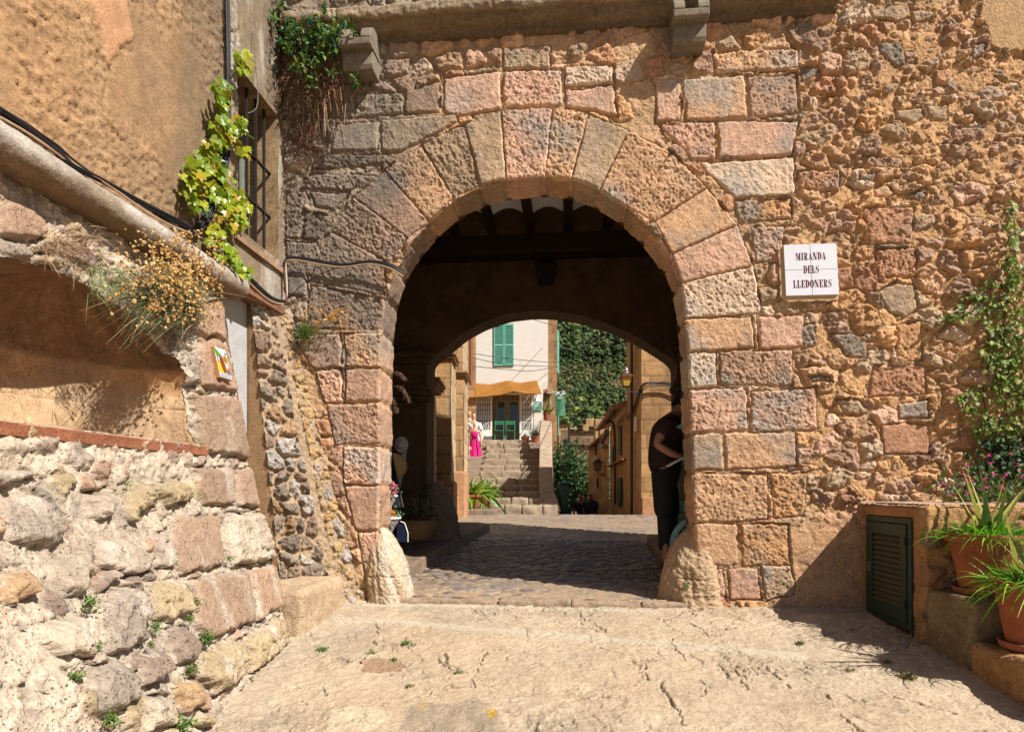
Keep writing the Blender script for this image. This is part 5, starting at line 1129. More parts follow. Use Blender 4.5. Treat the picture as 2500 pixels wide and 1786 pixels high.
GLY = {
 'I': (.30, bx4(.07,.23,.04,.96)+srf(0,.30,0)+srf(0,.30,1)),
 'L': (.44, bx4(.07,.23,.04,.96)+srf(0,.30,1)+srf(0,.40,0)+[((.42,.0),(.42,.34),(.39,.34),(.30,.04))]),
 'E': (.46, bx4(.07,.23,.04,.96)+srf(0,.42,1)+srf(0,.42,0)+bx4(.23,.33,.485,.525)+[((.44,0),(.44,.32),(.41,.32),(.32,.04))]+[((.43,1),(.43,.70),(.40,.70),(.31,.96))]+[((.35,.36),(.35,.65),(.33,.65),(.29,.5))]),
 'D': (.50, bx4(.07,.22,.04,.96)+srf(0,.24,1)+srf(0,.24,0)+band(ell(.22,.5,.28,.5,-H2,H2),ell(.22,.5,.115,.455,-H2,H2))),
 'O': (.50, band(ell(.25,.5,.25,.51,0,2*math.pi,28),ell(.25,.5,.085,.47,0,2*math.pi,28))),
 'N': (.54, bx4(.05,.085,.04,.96)+bx4(.43,.465,.04,1)+srf(0,.14,0)+srf(.36,.53,1)+srf(0,.16,1)+[((.05,.97),(.22,.97),(.465,0),(.33,0))]),
 'A': (.52, [((.04,.03),(.085,.03),(.275,1),(.235,1))]+[((.29,.03),(.46,.03),(.28,1),(.22,1))]+srf(0,.15,0)+srf(.25,.52,0)+bx4(.11,.33,.27,.31)),
 'M': (.66, bx4(.06,.095,.04,.96)+bx4(.44,.60,.04,.98)+srf(0,.15,0)+srf(.37,.66,0)+srf(.0,.16,1)+srf(.5,.66,1)+[((.06,.98),(.21,.98),(.36,.0),(.30,0))]+[((.30,0),(.335,0),(.48,.97),(.44,.97))]),
 'R': (.52, bx4(.07,.22,.04,.96)+srf(0,.28,0)+srf(0,.24,1)+band(ell(.22,.735,.235,.265,-H2,H2),ell(.22,.735,.09,.225,-H2,H2))+[((.22,.50),(.32,.50),(.46,.05),(.32,.05))]+srf(.31,.52,0)),
 'S': (.44, [])}
_sc = [(.37,.80,.02),(.34,.91,.03),(.26,.965,.035),(.17,.95,.06),(.10,.86,.09),(.09,.74,.11),(.15,.62,.13),(.25,.50,.14),(.33,.37,.13),(.35,.25,.11),(.32,.12,.085),(.24,.045,.05),(.15,.035,.035),(.08,.10,.03),(.045,.22,.02)]
def _sb():
    o = []; i = []
    for k, (x, y, w) in enumerate(_sc):
        x0, y0, _ = _sc[max(0,k-1)]; x1, y1, _ = _sc[min(len(_sc)-1,k+1)]; dx, dy = x1-x0, y1-y0; L = math.hypot(dx, dy); o.append((x-dy/L*w/2, y+dx/L*w/2)); i.append((x+dy/L*w/2, y-dx/L*w/2))
    return band(o, i)
GLY['S'] = (.42, _sb()+bx4(.36,.39,.68,.98)+bx4(.03,.06,.02,.34))
def word(text, a, b, hgt, put, mb, gap=.05):
    """letters set along a base line from a to b, hgt tall, put(x,y,o) gives the point"""
    tot = sum(GLY[c][0] for c in text)+gap*(len(text)-1); x = 0; q = 0
    dx, dy = b[0]-a[0], b[1]-a[1]
    for c in text:
        for poly in GLY[c][1]:
            q += 1; o = .0106+.00006*(q % 9); vs = []
            for px, py in poly:
                t = (x+px)/tot; vs.append(put(a[0]+dx*t+py*hgt*(-.035), a[1]+dy*t-py*hgt, o))
            mb.add(vs, [tuple(range(len(vs)))])
        x += GLY[c][0]+gap
def put8(x, y, o): p = zs8(x, y); return (p[0], p[1]-o-.0002, p[2])
for wd, a, b, h in (('MIRANDA',(588,640),(1294,612),172),('DELS',(765,942),(1132,928),178),('LLEDONERS',(530,1280),(1428,1256),178)):
    mb = MB(); word(wd, a, b, h, put8, mb); mb.build('lettering', M['letter'], sg, fixn=False)

# small glazed picture tile on the pier
z9 = lambda x, y, o: onL(500+x/8.4, 830+y/8.4, .035+o)
pt = thing('picture_tile', 'small coloured tile picture of robed figures on the pier of the niche', 'tile picture', tuple(z9(330, 480, 0)))
c00, c10, c11, c01 = [z9(x, y, 0) for x, y in ((140,130),(388,212),(515,840),(272,765))]
nx = np.cross(c10-c00, c01-c00); nx /= np.linalg.norm(nx); nx = nx if nx[0] > 0 else -nx
def tb(u, v, o=0.0): return tuple((c00*(1-u)+c10*u)*(1-v)+(c01*(1-u)+c11*u)*v+nx*o)
MB().hexa([tb(0,0,.014),tb(1,0,.014),tb(1,1,.014),tb(0,1,.014),tb(0,0,-.02),tb(1,0,-.02),tb(1,1,-.02),tb(0,1,-.02)]).build('tile_body', mat_plain('tile_edge', (196,140,90), .6), pt)
lay = [((238,240,240),[(0.01,.01),(.99,.01),(.99,.99),(.01,.99)]),((240,206,60),[(.02,.45),(.98,.52),(.98,.83),(.02,.83)]),((76,170,60),[(.02,.03),(.12,.05),(.30,.14),(.44,.2),(.40,.34),(.22,.30),(.02,.2)]),
 ((150,74,34),[(.32,.27),(.44,.2),(.58,.3),(.66,.55),(.70,.80),(.44,.80),(.34,.62),(.26,.42)]),((214,178,150),[(.42,.21),(.48,.19),(.54,.24),(.5,.29),(.44,.28)]),((176,140,40),[(.64,.24),(.82,.2),(.94,.3),(.92,.5),(.72,.5),(.62,.36)]),((60,90,70),[(.80,.12),(.88,.11),(.92,.18),(.82,.19)]),
 ((236,236,244),[(.66,.46),(.84,.48),(.88,.62),(.74,.66),(.66,.56)]),((60,110,200),[(.72,.66),(.84,.66),(.92,.82),(.76,.83)]),((222,140,50),[(.88,.55),(.98,.58),(.98,.80),(.92,.74)]),((90,60,40),[(.06,.24),(.1,.24),(.16,.5),(.12,.5)]),((244,244,246),[(.015,.845),(.985,.845),(.985,.985),(.015,.985)])]
for k, (c, poly) in enumerate(lay):
    nm = 'tile_paint_%d' % k; m_ = mat_plain(nm, c, .2, .06, 30, bmp=0)
    MB().add([tb(u, v, .0145+.0004*k) for u, v in poly], [tuple(range(len(poly)))]).build('painted_glaze', m_, pt, fixn=False)
def text_mesh(name, s, a, b, v0, mat, parent, putf):
    cu = bpy.data.curves.new('t', 'FONT'); cu.body = s; o = bpy.data.objects.new('t', cu); COL.objects.link(o); bpy.context.view_layer.update()
    me = bpy.data.meshes.new_from_object(o.evaluated_get(bpy.context.evaluated_depsgraph_get())); bpy.data.objects.remove(o)
    co = np.array([v.co for v in me.vertices]); w = co[:, 0].max()-co[:, 0].min(); x0 = co[:, 0].min()
    for v in me.vertices: u = a+(v.co.x-x0)/w*(b-a); v.co = putf(u, v0-v.co.y*.07)
    return link(name, me, mat, parent)
M['ink'] = mat_plain('blue_ink', (40,52,130), .3, .05, 20, bmp=0)
text_mesh('lettering', 'SANTA CATALINA TOMAS', .10, .92, .905, M['ink'], pt, lambda u, v: tb(u, v, .0198))
text_mesh('lettering', 'PREGAU PER NOSALTRES', .10, .94, .968, M['ink'], pt, lambda u, v: tb(u, v, .0198))

# =================== CABLES ===================
def bundle(lab, paths, mats, rad=.008, grp=None, name='cable_bundle'):
    rt = thing(name, lab, 'cables', tuple(paths[0][0]), grp)
    for i, p in enumerate(paths): MB().tube(curve(p, 60), rad*(.7+.6*((i*7) % 5)/5), 6).build('cable', mats[i % len(mats)], rt, smooth=True)
bk, tn = M['cable'], M['cable_tan']
pth = [(0,690),(170,800),(350,930),(450,1015),(600,1100),(750,1185),(900,1270),(1050,1350),(1180,1420)]
P = []
for k in range(9):
    off = (k-4)*9; P.append([onL((x)/2.5256, (y+off*(.5+.5*math.sin(j*.9+k))+6*math.sin(j*1.7+k*2))/2.5256, .10+.012*(k % 3)) for j, (x, y) in enumerate(pth)])
bundle('thick bundle of black and tan cables lying along the half-round ledge', P, [bk,bk,bk,tn,bk,bk,bk,bk,tn], .008)
P = []
for k in range(6):
    d = (k-2.5)*4.0; P.append([onL((x+d*(1 if j < 5 else 3.2))/2.5256, y/2.5256, .03+.01*(k % 2)) for j, (x, y) in enumerate([(1400,-60),(1405,150),(1408,400),(1412,650),(1408,850),(1380,1000),(1340,1150),(1300,1280),(1250,1380),(1190,1425)])])
bundle('upright black cables running down the plaster beside the window', P, [bk], .008)
P = []
for k in range(5):
    d = (k-2)*4; P.append([onL((1180+k*4)/2.5256, 1425/2.5256, .08), onL(515, 607+d*.4, .07), onL(560, 640+d*.4, .06), onL(594, 668+d, .06), onL(640, 712+d, .05), onL(668, 732+d*.7, .05), onY(692, 737+d*.5, 5.33), onY(700, 728, 5.31), onY(697+d*.4, 690, 5.33), onY(694+d*.5, 650, 5.34), onY(703, 632+d*.4, 5.33), onY(735, 632+d*.5, 5.33), onY(770, 638+d*.6, 5.33), onY(836, 648+d*.5, 5.33), onY(900, 640+d*.5, 5.32), onY(950, 648+d*.7, 5.31), onY(985, 668+d*.8, 5.33)])
bundle('cables sagging round the corner and across to the left haunch of the arch', P, [bk,bk,bk,bk,tn], .008)
bundle('single thin black wire slanting over the ashlar below the cables', [[onY(703,728,5.32), onY(745,690,5.34), onY(800,662,5.35), onY(870,640,5.34)]], [bk], .005, name='wire')
P = []
for k in range(3):
    d = k*5-4; P.append([onY((600*2.5256+x)/2.5256, (y+d)/2.5256, 5.30-.01*k) for x, y in [(210,30),(300,75),(450,90),(600,86),(750,72),(1000,46),(1250,36),(1500,28),(1800,8),(2100,-25),(2500,-60)]])
bundle('black cables running along the top of the cornice', P, [bk], .008)
bundle('thin grey wire hanging down past the barred window', [[onL(x/2.389+400, y/2.389+80, .06) for x, y in ((535,-60),(530,120),(548,320),(545,420),(525,455),(490,470))]], [mat_plain('grey_wire', (120,112,104), .6)], .005, name='wire')
# dry sprigs hanging inside the arch, left
root = thing('dried_sprigs', 'brown dried sprigs hanging inside the left jamb of the gateway', 'dried sprigs', tuple(onY(940, 960, 5.9)))
B = []; DD = []; mbs = MB()
for a, b, c in (((935,918),(965,908),(990,922)),((935,955),(975,942),(998,975)),((935,958),(958,970),(968,1000)),((930,975),(945,980),(950,1000)),((930,925),(945,928),(950,945))):
    pts = curve([onY(x, y, 5.85) for x, y in (a, b, c)], 14); mbs.tube(pts, .003, 5)
    for p in pts[7:]:
        for _ in range(14): B.append(p+rnd(1, .008)[0]); DD.append(np.array([.3,0,-.8])+rnd(1, .4)[0])
n = len(B); blades('dry_leaves', B, DD, RG.uniform(.02, .045, n), .006, .2, cols(n, (130,98,80),(104,78,64)), M['dry'], root, seg=2)
mbs.build('stem', M['twig'], root)
# =================== BEYOND THE GATE (coordinates: right, forward, up along the line of view) ===================
M['ashlar'] = mat_stone('honey_ashlar', None, var=.14, scale=7, b1=.012, b2=.004, fine=40)
M['whitewall'] = mat_stone('white_render', (248,240,228), var=.04, scale=3, b1=.006, b2=.002, fine=30, grain=.12)
M['rubblewall'] = mat_stone('brown_rubble', (160,134,106), var=.4, scale=6, b1=.05, b2=.01, fine=24)
M['tilesroof'] = mat_stone('roof_tile', (182,142,112), var=.35, scale=5, b1=.02, b2=.005, fine=20)
M['housewall'] = mat_stone('ochre_render', (200,164,120), var=.3, scale=2.2, b1=.03, b2=.008, fine=22)
def ashface(name, p00, p10, p01, bw, bh, col, parent, st=.03, seed=0, out=None):
    """courses of dressed blocks on a flat face: p00 low left, p10 low right, p01 high left (street-axis coordinates)"""
    a = np.array(p00, float); u = np.array(p10, float)-a; v = np.array(p01, float)-a; lu, lv = np.linalg.norm(u), np.linalg.norm(v)
    nu, nv = max(3, int(lu/st)), max(3, int(lv/st)); S, T = np.meshgrid(np.linspace(0, lu, nu), np.linspace(0, lv, nv), indexing='ij')
    nn = np.cross(u, v); nn /= np.linalg.norm(nn)
    r = np.floor(T/bh).astype(int); off = _h(r, r*0+seed, 3)*bw; c_ = np.floor((S+off)/bw).astype(int)
    ds = np.minimum((S+off) % bw, bw-(S+off) % bw); dt = np.minimum(T % bh, bh-T % bh); d = np.minimum(ds, dt)
    k = _h(c_, r, seed+5); h = .012*sst(.0, .03, d)+.006*fbm(S, T, 9, 3, seed)
    c = lin(col)*(.82+.36*k)[..., None]*(1+.16*fbm(S, T, 2.2, 4, seed+1)[..., None]); c = c*(1-.35*sst(.03, .0, d))[..., None]
    st_ = np.clip(fbm(S, T*.5, 1.1, 4, seed+2)-.05, 0, 1)[..., None]; c = c*(1-.5*st_)
    P = a+u*(S/lu)[..., None]+v*(T/lv)[..., None]+nn*h[..., None]; P = P.reshape(-1, 3)
    Q = np.stack([P[:, 0]*cs-P[:, 1]*sn, P[:, 0]*sn+P[:, 1]*cs, P[:, 2]], 1)
    return link(name, npmesh(name, Q, gridfaces(nu, nv), True, np.clip(c, .02, .85).reshape(-1, 3)), M['ashlar'], parent)

# ---- church flank on the left
ch = thing('church', 'honey-coloured stone church flank with two buttress piers and mouldings beyond the gate', 'church', cp(-1.6,13,-.6))
OC = (194,156,110)
def pier(x0, x1, d0, d1, z0, z1, nm='pier', col=OC, seed=0):
    ashface(nm, (x0,d0,z0), (x1,d0,z0), (x0,d0,z1), .42, .34, col, ch, .02, seed)
    ashface(nm+'_flank', (x1,d0,z0), (x1,d1,z0), (x1,d0,z1), .5, .34, (216,186,146), ch, .03, seed+9)  # paler flanks: sun from the right painted into the stone colour
ashface('nave_wall', (-1.27,9.25,-.7), (-1.36,11.0,-.7), (-1.27,9.25,5.5), .3, .2, (206,174,130), ch, .025, 41)
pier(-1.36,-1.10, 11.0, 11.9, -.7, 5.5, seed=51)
ashface('pier_base_face', (-1.35,10.855,-.75), (-1.04,10.855,-.75), (-1.35,10.855,.16), .22, .17, (204,164,130), ch, .012, 57)
MB(cam=True).box(-1.36,-1.03,10.86,11.6,-.75,.20).build('pier_base', mat_stone('pier_base_stone', (206,158,118), var=.25, scale=8, b1=.015), ch, bevel=.05)
ashface('nave_wall', (-1.10,11.9,-.7), (-1.34,13.4,-.7), (-1.10,11.9,5.5), .45, .34, (190,152,108), ch, .03, 61)
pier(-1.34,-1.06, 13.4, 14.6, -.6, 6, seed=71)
MB(cam=True).box(-1.34,-.99,13.3,14.2,-.7,.45).build('pier_base', bpy.data.materials['pier_base_stone'], ch, bevel=.05)
ashface('nave_wall', (-1.06,14.6,-.6), (-1.90,25.3,-.3), (-1.06,14.6,7), .5, .34, (198,160,116), ch, .06, 81)
ashface('end_pier', (cpx(1138,25.4),25.4,-.4), (cpx(1162,25.4),25.4,-.4), (cpx(1138,25.4),25.4,9), .6, .42, (196,154,108), ch, .04, 91)
def mould(x0, x1, d0, d1, z):
    for k, (p, a, b) in enumerate(((.03,0,.05),(.07,.051,.10),(.10,.101,.16))): MB(cam=True).box(x0, x1+p, d0-p, d1, z+a, z+b).build('moulding', mat_stone('moulding_stone', (170,132,90), var=.25, scale=9) if 'moulding_stone' not in bpy.data.materials else bpy.data.materials['moulding_stone'], ch, bevel=.015)
mould(-1.36,-1.10,11.0,11.7,2.33); mould(-1.34,-1.06,13.4,14.2,2.47); mould(-1.30,-1.22,9.6,10.4,1.62)
MB(cam=True).tube([(-1.15,17.2,3.0),(-1.15,17.2,8)], .05, 8).build('drain_pipe', mat_plain('rusty_pipe', (140,84,60), .6), ch, smooth=True)
MB(cam=True).lathe([(.05,-.12),(.09,.1),(.10,.14),(.05,.15)], (-1.1,16.9,5.6), 14).build('gargoyle_spout', mat_stone('spout_stone', (190,150,104)), ch)
MB(cam=True).box(-1.085,-1.079,10.985,11.0,1.0,1.9).build('notice_strip', M['white'], ch)

# ---- white house at the top of the steps
wh = thing('white_house', 'tall white rendered house with mint shutters and a glazed porch door above the steps', 'house', cp(0,27,2.2))
FD = 27.0; X = lambda px: cpx(px, FD); Z = lambda py: czy(py, FD)
z0 = 2.1
mb = MB(cam=True); mb.box(-3.4, X(1338), FD, FD+6, Z(950), 13); mb.build('wall', M['whitewall'], wh)
MB(cam=True).box(-3.4, X(1300), FD+.001, FD+6, z0, Z(950)-.001).build('porch_wall', mat_stone('porch_stucco', (150,134,114), var=.35, scale=9, b1=.05, b2=.01, fine=20), wh)
MB(cam=True).box(X(1301), X(1323), FD-1.0, FD+1, z0-.4, Z(957)).build('corner_post', M['whitewall'], wh)
ashface('corner_strip', (X(1338),FD+.25,-2), (X(1361),FD+.25,-2), (X(1338),FD+.25,13), .4, .3, (176,138,98), wh, .06, 101)
MB(cam=True).hexa([(X(1322),FD+.02,Z(1000)),(X(1342),FD-.3,Z(1000)),(X(1350),FD+.2,Z(1000)),(X(1322),FD+.2,Z(1000)),(X(1322),FD+.02,Z(955)),(X(1340),FD-.1,Z(955)),(X(1345),FD+.2,Z(955)),(X(1322),FD+.2,Z(955))]).build('quoin_stub', M['rubblewall'], wh)
for k in range(7): MB(cam=True).tube([(X(1323)+.05+.07*k,FD-.45,Z(962)+.02*(k%2)),(X(1323)+.05+.07*k,FD+.1,Z(955)+.05+.02*(k%2))], .05, 8).build('roof_tile', M['tilesroof'], wh, smooth=True)
def shutter(px0, px1, py0, py1, dep, parent, n=22, name='shutter', d=FD):
    x0, x1, za, zb = cpx(px0, d), cpx(px1, d), czy(py1, d), czy(py0, d); r = .045
    mb = MB(cam=True); mb.box(x0,x0+r,d-dep,d-dep+.05,za,zb).box(x1-r,x1,d-dep,d-dep+.05,za,zb).box(x0+r,x1-r,d-dep+.001,d-dep+.05,za,za+.08).box(x0+r,x1-r,d-dep+.001,d-dep+.05,zb-.07,zb).box(x0+r,x1-r,d-dep+.002,d-dep+.05,(za+zb)/2-.05,(za+zb)/2+.03)
    o = mb.build(name, M['mint'], parent)
    sl = MB(cam=True)
    for k in range(n):
        z = za+.10+(zb-za-.2)*k/(n-1); sl.hexa([(x0+r,d-dep+.0,z-.02),(x1-r,d-dep,z-.02),(x1-r,d-dep+.045,z+.02),(x0+r,d-dep+.045,z+.02),(x0+r,d-dep,z-.01),(x1-r,d-dep,z-.01),(x1-r,d-dep+.045,z+.03),(x0+r,d-dep+.045,z+.03)])
    sl.build('slat_panel', M['mint'], o)
    return o
shutter(1206,1230,791,893,.06,wh); shutter(1231,1254,791,893,.06,wh)
MB(cam=True).box(X(1206),X(1254),FD-.012,FD-.002,Z(894),Z(790)).build('window_recess', mat_plain('shutter_backing', (64,110,96), .7), wh)
# open shutters on the far side, seen edge-on
for py0, py1, px0, px1 in ((800,905,1361,1369),(730,783,1360,1364),(960,1062,1364,1368)):
    a, b = Z(py1), Z(py0); x0, x1 = X(px0), X(px1); mb = MB(cam=True)
    mb.hexa([(x0,FD+.3,a),(x0+.04,FD+.3,a),(x1,FD+.9,a),(x1-.04,FD+.9,a),(x0,FD+.3,b),(x0+.04,FD+.3,b),(x1,FD+.9,b),(x1-.04,FD+.9,b)]); mb.build('open_shutter', M['mint'], wh)
# porch door
door = MB(cam=True); xa, xb = X(1210), X(1268); zt, zb_ = Z(976), z0
dm = mat_plain('grey_green_wood', (150,150,132), .6)
door.box(xa,xa+.10,FD-.05,FD,zb_,zt).box(xb-.10,xb,FD-.05,FD,zb_,zt).box(xa+.1,xb-.1,FD-.049,FD,zt-.10,zt).box((xa+xb)/2-.13,(xa+xb)/2+.13,FD-.048,FD,zb_,zt-.1).box(xa+.1,xb-.1,FD-.047,FD,zb_,Z(1051))
do = door.build('door', dm, wh)
for a, b in ((xa+.1,(xa+xb)/2-.13),((xa+xb)/2+.13,xb-.1)): MB(cam=True).box(a,b,FD-.03,FD-.02,Z(1051),zt-.1).build('door_pane', M['glass'], do)
# white grille of the porch
GD = 25.9; GX = lambda px: cpx(px, GD); GZ = lambda py: czy(py, GD)
gr = thing('porch_grille', 'white wrought iron porch grille with twisted bars and solid lower panels', 'grille', cp(0,GD,GZ(1075)))
mb = MB(cam=True); mb.box(GX(1162),GX(1301),GD-.02,GD+.02,GZ(963),GZ(959)); 
for px in (1163,1200,1270,1300): mb.box(GX(px)-.025,GX(px)+.025,GD-.019,GD+.021,GZ(1077),GZ(963))
for py in (1015,1023):
    for a, b in ((1163,1200),(1270,1300)): mb.box(GX(a)+.025,GX(b)-.025,GD-.018,GD+.018,GZ(py+.8),GZ(py-.8))
mb.build('frame', M['white'], gr)
for a, b, n in ((1165,1199,8),(1271,1299,7)):
    for k in range(n):
        x = GX(a+(b-a)*(k+.5)/n); MB(cam=True).tube([(x+.012*math.sin(j*1.6),GD+.012*math.cos(j*1.6),GZ(1049)+(GZ(963)-GZ(1049))*j/26) for j in range(27)], [.017+.006*math.sin(j*1.6) for j in range(27)], 5).build('twisted_bar', M['white'], gr, smooth=True)
    MB(cam=True).box(GX(a)-.01,GX(b)+.01,GD-.012,GD+.012,GZ(1077),GZ(1049)).build('lower_panel', M['white'], gr)
for k in range(14): 
    x = GX(1168+k*10); MB(cam=True).lathe([(.012,0),(.02,.03),(.004,.07)], (x,GD,GZ(959)), 6).build('finial', M['white'], gr)
aw = thing('awning', 'orange fabric awning hung over the white porch', 'awning', cp(0,26.2,4.4))
n, m = 60, 14; S, T = np.meshgrid(np.linspace(0,1,n), np.linspace(0,1,m), indexing='ij')
xt = cpx(1150+160*S, 27.0); xbm = cpx(1148+174*S, 25.2); top = np.interp(S, [0,.12,.3,.55,.75,1], [czy(p, 27) for p in (931,936,938,929,934,928)]); bot = np.interp(S, [0,.2,.45,.6,.8,1], [czy(p, 25.2) for p in (970,968,963,955,961,960)])
Xs = xt*(1-T)+xbm*T; Ds = 26.98*(1-T)+25.2*T; Zs = top*(1-T)+bot*T+.05*np.sin(S*9)*T*(1-T)*2
Pw = np.stack([Xs*cs-Ds*sn, Xs*sn+Ds*cs, Zs], -1).reshape(-1, 3)
fabric = mat_leaf('orange_canvas', .85, .3, (176,118,44)); link('canvas', npmesh('canvas', Pw, gridfaces(n, m), True), fabric, aw)
MB(cam=True).tube([(Xs[i,-1],Ds[i,-1],Zs[i,-1]) for i in range(n)], .022, 6).build('hem', mat_plain('hem_rope', (150,92,30), .8), aw)
lp = thing('barn_lamp', 'white barn lamp on the corner post over the small sign', 'lamp', cp(GX(1311),GD-.4,GZ(972)))
MB(cam=True).lathe([(.20,-.16),(.17,-.08),(.06,0),(.04,.08),(.01,.09)], (cpx(1311,25.6),25.6,czy(971,25.6)), 20).build('lamp_shade', M['white'], lp, smooth=True)
MB(cam=True).tube([(cpx(1311,25.6),25.6,czy(967,25.6)),(cpx(1309,25.9),25.8,czy(962,25.9)),(cpx(1306,26),26.0,czy(966,26))], .015, 6).build('arm', M['white'], lp)
def shopmarks(name, parent, x0, x1, zc, h, d):
    """pale strokes standing for the unreadable small lettering"""
    mb = MB(cam=True)
    for a, w, up in ((0,.05,1),(.13,.05,1),(.16,.08,.15),(.30,.05,1),(.44,.05,.9),(.58,.05,1),(.72,.06,.8),(.86,.05,1)): mb.box(x0+(x1-x0)*a, x0+(x1-x0)*(a+w), d-.004, d-.001, zc, zc+h*up)
    for i in range(8): t = i/7; mb.box(x0-.05+(x1-x0+.1)*t, x0+.02+(x1-x0+.1)*t, d-.004, d-.001, zc+h*1.7+.05*math.sin(t*9), zc+h*1.7+.03+.05*math.sin(t*9))
    return mb.build(name, M['white'], parent)
ss = thing('shop_sign', 'small mint shop sign under the white barn lamp', 'sign', cp(GX(1312),GD,GZ(1000)))
MB(cam=True).box(cpx(1301.5,25.95),cpx(1322.5,25.95),25.95,25.985,czy(1002,25.95),czy(981,25.95)).build('sign_board', mat_plain('sea_green', (96,180,156), .6), ss)
shopmarks('lettering', ss, cpx(1306,25.95), cpx(1317,25.95), czy(993,25.95), .10, 25.95)
bn = thing('banner', 'long green fabric banner hanging from a rod beside the house corner', 'banner', cp(cpx(1366,23),23,czy(995,23)))
n, m = 16, 24; S, T = np.meshgrid(np.linspace(0,1,n), np.linspace(0,1,m), indexing='ij'); BD = 23.0
Xb = cpx(1354+24*S+3*T, BD); Zb = czy(956+0*S+59*T, BD); Db = BD+.04*np.sin(S*5+T*3)
link('cloth', npmesh('cloth', np.stack([Xb*cs-Db*sn, Xb*sn+Db*cs, Zb], -1).reshape(-1, 3), gridfaces(n, m), True), mat_leaf('green_canvas', .85, .3, (92,150,118)), bn)
MB(cam=True).tube([(cpx(1338,BD),BD+.3,czy(956,BD)),(cpx(1379,BD),BD,czy(955,BD))], .02, 6).build('rod', M['white'], bn)
shopmarks('lettering', bn, cpx(1360,BD), cpx(1373,BD), czy(974,BD), .10, BD-.05)

# ---- stairs and parapet
sta = thing('stone_stairs', 'broad flight of worn stone steps climbing to the white house', 'stairs', cp(-.8,15,-.6))
ys = [1250,1231,1214,1199,1183,1168,1152,1138,1124,1110,1097,1084,1077]; ds = [15.0,15.9,16.8,17.7,18.6,19.5,20.4,21.3,22.2,23.1,24.0,24.9,25.6]
lx = [1200,1195,1172,1172,1174,1172,1175,1180,1184,1186,1186,1172,1162]; rx = [1362,1328,1322,1320,1320,1320,1320,1320,1320,1320,1320,1320,1325]
zs_ = [czy(y, d) for y, d in zip(ys, ds)]
for k in range(12):
    d0, d1 = ds[k], ds[k+1]+.25; zt = zs_[k+1]; x0, x1 = cpx(lx[k], d0), cpx(rx[k], d0)
    q = 3 if k else 4; e = [x0]+[x0+(x1-x0)*(i+RG.uniform(-.25,.25))/q for i in range(1, q)]+[x1]
    for i in range(q):
        vs = lump('step', M['relief'], sta, e[i]+.004, e[i+1]-.004, d0+RG.uniform(-.03,.03), d1, zt-.42, zt+RG.uniform(-.02,.015), .04, .018, 200+k*5+i, .04, (184,166,142), .5)
        me = vs.data; co = np.zeros(len(me.vertices)*3, np.float32); me.vertices.foreach_get('co', co); co = co.reshape(-1, 3); me.vertices.foreach_set('co', np.stack([co[:,0]*cs-co[:,1]*sn, co[:,0]*sn+co[:,1]*cs, co[:,2]], 1).ravel()); me.update()
MB(cam=True).hexa([(cpx(1110,15.3),15.6,-1),(cpx(1195,15.3),15.6,-1),(cpx(1190,25.4),25.4,-1),(cpx(1130,25.4),25.4,-1),(cpx(1110,15.3),15.6,-.45),(cpx(1195,15.3),15.6,-.45),(cpx(1190,25.4),25.4,1.95),(cpx(1130,25.4),25.4,1.95)]).build('ramp', M['pave'], sta)
MB(cam=True).box(-3.5,cpx(1330,26),25.6,27.0,-1,czy(1076,25.6)).build('landing', M['pave'], sta)
wl = thing('parapet', 'sloping stone parapet with flat coping along the right of the steps', 'parapet', cp(.8,16,-.6))
pa = [(1322,1366,15.4,1240),(1320,1352,16.6,1200),(1318,1346,18,1155),(1319,1346,20.2,1100),(1317,1345,23.2,1026)]
for k in range(len(pa)-1):
    (a0,b0,d0,y0), (a1,b1,d1,y1) = pa[k], pa[k+1]; za, zb = czy(y0,d0), czy(y1,d1)
    xs0, xs1, xe0, xe1 = cpx(a0,d0), cpx(b0,d0), cpx(a1,d1), cpx(b1,d1)
    MB(cam=True).hexa([(xs0,d0,-1.2),(xs1+.14,d0,-1.2),(xe1+.14,d1,-1.2),(xe0,d1,-1.2),(xs0,d0,za-.10),(xs1,d0,za-.10),(xe1,d1,zb-.10),(xe0,d1,zb-.10)]).build('wall', M['rubblewall'], wl)
    MB(cam=True).hexa([(xs0-.03,d0+.01,za-.10),(xs1+.03,d0+.01,za-.10),(xe1+.03,d1-.01,zb-.10),(xe0-.03,d1-.01,zb-.10),(xs0-.03,d0+.01,za+.0),(xs1+.03,d0+.01,za),(xe1+.03,d1-.01,zb),(xe0-.03,d1-.01,zb)]).build('coping', mat_stone('coping_stone', (190,170,148), var=.3, scale=7) if k == 0 else bpy.data.materials['coping_stone'], wl, bevel=.03)

# ---- potted plants of the house and steps
def far_pot(lab, px, py, d, r, h, kind, n=90, group='terracotta pots around the steps', L=.5, colr=((120,140,60),(150,160,70),(90,116,50)), nm='potted_plant'):
    b = np.array(atD(px, py, d/ (1.0))); b = np.array(cp(cpx(px, d), d, czy(py, d)))
    rt = thing(nm, lab, 'potted plant', tuple(b), group)
    MB().lathe([(r*.72,0),(r*.95,h*.85),(r*1.05,h*.86),(r*1.05,h),(r*.9,h),(.01,h*.92)], tuple(b), 18).build('pot', M['terracotta'], rt, smooth=True)
    B = b+np.array([0,0,h*.9])+rnd(n, r*.3)*np.array([1,1,.1]); D = rnd(n, .5)+np.array([0,0,1.0])
    blades('leaves', B, D, RG.uniform(.5, 1, n)*L, .035 if kind == 's' else .012, RG.uniform(0, .5, n), cols(n, *colr), M['leaf'], rt, seg=4)
far_pot('spiky plant in a terracotta pot on top of the parapet', 1335, 1025, 23.6, .14, .27, 's', 46, L=.8, colr=((120,134,60),(160,160,90),(96,112,50),(190,170,100)))
far_pot('small terracotta pot with low plant at the right of the top step', 1282, 1086, 25.0, .17, .34, 'g', 90, L=.3)
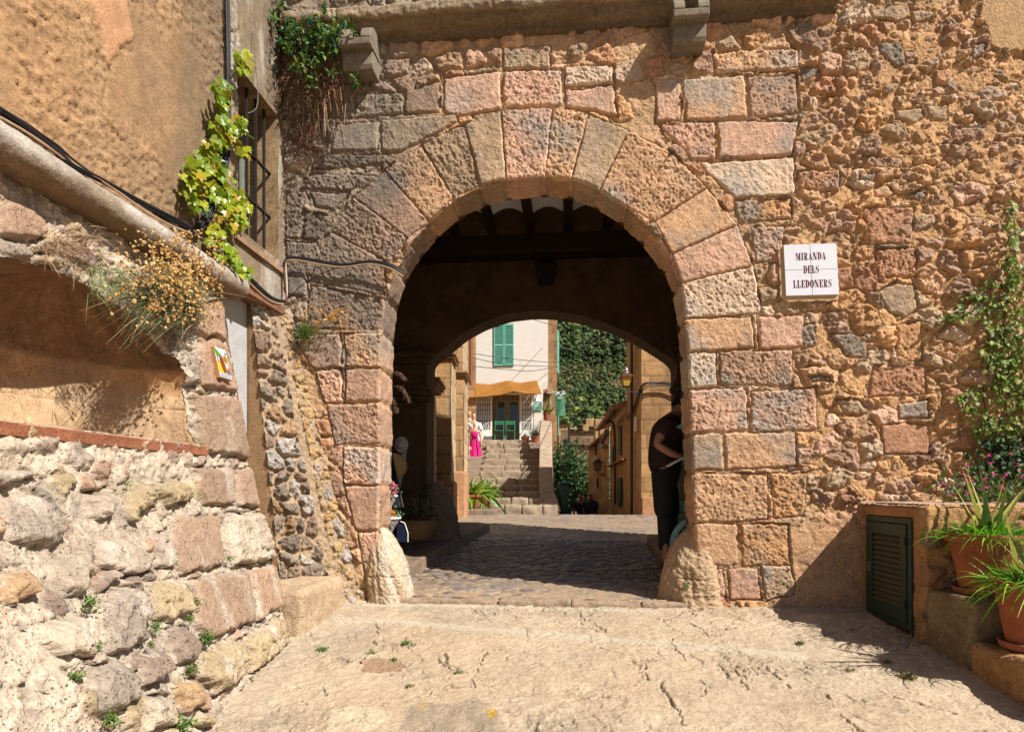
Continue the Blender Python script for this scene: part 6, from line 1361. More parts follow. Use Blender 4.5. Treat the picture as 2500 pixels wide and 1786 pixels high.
far_pot('taller bushy dark plant in terracotta beside the parapet', 1308, 1087, 24.8, .2, .36, 'g', 240, L=.8, colr=((70,84,46),(92,100,56),(58,72,42)))
rt = thing('plant', 'yellow-green plant behind the left half of the porch grille', 'plant', cp(cpx(1188,26.5),26.5,2.1)); n = 90
B = np.repeat(np.array(cp(cpx(1188,26.4),26.4,czy(1060,26.4)))[None], n, 0)+rnd(n, .14); blades('leaves', B, np.array([0,0,1.2])+rnd(n, .5), RG.uniform(.3, .8, n), .05, .3, cols(n, (130,150,50),(170,180,70),(90,120,50)), M['leaf'], rt)
def planter(lab, px0, px1, py0, py1, d):
    x0, x1 = cpx(px0, d), cpx(px1, d); a, b = czy(py1, d), czy(py0, d); k = (x1-x0)*.14; dd = .3
    rt = thing('planter', lab, 'planter', cp((x0+x1)/2, d, a), 'terracotta troughs below the steps')
    MB(cam=True).hexa([(x0+k,d,a),(x1-k,d,a),(x1-k,d+dd,a),(x0+k,d+dd,a),(x0,d-.05,b),(x1,d-.05,b),(x1,d+dd+.05,b),(x0,d+dd+.05,b)]).build('trough', M['terracotta'], rt, bevel=.02)
    MB(cam=True).box(x0-.02,x1+.02,d-.07,d+dd+.07,b-.05,b+.005).build('rim', M['terracotta'], rt, bevel=.01)
    n = 105; B = np.array([cp(RG.uniform(x0+.05,x1-.05), d+RG.uniform(0,.25), b) for _ in range(n)]); D = np.array([0,0,.75])+rnd(n, .55)
    blades('leaves', B, D, RG.uniform(.35, .72, n), RG.uniform(.06, .10, n), RG.uniform(.1, .8, n), cols(n, (110,150,48),(146,172,66),(84,124,40),(176,184,86)), M['gloss_leaf'], rt, seg=6, tip=.05)
planter('wide terracotta trough of broad-leaved plants below the steps', 1116, 1172, 1208, 1242, 14.2)
planter('smaller terracotta trough half hidden behind the wide one', 1168, 1196, 1206, 1236, 14.7)
lump_o = MB(cam=True).hexa([(cpx(1108,13.9),13.9,-.75),(cpx(1212,13.9),13.9,-.75),(cpx(1230,15.3),15.3,-.75),(cpx(1108,15.3),15.3,-.75),(cpx(1108,13.9),13.9,czy(1243,13.9)),(cpx(1212,13.9),13.9,czy(1243,13.9)),(cpx(1230,15.3),15.3,czy(1243,13.9)+.03),(cpx(1108,15.3),15.3,czy(1243,13.9)+.03)]).build('planter_step', M['pave'], None, bevel=.03)
tag(lump_o, 'low stone step carrying the terracotta troughs', 'step')
# ---- green folding chairs
def chair(lab, px, d):
    x = cpx(px, d); z = czy(1077, d); rt = thing('folding_chair', lab, 'chair', cp(x, d, z), 'green chairs before the porch door')
    gm = bpy.data.materials.get('chair_green') or mat_plain('chair_green', (58,150,104), .5)
    for dz in (.80,.72): MB(cam=True).box(x-.19,x+.19,d+.20,d+.22,z+dz,z+dz+.055).build('back_slat', gm, rt)
    st = MB(cam=True)
    for k in range(5): st.box(x-.19,x+.19,d-.18+k*.08,d-.12+k*.08,z+.445,z+.46)
    st.build('seat', gm, rt)
    for sx in (-1,1):
        MB(cam=True).tube([(x+sx*.18,d-.2,z),(x+sx*.18,d+.23,z+.88)], .013, 6).build('leg', gm, rt)
        MB(cam=True).tube([(x+sx*.165,d+.22,z),(x+sx*.165,d-.16,z+.45)], .013, 6).build('leg', gm, rt)
chair('left of two green slatted folding chairs', 1219, 25.3); chair('right of two green slatted folding chairs', 1246, 25.3)

# ---- bodies
def skin(name, J, E, mat, parent, sub=2, root=0):
    """one continuous body grown over a skeleton: J = [(x,y,z,r)], E = bones"""
    me = bpy.data.meshes.new(name); me.from_pydata([j[:3] for j in J], E, []); o = bpy.data.objects.new(name, me); COL.objects.link(o)
    m = o.modifiers.new('s', 'SKIN'); m.use_smooth_shade = True
    for i, v in enumerate(me.skin_vertices[0].data):
        r = J[i][3]; v.radius = (r, r) if not hasattr(r, '__len__') else r; v.use_root = (i == root)
    s = o.modifiers.new('u', 'SUBSURF'); s.levels = s.render_levels = sub
    bpy.context.view_layer.update(); dg = bpy.context.evaluated_depsgraph_get()
    m2 = bpy.data.meshes.new_from_object(o.evaluated_get(dg)); bpy.data.objects.remove(o); m2.name = name
    m2.polygons.foreach_set('use_smooth', np.ones(len(m2.polygons), bool))
    return link(name, m2, mat, parent)
def figure(fr, facing, H=1.75):
    """joints of a standing figure; fr(x,y,z): forward/left/up metres to world"""
    return None
# the reader at the cart
YM = 6.25
def mp(px, py, dy=0.0, r=.05): p = onY(px, py, YM+dy); return (p[0], p[1], p[2], r)
man = thing('person', 'person in black trousers and dark maroon T-shirt leaning over a booklet at the cart', 'person', tuple(onY(1625, 1388, YM)))
J = [mp(1625,1158,0,(.10,.12)), mp(1622,1110,0,(.125,.145)), mp(1630,1062,0,(.13,.16)), mp(1642,1028,0,(.10,.15)), mp(1654,1006,0,.055), mp(1662,994,0,.058), mp(1672,978,0,(.085,.075)), mp(1677,962,0,(.07,.07)),
     mp(1630,1034,-.17,.06), mp(1602,1084,-.21,.045), mp(1640,1107,-.24,.037), mp(1660,1113,-.22,.028), mp(1668,1116,-.21,.026),
     mp(1648,1034,.17,.06), mp(1628,1088,.21,.045), mp(1655,1110,.16,.035), mp(1670,1114,.08,.027),
     mp(1622,1186,-.09,.065), mp(1624,1270,-.10,.05), mp(1628,1368,-.10,.042), mp(1632,1382,-.10,.035), mp(1655,1387,-.12,.03),
     mp(1636,1186,.09,.065), mp(1644,1270,.10,.05), mp(1646,1368,.10,.042), mp(1650,1382,.10,.035), mp(1672,1386,.11,.03)]
E = [(0,1),(1,2),(2,3),(3,4),(4,5),(5,6),(6,7),(3,8),(8,9),(9,10),(10,11),(11,12),(3,13),(13,14),(14,15),(15,16),(0,17),(17,18),(18,19),(19,20),(20,21),(0,22),(22,23),(23,24),(24,25),(25,26)]
skin('body', J, E, M['skin'], man)
def hand(name, w, d, parent, s=1.0, curl=.6, side=1, flip=1):
    """five separate fingers on a palm: w wrist, d pointing direction"""
    w = Vector(w); d = Vector(d).normalized(); up = Vector((0,0,1)); sd = d.cross(up).normalized()*side; dn = sd.cross(d).normalized()*flip
    Jh = [(*w, .024*s), (*(w+d*.05*s), (.022*s,.036*s))]; Eh = [(0,1)]
    for i, L in enumerate((.070,.080,.075,.060)):
        b = w+d*.085*s+sd*(i-1.5)*.019*s; a = len(Jh); Jh += [(*b, .0095*s), (*(b+d*L*.5*s+dn*L*.15*s), .0085*s), (*(b+d*L*(1-.3*curl)*s+dn*L*(.2+.5*curl)*s), .0075*s)]; Eh += [(1,a),(a,a+1),(a+1,a+2)]
    b = w+d*.03*s-sd*.034*s; a = len(Jh); Jh += [(*b, .012*s), (*(b+d*.035*s-sd*.016*s), .0105*s), (*(b+d*.062*s-sd*.010*s+dn*.012*s), .009*s)]; Eh += [(0,a),(a,a+1),(a+1,a+2)]
    return skin(name, Jh, Eh, M['skin'], parent, 1)
hand('hand', onY(1658,1112,YM-.22), (.8,.1,-.25), man); hand('hand', onY(1656,1111,YM+.14), (.8,-.35,-.2), man, side=-1)
sh = [mp(1624,1168,0,(.155,.19)), mp(1621,1105,0,(.155,.175)), mp(1629,1062,0,(.155,.185)), mp(1641,1028,0,(.115,.165)), mp(1650,1013,0,.075), mp(1629,1036,-.18,.085), mp(1612,1068,-.21,.082), mp(1648,1036,.18,.085), mp(1634,1070,.21,.08)]
skin('shirt', sh, [(0,1),(1,2),(2,3),(3,4),(3,5),(5,6),(3,7),(7,8)], M['maroon'], man)
tr = [mp(1624,1112,0,(.125,.15)), mp(1626,1152,0,(.14,.165)), mp(1620,1190,-.09,.12), mp(1620,1268,-.10,.095), mp(1626,1345,-.10,.075), mp(1628,1178,.09,.125), mp(1640,1268,.10,.095), mp(1646,1345,.10,.075)]
skin('trousers', tr, [(0,1),(1,2),(2,3),(0,4),(4,5),(5,6)], M['black'], man)
hr = [mp(1668,973,0,(.085,.085)), mp(1672,962,0,(.085,.085)), mp(1664,982,0,(.06,.07))]
skin('hair', hr, [(0,1),(0,2)], M['black'], man)
for dy in (-.11,.11): 
    p = onY(1648 if dy < 0 else 1664, 1388, YM+dy); MB().hexa([(p[0]-.14,p[1]-.05,p[2]-.0),(p[0]+.14,p[1]-.045,p[2]),(p[0]+.14,p[1]+.045,p[2]),(p[0]-.14,p[1]+.05,p[2]),(p[0]-.12,p[1]-.04,p[2]+.07),(p[0]+.10,p[1]-.035,p[2]+.04),(p[0]+.10,p[1]+.035,p[2]+.04),(p[0]-.12,p[1]+.04,p[2]+.07)]).build('shoe', M['black'], man, bevel=.015)
bp = onY(1655, 1127, YM-.24)
bo = MB().hexa([(bp[0]-.10,bp[1]-.06,bp[2]-.05),(bp[0]+.06,bp[1]-.06,bp[2]+.04),(bp[0]+.06,bp[1]+.10,bp[2]+.05),(bp[0]-.10,bp[1]+.10,bp[2]-.04),(bp[0]-.105,bp[1]-.06,bp[2]-.043),(bp[0]+.055,bp[1]-.06,bp[2]+.047),(bp[0]+.055,bp[1]+.10,bp[2]+.057),(bp[0]-.105,bp[1]+.10,bp[2]-.033)]).build('booklet', M['white'], None)
tag(bo, 'pale booklet held by the person at the cart', 'booklet')
# pale blue cart
ct = thing('display_cart', 'pale blue market cart with spoked wheel half hidden behind the right jamb', 'cart', (1.5,6.2,-.78))
WX, WY, WZ, WR = 1.235, 5.98, -.50, .275
for yy in (WY, WY+.62):
    wb = MB(); nseg = 40
    vs = []; fs = []
    for i in range(nseg):
        a = 2*math.pi*i/nseg
        for r, y in ((WR,yy-.02),(WR,yy+.02),(WR-.045,yy+.02),(WR-.045,yy-.02)): vs.append((WX+r*math.cos(a), y, WZ+r*math.sin(a)))
    for i in range(nseg):
        j = (i+1) % nseg
        for k in range(4): fs.append((4*i+k, 4*i+(k+1)%4, 4*j+(k+1)%4, 4*j+k))
    o = wb.add(vs, fs).build('wheel', M['lightblue'], ct)
    for k in range(8):
        a = .35+k*math.pi/4; c, s_ = math.cos(a), math.sin(a); MB().tube([(WX+.03*c,yy,WZ+.03*s_),(WX+(WR-.03)*c,yy,WZ+(WR-.03)*s_)], .014, 6).build('spoke', M['lightblue'], o)
    MB().tube([(WX,yy-.04,WZ),(WX,yy+.04,WZ)], .045, 12).build('hub', M['lightblue'], o)
MB().box(1.12,2.2,5.93,6.68,-.19,-.09).build('chassis', M['lightblue'], ct, bevel=.004)
MB().box(1.14,2.18,5.95,6.66,-.085,.25).build('box', M['darkwood'], ct, bevel=.004)
MB().box(1.115,2.2,5.92,6.69,.26,.32).build('counter', M['lightblue'], ct, bevel=.004)
for x in (1.18,2.15):
    for y in (5.96,6.64): MB().box(x-.02,x+.02,y-.02,y+.02,.321,.66).build('post', M['lightblue'], ct)
MB().prism([(1.02,.62),(1.10,.60),(1.66,.92),(2.24,.60),(2.32,.62),(1.66,.98)], 'y', 5.86, 6.76).build('canopy', M['lightblue'], ct, bevel=.004)
MB().box(2.05,2.1,6.2,6.5,-.78,-.19).build('leg', M['lightblue'], ct)

# ---- shop things at the left of the passage
def basket(lab, px, py, r, h, fl, fcol):
    c = onY(px, py, 5.98); rt = thing('flower_basket', lab, 'flower basket', (c[0],c[1],c[2]-h), 'white wicker wall baskets')
    na, nz = 48, 12; mbk = MB(); A = np.linspace(0, 2*math.pi, na+1)
    vs = []; fs = []; cc = []
    for i in range(nz+1):
        t = i/nz
        for k in range(na):
            vs.append((c[0]+(r*t+.012)*math.cos(A[k])*(1+.03*((i+k)%2)), c[1]+(r*t+.012)*math.sin(A[k])*(1+.03*((i+k)%2)), c[2]-h+h*t))
    P = np.array(vs); i_ = np.arange(nz)[:, None]*na+np.arange(na)[None]; j_ = np.arange(nz)[:, None]*na+(np.arange(na)[None]+1) % na
    f = np.stack([i_, j_, j_+na, i_+na], -1).reshape(-1, 4); row = np.repeat(np.arange(nz), na); colk = np.tile(np.arange(na), nz)
    P2 = P[f].reshape(-1, 3); C2 = np.repeat(np.where(((row+colk//2) % 2)[:, None] == 0, lin((226,224,220)), lin((120,112,108))), 4, 0)
    m_ = bpy.data.materials.get('white_wicker') or mat_stone('white_wicker', None, var=.06, scale=30, b1=.002, b2=.001)
    link('basket', npmesh('basket', P2, np.arange(len(P2)).reshape(-1, 4), False, C2), m_, rt)
    ring = [(c[0]+(r+.012)*math.cos(a), c[1]+(r+.012)*math.sin(a), c[2]) for a in A]; MB().tube(ring, .009, 6).build('rim', M['white'], rt, smooth=True)
    n = 150; B = np.array(c)+np.stack([RG.normal(size=n)*r*.55, RG.normal(size=n)*r*.5, np.abs(RG.normal(size=n))*.05], 1)
    leafmesh('leaves', B, np.array([0,-.2,.7])+rnd(n, .6), np.array([.3,-.6,.7])+rnd(n, .3), RG.uniform(.025,.05,n), LANCE, cols(n, (110,140,104),(86,118,78),(132,156,120)), M['leaf'], rt)
    F = np.array([onY(px+dx, py+dy, 5.95-.01*k) for k, (dx, dy) in enumerate(fl)]); 
    for f_ in F: leafmesh('flower', np.repeat(f_[None], 14, 0), rnd(14, 1)+np.array([0,-.3,.2]), np.array([.3,-1,.5])+rnd(14, .4), RG.uniform(.018,.028,14), DISC, cols(14, *fcol), M['leaf'], rt)
basket('white wicker basket of pink flowers hanging above the left guard stone', 938, 1210, .115, .21, [(4,-38),(8,-25),(17,-20),(24,-15),(14,-10),(26,-8),(30,-22),(2,-14),(20,-30)], ((226,130,156),(236,160,180),(206,96,136)))
basket('white wicker basket of orange and magenta flowers, lower of the two', 944, 1264, .125, .21, [(2,-12),(8,-20),(14,-14),(10,-6),(18,-8),(6,-2),(0,-22)], ((232,150,40),(240,174,60),(220,126,36)))
hk = onY(982, 1085, 8.0)
ht = thing('sun_hat', 'pale straw sun hat hanging on the dark passage wall', 'hat', tuple(hk)); mbh = MB()
vs = []; fs = []; prof = [(.10,0),(.095,.0),(.06,.004),(.052,.03),(.04,.07),(.005,.08)]
for r, q in prof:
    for k in range(24): a = 2*math.pi*k/24; vs.append((hk[0]+r*math.cos(a)*.9, hk[1]-.03-q, hk[2]+r*math.sin(a)*1.05))
for i in range(len(prof)-1):
    for k in range(24): fs.append((i*24+k, i*24+(k+1)%24, (i+1)*24+(k+1)%24, (i+1)*24+k))
mbh.add(vs, fs).build('brim', mat_plain('pale_straw', (214,208,204), .8, .1, 60), ht, smooth=True)
sc = onY(985, 1098, 8.0); n, m = 14, 30; S, T = np.meshgrid(np.linspace(-1,1,n), np.linspace(0,1,m), indexing='ij')
ctr = np.interp(T, [0,.5,1], [988,975,958]); wd = np.interp(T, [0,.2,1], [5,8,13]); Psc = np.array([[onY(ctr[i,j]+S[i,j]*wd[i,j], 1100+112*T[i,j]+3*math.sin(i*2), 7.97+.02*math.sin(i*1.7)) for j in range(m)] for i in range(n)])
o = link('scarf', npmesh('scarf', Psc.reshape(-1, 3), gridfaces(n, m), True), mat_leaf('pale_scarf', .9, .25, (206,202,206))); tag(o, 'long pale scarf hanging below the straw hat', 'scarf')
ab = thing('menu_board', 'dark leaning chalkboard behind the flower baskets', 'board', tuple(onY(958, 1240, 6.9)))
p = [onY(x, y, d) for x, y, d in ((944,1108,7.0),(956,1108,7.0),(984,1238,6.8),(950,1238,6.8))]
MB().hexa([tuple(q) for q in p]+[(q[0],q[1]+.03,q[2]) for q in p]).build('panel', M['black'], ab)
MB().tube([tuple(p[1]), tuple(p[2])], .012, 6).build('frame', M['darkwood'], ab)
td = onY(962, 1138, 7.4); tr_ = MB(); tr_.lathe([(.01,0),(.15,.02),(.155,.05),(.15,.05),(.145,.03),(.01,.012)], (0,0,0), 28)
o = tr_.build('straw_ware', M['wicker'], None, smooth=True); o.location = td; o.rotation_euler = (math.radians(80),math.radians(20),.5); tag(o, 'round straw tray hanging beside the pale hat', 'bag')  # shallow straw tray, tilted on edge
bk_ = thing('plant_basket', 'low straw basket with a dark leafy plant on the passage pavement', 'plant basket', tuple(onY(1020, 1318, 7.35)))
b = onY(1020, 1316, 7.35); MB().lathe([(.13,0),(.20,.08),(.22,.2),(.20,.24),(.19,.24),(.2,.18),(.01,.16)], tuple(b), 26).build('basket', mat_plain('brown_straw', (120,92,58), .85, .3, 50), bk_, smooth=True)
n = 300; B = np.array(b)+np.array([0,0,.24])+np.stack([RG.normal(size=n)*.13, RG.normal(size=n)*.1, np.abs(RG.normal(size=n))*.16], 1); leafmesh('leaves', B, np.array([0,0,.6])+rnd(n, .7), rnd(n, 1)+np.array([0,-.5,.5]), RG.uniform(.03,.07,n), LANCE, cols(n, (52,70,40),(66,84,48),(40,56,34)), M['leaf'], bk_)
mbs = MB()
for k in range(8): mbs.tube([(b[0],b[1],b[2]+.15),(b[0]+RG.normal()*.1,b[1]+RG.normal()*.08,b[2]+.5)], .007, 5)
mbs.build('stem', M['twig'], bk_)
ssn = thing('round_topped_sign', 'small navy arch-topped board with a pale edge standing by the basket', 'board', tuple(onY(985, 1318, 6.7)))
po = [onY(x, y, 6.7) for x, y in ((968,1322),(970,1285),(978,1272),(988,1276),(996,1300),(996,1322))]
MB().add([tuple(q) for q in po]+[(q[0],q[1]+.03,q[2]) for q in po], [tuple(range(6)), tuple(range(11,5,-1))]+[(i,(i+1)%6,(i+1)%6+6,i+6) for i in range(6)]).build('panel', mat_plain('navy_panel', (30,38,66), .5), ssn)
MB().tube([(q[0],q[1]-.004,q[2]) for q in po[2:]], .006, 6).build('edge_trim', M['white'], ssn)

# ---- mannequins by the church wall
def mannequin(lab, px, py, d, s, dress, name='mannequin'):
    x, z = cpx(px, d), czy(py, d); rt = thing(name, lab, 'mannequin', cp(x, d, z), 'dressed mannequins outside the shop')
    def j(a, b, c, r): q = cp(x+a*s, d-b*s, z+c*s); return (*q, r*s if not hasattr(r, '__len__') else (r[0]*s, r[1]*s))
    J = [j(0,0,.98,(.11,.15)), j(0,0,1.14,(.085,.11)), j(0,.02,1.32,(.10,.14)), j(0,0,1.43,(.06,.12)), j(0,.01,1.52,.045), j(0,.02,1.60,.065), j(0,.02,1.70,.075), j(0,.02,1.78,.05),
         j(-.18,0,1.42,.05), j(-.22,.0,1.18,.038), j(-.23,.05,.96,.03), j(-.23,.07,.84,.022), j(.18,0,1.42,.05), j(.23,.0,1.18,.038), j(.25,.06,.96,.03), j(.25,.09,.84,.022),
         j(-.09,0,.9,.09), j(-.08,.02,.5,.058), j(-.07,0,.09,.038), j(-.07,.14,.03,.03), j(.09,0,.9,.09), j(.08,.02,.5,.058), j(.08,.0,.09,.038), j(.09,.14,.03,.03)]
    E = [(0,1),(1,2),(2,3),(3,4),(4,5),(5,6),(6,7),(3,8),(8,9),(9,10),(10,11),(3,12),(12,13),(13,14),(14,15),(0,16),(16,17),(17,18),(18,19),(0,20),(20,21),(21,22),(22,23)]
    skin('body', J, E, M['mannequin'], rt, 1)
    return rt, j
rt, j = mannequin('mannequin in a long magenta halter dress with a straw bag', 1159, 1143, 23.0, .98, 0)
mg = mat_plain('magenta_cloth', (232,8,128), .75, .1, 12)
n, m = 40, 26; vs = []; fs = []
for i in range(m+1):
    t = i/m
    for k in range(n):
        a = 2*math.pi*k/n; zc = 1.16-(.98+.05*math.sin(a*1+.5))*t; r = .13+.22*t**.8; r *= 1+.09*math.sin(a*9+.6*math.sin(a*3))*t
        q = j(r*math.cos(a)*.95, r*math.sin(a)*.75, zc, 1); vs.append(q[:3])
for i in range(m):
    for k in range(n): fs.append((i*n+k, i*n+(k+1)%n, (i+1)*n+(k+1)%n, (i+1)*n+k))
MB().add(vs, fs).build('skirt', mg, rt, smooth=True)
skin('bodice', [j(0,.0,1.06,(.13,.16)), j(0,.02,1.22,(.145,.175)), j(-.065,.08,1.40,.09), j(.065,.08,1.40,.09)], [(0,1),(1,2),(1,3)], mg, rt, 1)
for sx in (-1,1): MB().tube([j(sx*.07,.11,1.36,1)[:3], j(sx*.05,.08,1.47,1)[:3], j(sx*.02,-.03,1.53,1)[:3]], .012, 5).build('strap', mg, rt)
MB().tube([j(.08,.12,1.12,1)[:3], j(.13,.18,.8,1)[:3], j(.17,.2,.35,1)[:3], j(.16,.22,.08,1)[:3]], .022, 6).build('sash', mg, rt)
bag = np.array(j(-.26,.14,.74,1)[:3]); sb = thing('straw_ware', 'round straw handbag on the arm of the magenta mannequin', 'bag', tuple(bag)); MB().sphere(tuple(bag), .15, 14, 10, .75, 1, .6).build('bag', M['wicker'], sb, smooth=True)
MB().tube([tuple(bag+np.array([-.08,0,.09])), tuple(bag+np.array([0,0,.2])), tuple(bag+np.array([.08,0,.09]))], .012, 5).build('handle', M['wicker'], sb)
rt, j = mannequin('mannequin in an open white blouse behind the magenta dress', 1157, 1132, 24.2, 1.12, 0)
skin('blouse', [j(0,0,1.0,(.14,.18)), j(0,.0,1.25,(.13,.17)), j(0,0,1.42,(.09,.15)), j(-.2,0,1.40,.085), j(-.25,0,1.14,.10), j(.2,0,1.40,.085), j(.25,0,1.14,.10)], [(0,1),(1,2),(2,3),(3,4),(2,5),(5,6)], mat_plain('white_linen', (236,234,230), .85, .05, 20), rt, 1)
rt, j = mannequin('mannequin in a red patterned dress close to the church wall', 1146, 1128, 24.6, 1.15, 0)
skin('dress', [j(0,0,.5,(.18,.2)), j(0,0,.98,(.14,.17)), j(0,0,1.14,(.10,.13)), j(0,.0,1.34,(.12,.15))], [(0,1),(1,2),(2,3)], mat_plain('red_print', (206,60,40), .8, .5, 9), rt, 1)
skin('hair', [j(0,-.02,1.74,.09), j(0,-.02,1.66,.085)], [(0,1)], mat_plain('brown_hair', (120,76,46), .8), rt, 1)
for k, (px, c, zt, zb, lab) in enumerate(((1138,(200,70,50),1052,1120,'red and white garment on the shop rail'),(1141,(232,226,220),1058,1135,'white garment on the shop rail'))):
    d = 22.6; x = cpx(px, d); vs = []; fs = []
    for i in range(9):
        for q in range(7): vs.append(cp(x+(q-3)*.022*(1+.5*i/8), d+.04*math.sin(q*2), czy(zt+(zb-zt)*i/8, d)))
    for i in range(8):
        for q in range(6): fs.append((i*7+q, i*7+q+1, (i+1)*7+q+1, (i+1)*7+q))
    o = MB().add(vs, fs).build('garment', mat_plain('garment_cloth_%d' % k, c, .85, .35, 8), None, smooth=True); tag(o, lab, 'garment')
gb = MB(cam=True); gb.box(cpx(1136,22.3),cpx(1152,22.3),22.0,22.6,czy(1140,22.3),czy(1122,22.3)); o = gb.build('stone_bench', M['pave'], None, bevel=.03); tag(o, 'low stone bench at the foot of the church wall by the mannequins', 'bench')

# ---- street on the right
def wallq(mb, a, b, z0, z1, z0b=None, z1b=None):
    (pa_, da), (pb, db) = a, b; mb.add([(cpx(pa_,da),da,z0),(cpx(pb,db),db,z0 if z0b is None else z0b),(cpx(pb,db),db,z1 if z1b is None else z1b),(cpx(pa_,da),da,z1)], [(0,1,2,3)])
cr = thing('corner_house', 'tall ochre corner house with plastered flank at the right of the square', 'house', cp(cpx(1566,14),14,-.6))
ashface('front_wall', (cpx(1566,14),14,-1), (cpx(1566,14)+2.6,14,-1), (cpx(1566,14),14,4.3), .52, .33, (192,150,102), cr, .03, 141)
o = MB(cam=True); wallq(o, (1566,14), (1530,16.3), -1.6, 4.3); o.build('flank', M['housewall'], cr)
MB(cam=True).box(cpx(1566,14)+.001, cpx(1566,14)+2.6, 13.94, 14.2, -.9, czy(1213,14)).build('plinth', mat_stone('plinth_stone', (200,150,110), var=.25, scale=6), cr, bevel=.02)
MB(cam=True).box(cpx(1530,16.3), cpx(1530,16.3)+2.6, 14.02, 16.3, 4.3, 4.4).build('roof', M['tilesroof'], cr)  # unseen roof, set low to shorten its shadow on the steps
MB(cam=True).tube([(cpx(1545,14.9)-.03,14.9,4.2),(cpx(1545,14.9)-.03,14.9,-1.5)], .035, 8).build('drain_pipe', mat_plain('brown_pipe', (84,62,48), .6), cr)
pts = [(1700,965,13.9),(1640,935+4,13.9),(1600,937,13.9),(1575,940,13.85),(1562,955,14.1),(1552,985,14.6),(1540,1010,15.2),(1530,1022,15.7)]
for k in range(5): MB(cam=True).tube(curve([(cpx(a,d-.05),d-.05,czy(b+k*3-5+2*math.sin(i+k),d)) for i,(a,b,d) in enumerate(pts)], 40), .011, 5).build('cable', M['cable'], cr, smooth=True)
MB(cam=True).box(cpx(1555,14.5)-.06,cpx(1555,14.5)-.01,14.4,14.5,czy(1052,14.5),czy(1018,14.5)).build('meter_box', M['white'], cr)
h2 = thing('street_house', 'ochre house with green shutters and overhanging tiled eaves down the lane', 'house', cp(2.9,17,-1), 'old houses stepping down the lane')
o = MB(cam=True); wallq(o, (1530,16.35), (1489,19.0), -2.5, czy(1000,16.35), -3, czy(1052,19.0)); o.build('wall', M['housewall'], h2)
o = MB(cam=True); a, b = (cpx(1530,16.35),16.35), (cpx(1486,19.2),19.2); zt, zu = czy(1000,16.35), czy(1050,19.2)
o.hexa([(a[0]-.4,a[1],zt-.03),(b[0]-.4,b[1],zu-.03),(b[0]+2.5,b[1],zu+.9),(a[0]+2.5,a[1],zt+.9),(a[0]-.4,a[1],zt+.05),(b[0]-.4,b[1],zu+.05),(b[0]+2.5,b[1],zu+1),(a[0]+2.5,a[1],zt+1)]); o.build('roof', M['tilesroof'], h2)
rl = bpy.data.materials.get('roof_tile')
for k in range(9):
    t = k/8; x, d, z = a[0]-.42+(b[0]-a[0])*t, a[1]+(b[1]-a[1])*t, zt+(zu-zt)*t+.05; MB(cam=True).tube([(x,d,z),(x+.7,d,z+.24)], .07, 8).build('roof_tile', M['tilesroof'], h2, smooth=True)
gs = mat_plain('dark_green_shutter', (44,76,56), .6)
for (p0, d0, p1, d1, ya, yb) in ((1513,17.4,1519,17.0,1040,1110),(1512,17.5,1520,16.9,1165,1235),(1497,18.5,1500,18.3,1090,1130)):
    MB(cam=True).hexa([(cpx(p0,d0)-.05,d0,czy(yb,d0)),(cpx(p1,d1)-.05,d1,czy(yb,d1)),(cpx(p1,d1)-.01,d1,czy(yb,d1)),(cpx(p0,d0)-.01,d0,czy(yb,d0)),(cpx(p0,d0)-.05,d0,czy(ya,d0)),(cpx(p1,d1)-.05,d1,czy(ya,d1)),(cpx(p1,d1)-.01,d1,czy(ya,d1)),(cpx(p0,d0)-.01,d0,czy(ya,d0))]).build('shutter', gs, h2)
MB(cam=True).tube(curve([(cpx(1527,16.4)-.3,16.4,czy(1005,16.4)),(cpx(1510,17.4)-.35,17.4,czy(1030,17.4)),(cpx(1508,17.6)-.1,17.6,czy(1045,17.6)),(cpx(1506,17.8)-.05,17.8,czy(1230,17.8))], 20), .035, 8).build('drain_pipe', bpy.data.materials['brown_pipe'], h2, smooth=True)
MB(cam=True).hexa([(cpx(1529,16.4)-.12,16.4,czy(1122,16.4)),(cpx(1490,19)-.12,19,czy(1140,19)),(cpx(1490,19),19,czy(1140,19)),(cpx(1529,16.4),16.4,czy(1122,16.4)),(cpx(1529,16.4)-.12,16.4,czy(1118,16.4)),(cpx(1490,19)-.12,19,czy(1137,19)),(cpx(1490,19),19,czy(1137,19)),(cpx(1529,16.4),16.4,czy(1118,16.4))]).build('string_course', M['tilesroof'], h2)
h3 = thing('street_house', 'sandy stone house with small dark windows and chimneys at the bend of the lane', 'house', cp(2.9,22,-1.5), 'old houses stepping down the lane')
ashface('wall', (cpx(1436,21.6),21.6,-4), (cpx(1471,21.1),21.1,-3.5), (cpx(1436,21.6),21.6,czy(1094,21.6)), .5, .34, (222,186,142), h3, .04, 151)
ashface('flank', (cpx(1471,21.1),21.1,-4), (cpx(1488,19.2),19.2,-3.5), (cpx(1471,21.1),21.1,czy(1068,21.1)), .5, .34, (222,184,138), h3, .04, 155)
o = MB(cam=True); zt, zu = czy(1057,20.5), czy(1094,21.6); o.add([(cpx(1436,21.6),21.6,zu),(cpx(1471,21.1),21.1,zu),(cpx(1488,19.2),19.2,zu),(cpx(1488,19.2),19.2,zt+.1),(cpx(1471,21.1),21.1,czy(1066,21.1))], [(0,1,2,3,4)]); o.build('gable', M['housewall'], h3)
o = MB(cam=True); zt = czy(1055,20.9); a, b = (cpx(1433,21.5),21.5), (cpx(1476,20.9),20.9); o.hexa([(a[0],a[1]-.2,zu-.04),(b[0],b[1]-.2,zt-.04),(b[0]+.3,b[1]+4,zt-.04),(a[0],a[1]+4,zu-.04),(a[0],a[1]-.2,zu+.05),(b[0],b[1]-.2,zt+.05),(b[0]+.3,b[1]+4,zt+.05),(a[0],a[1]+4,zu+.05)]); o.build('roof', M['tilesroof'], h3)
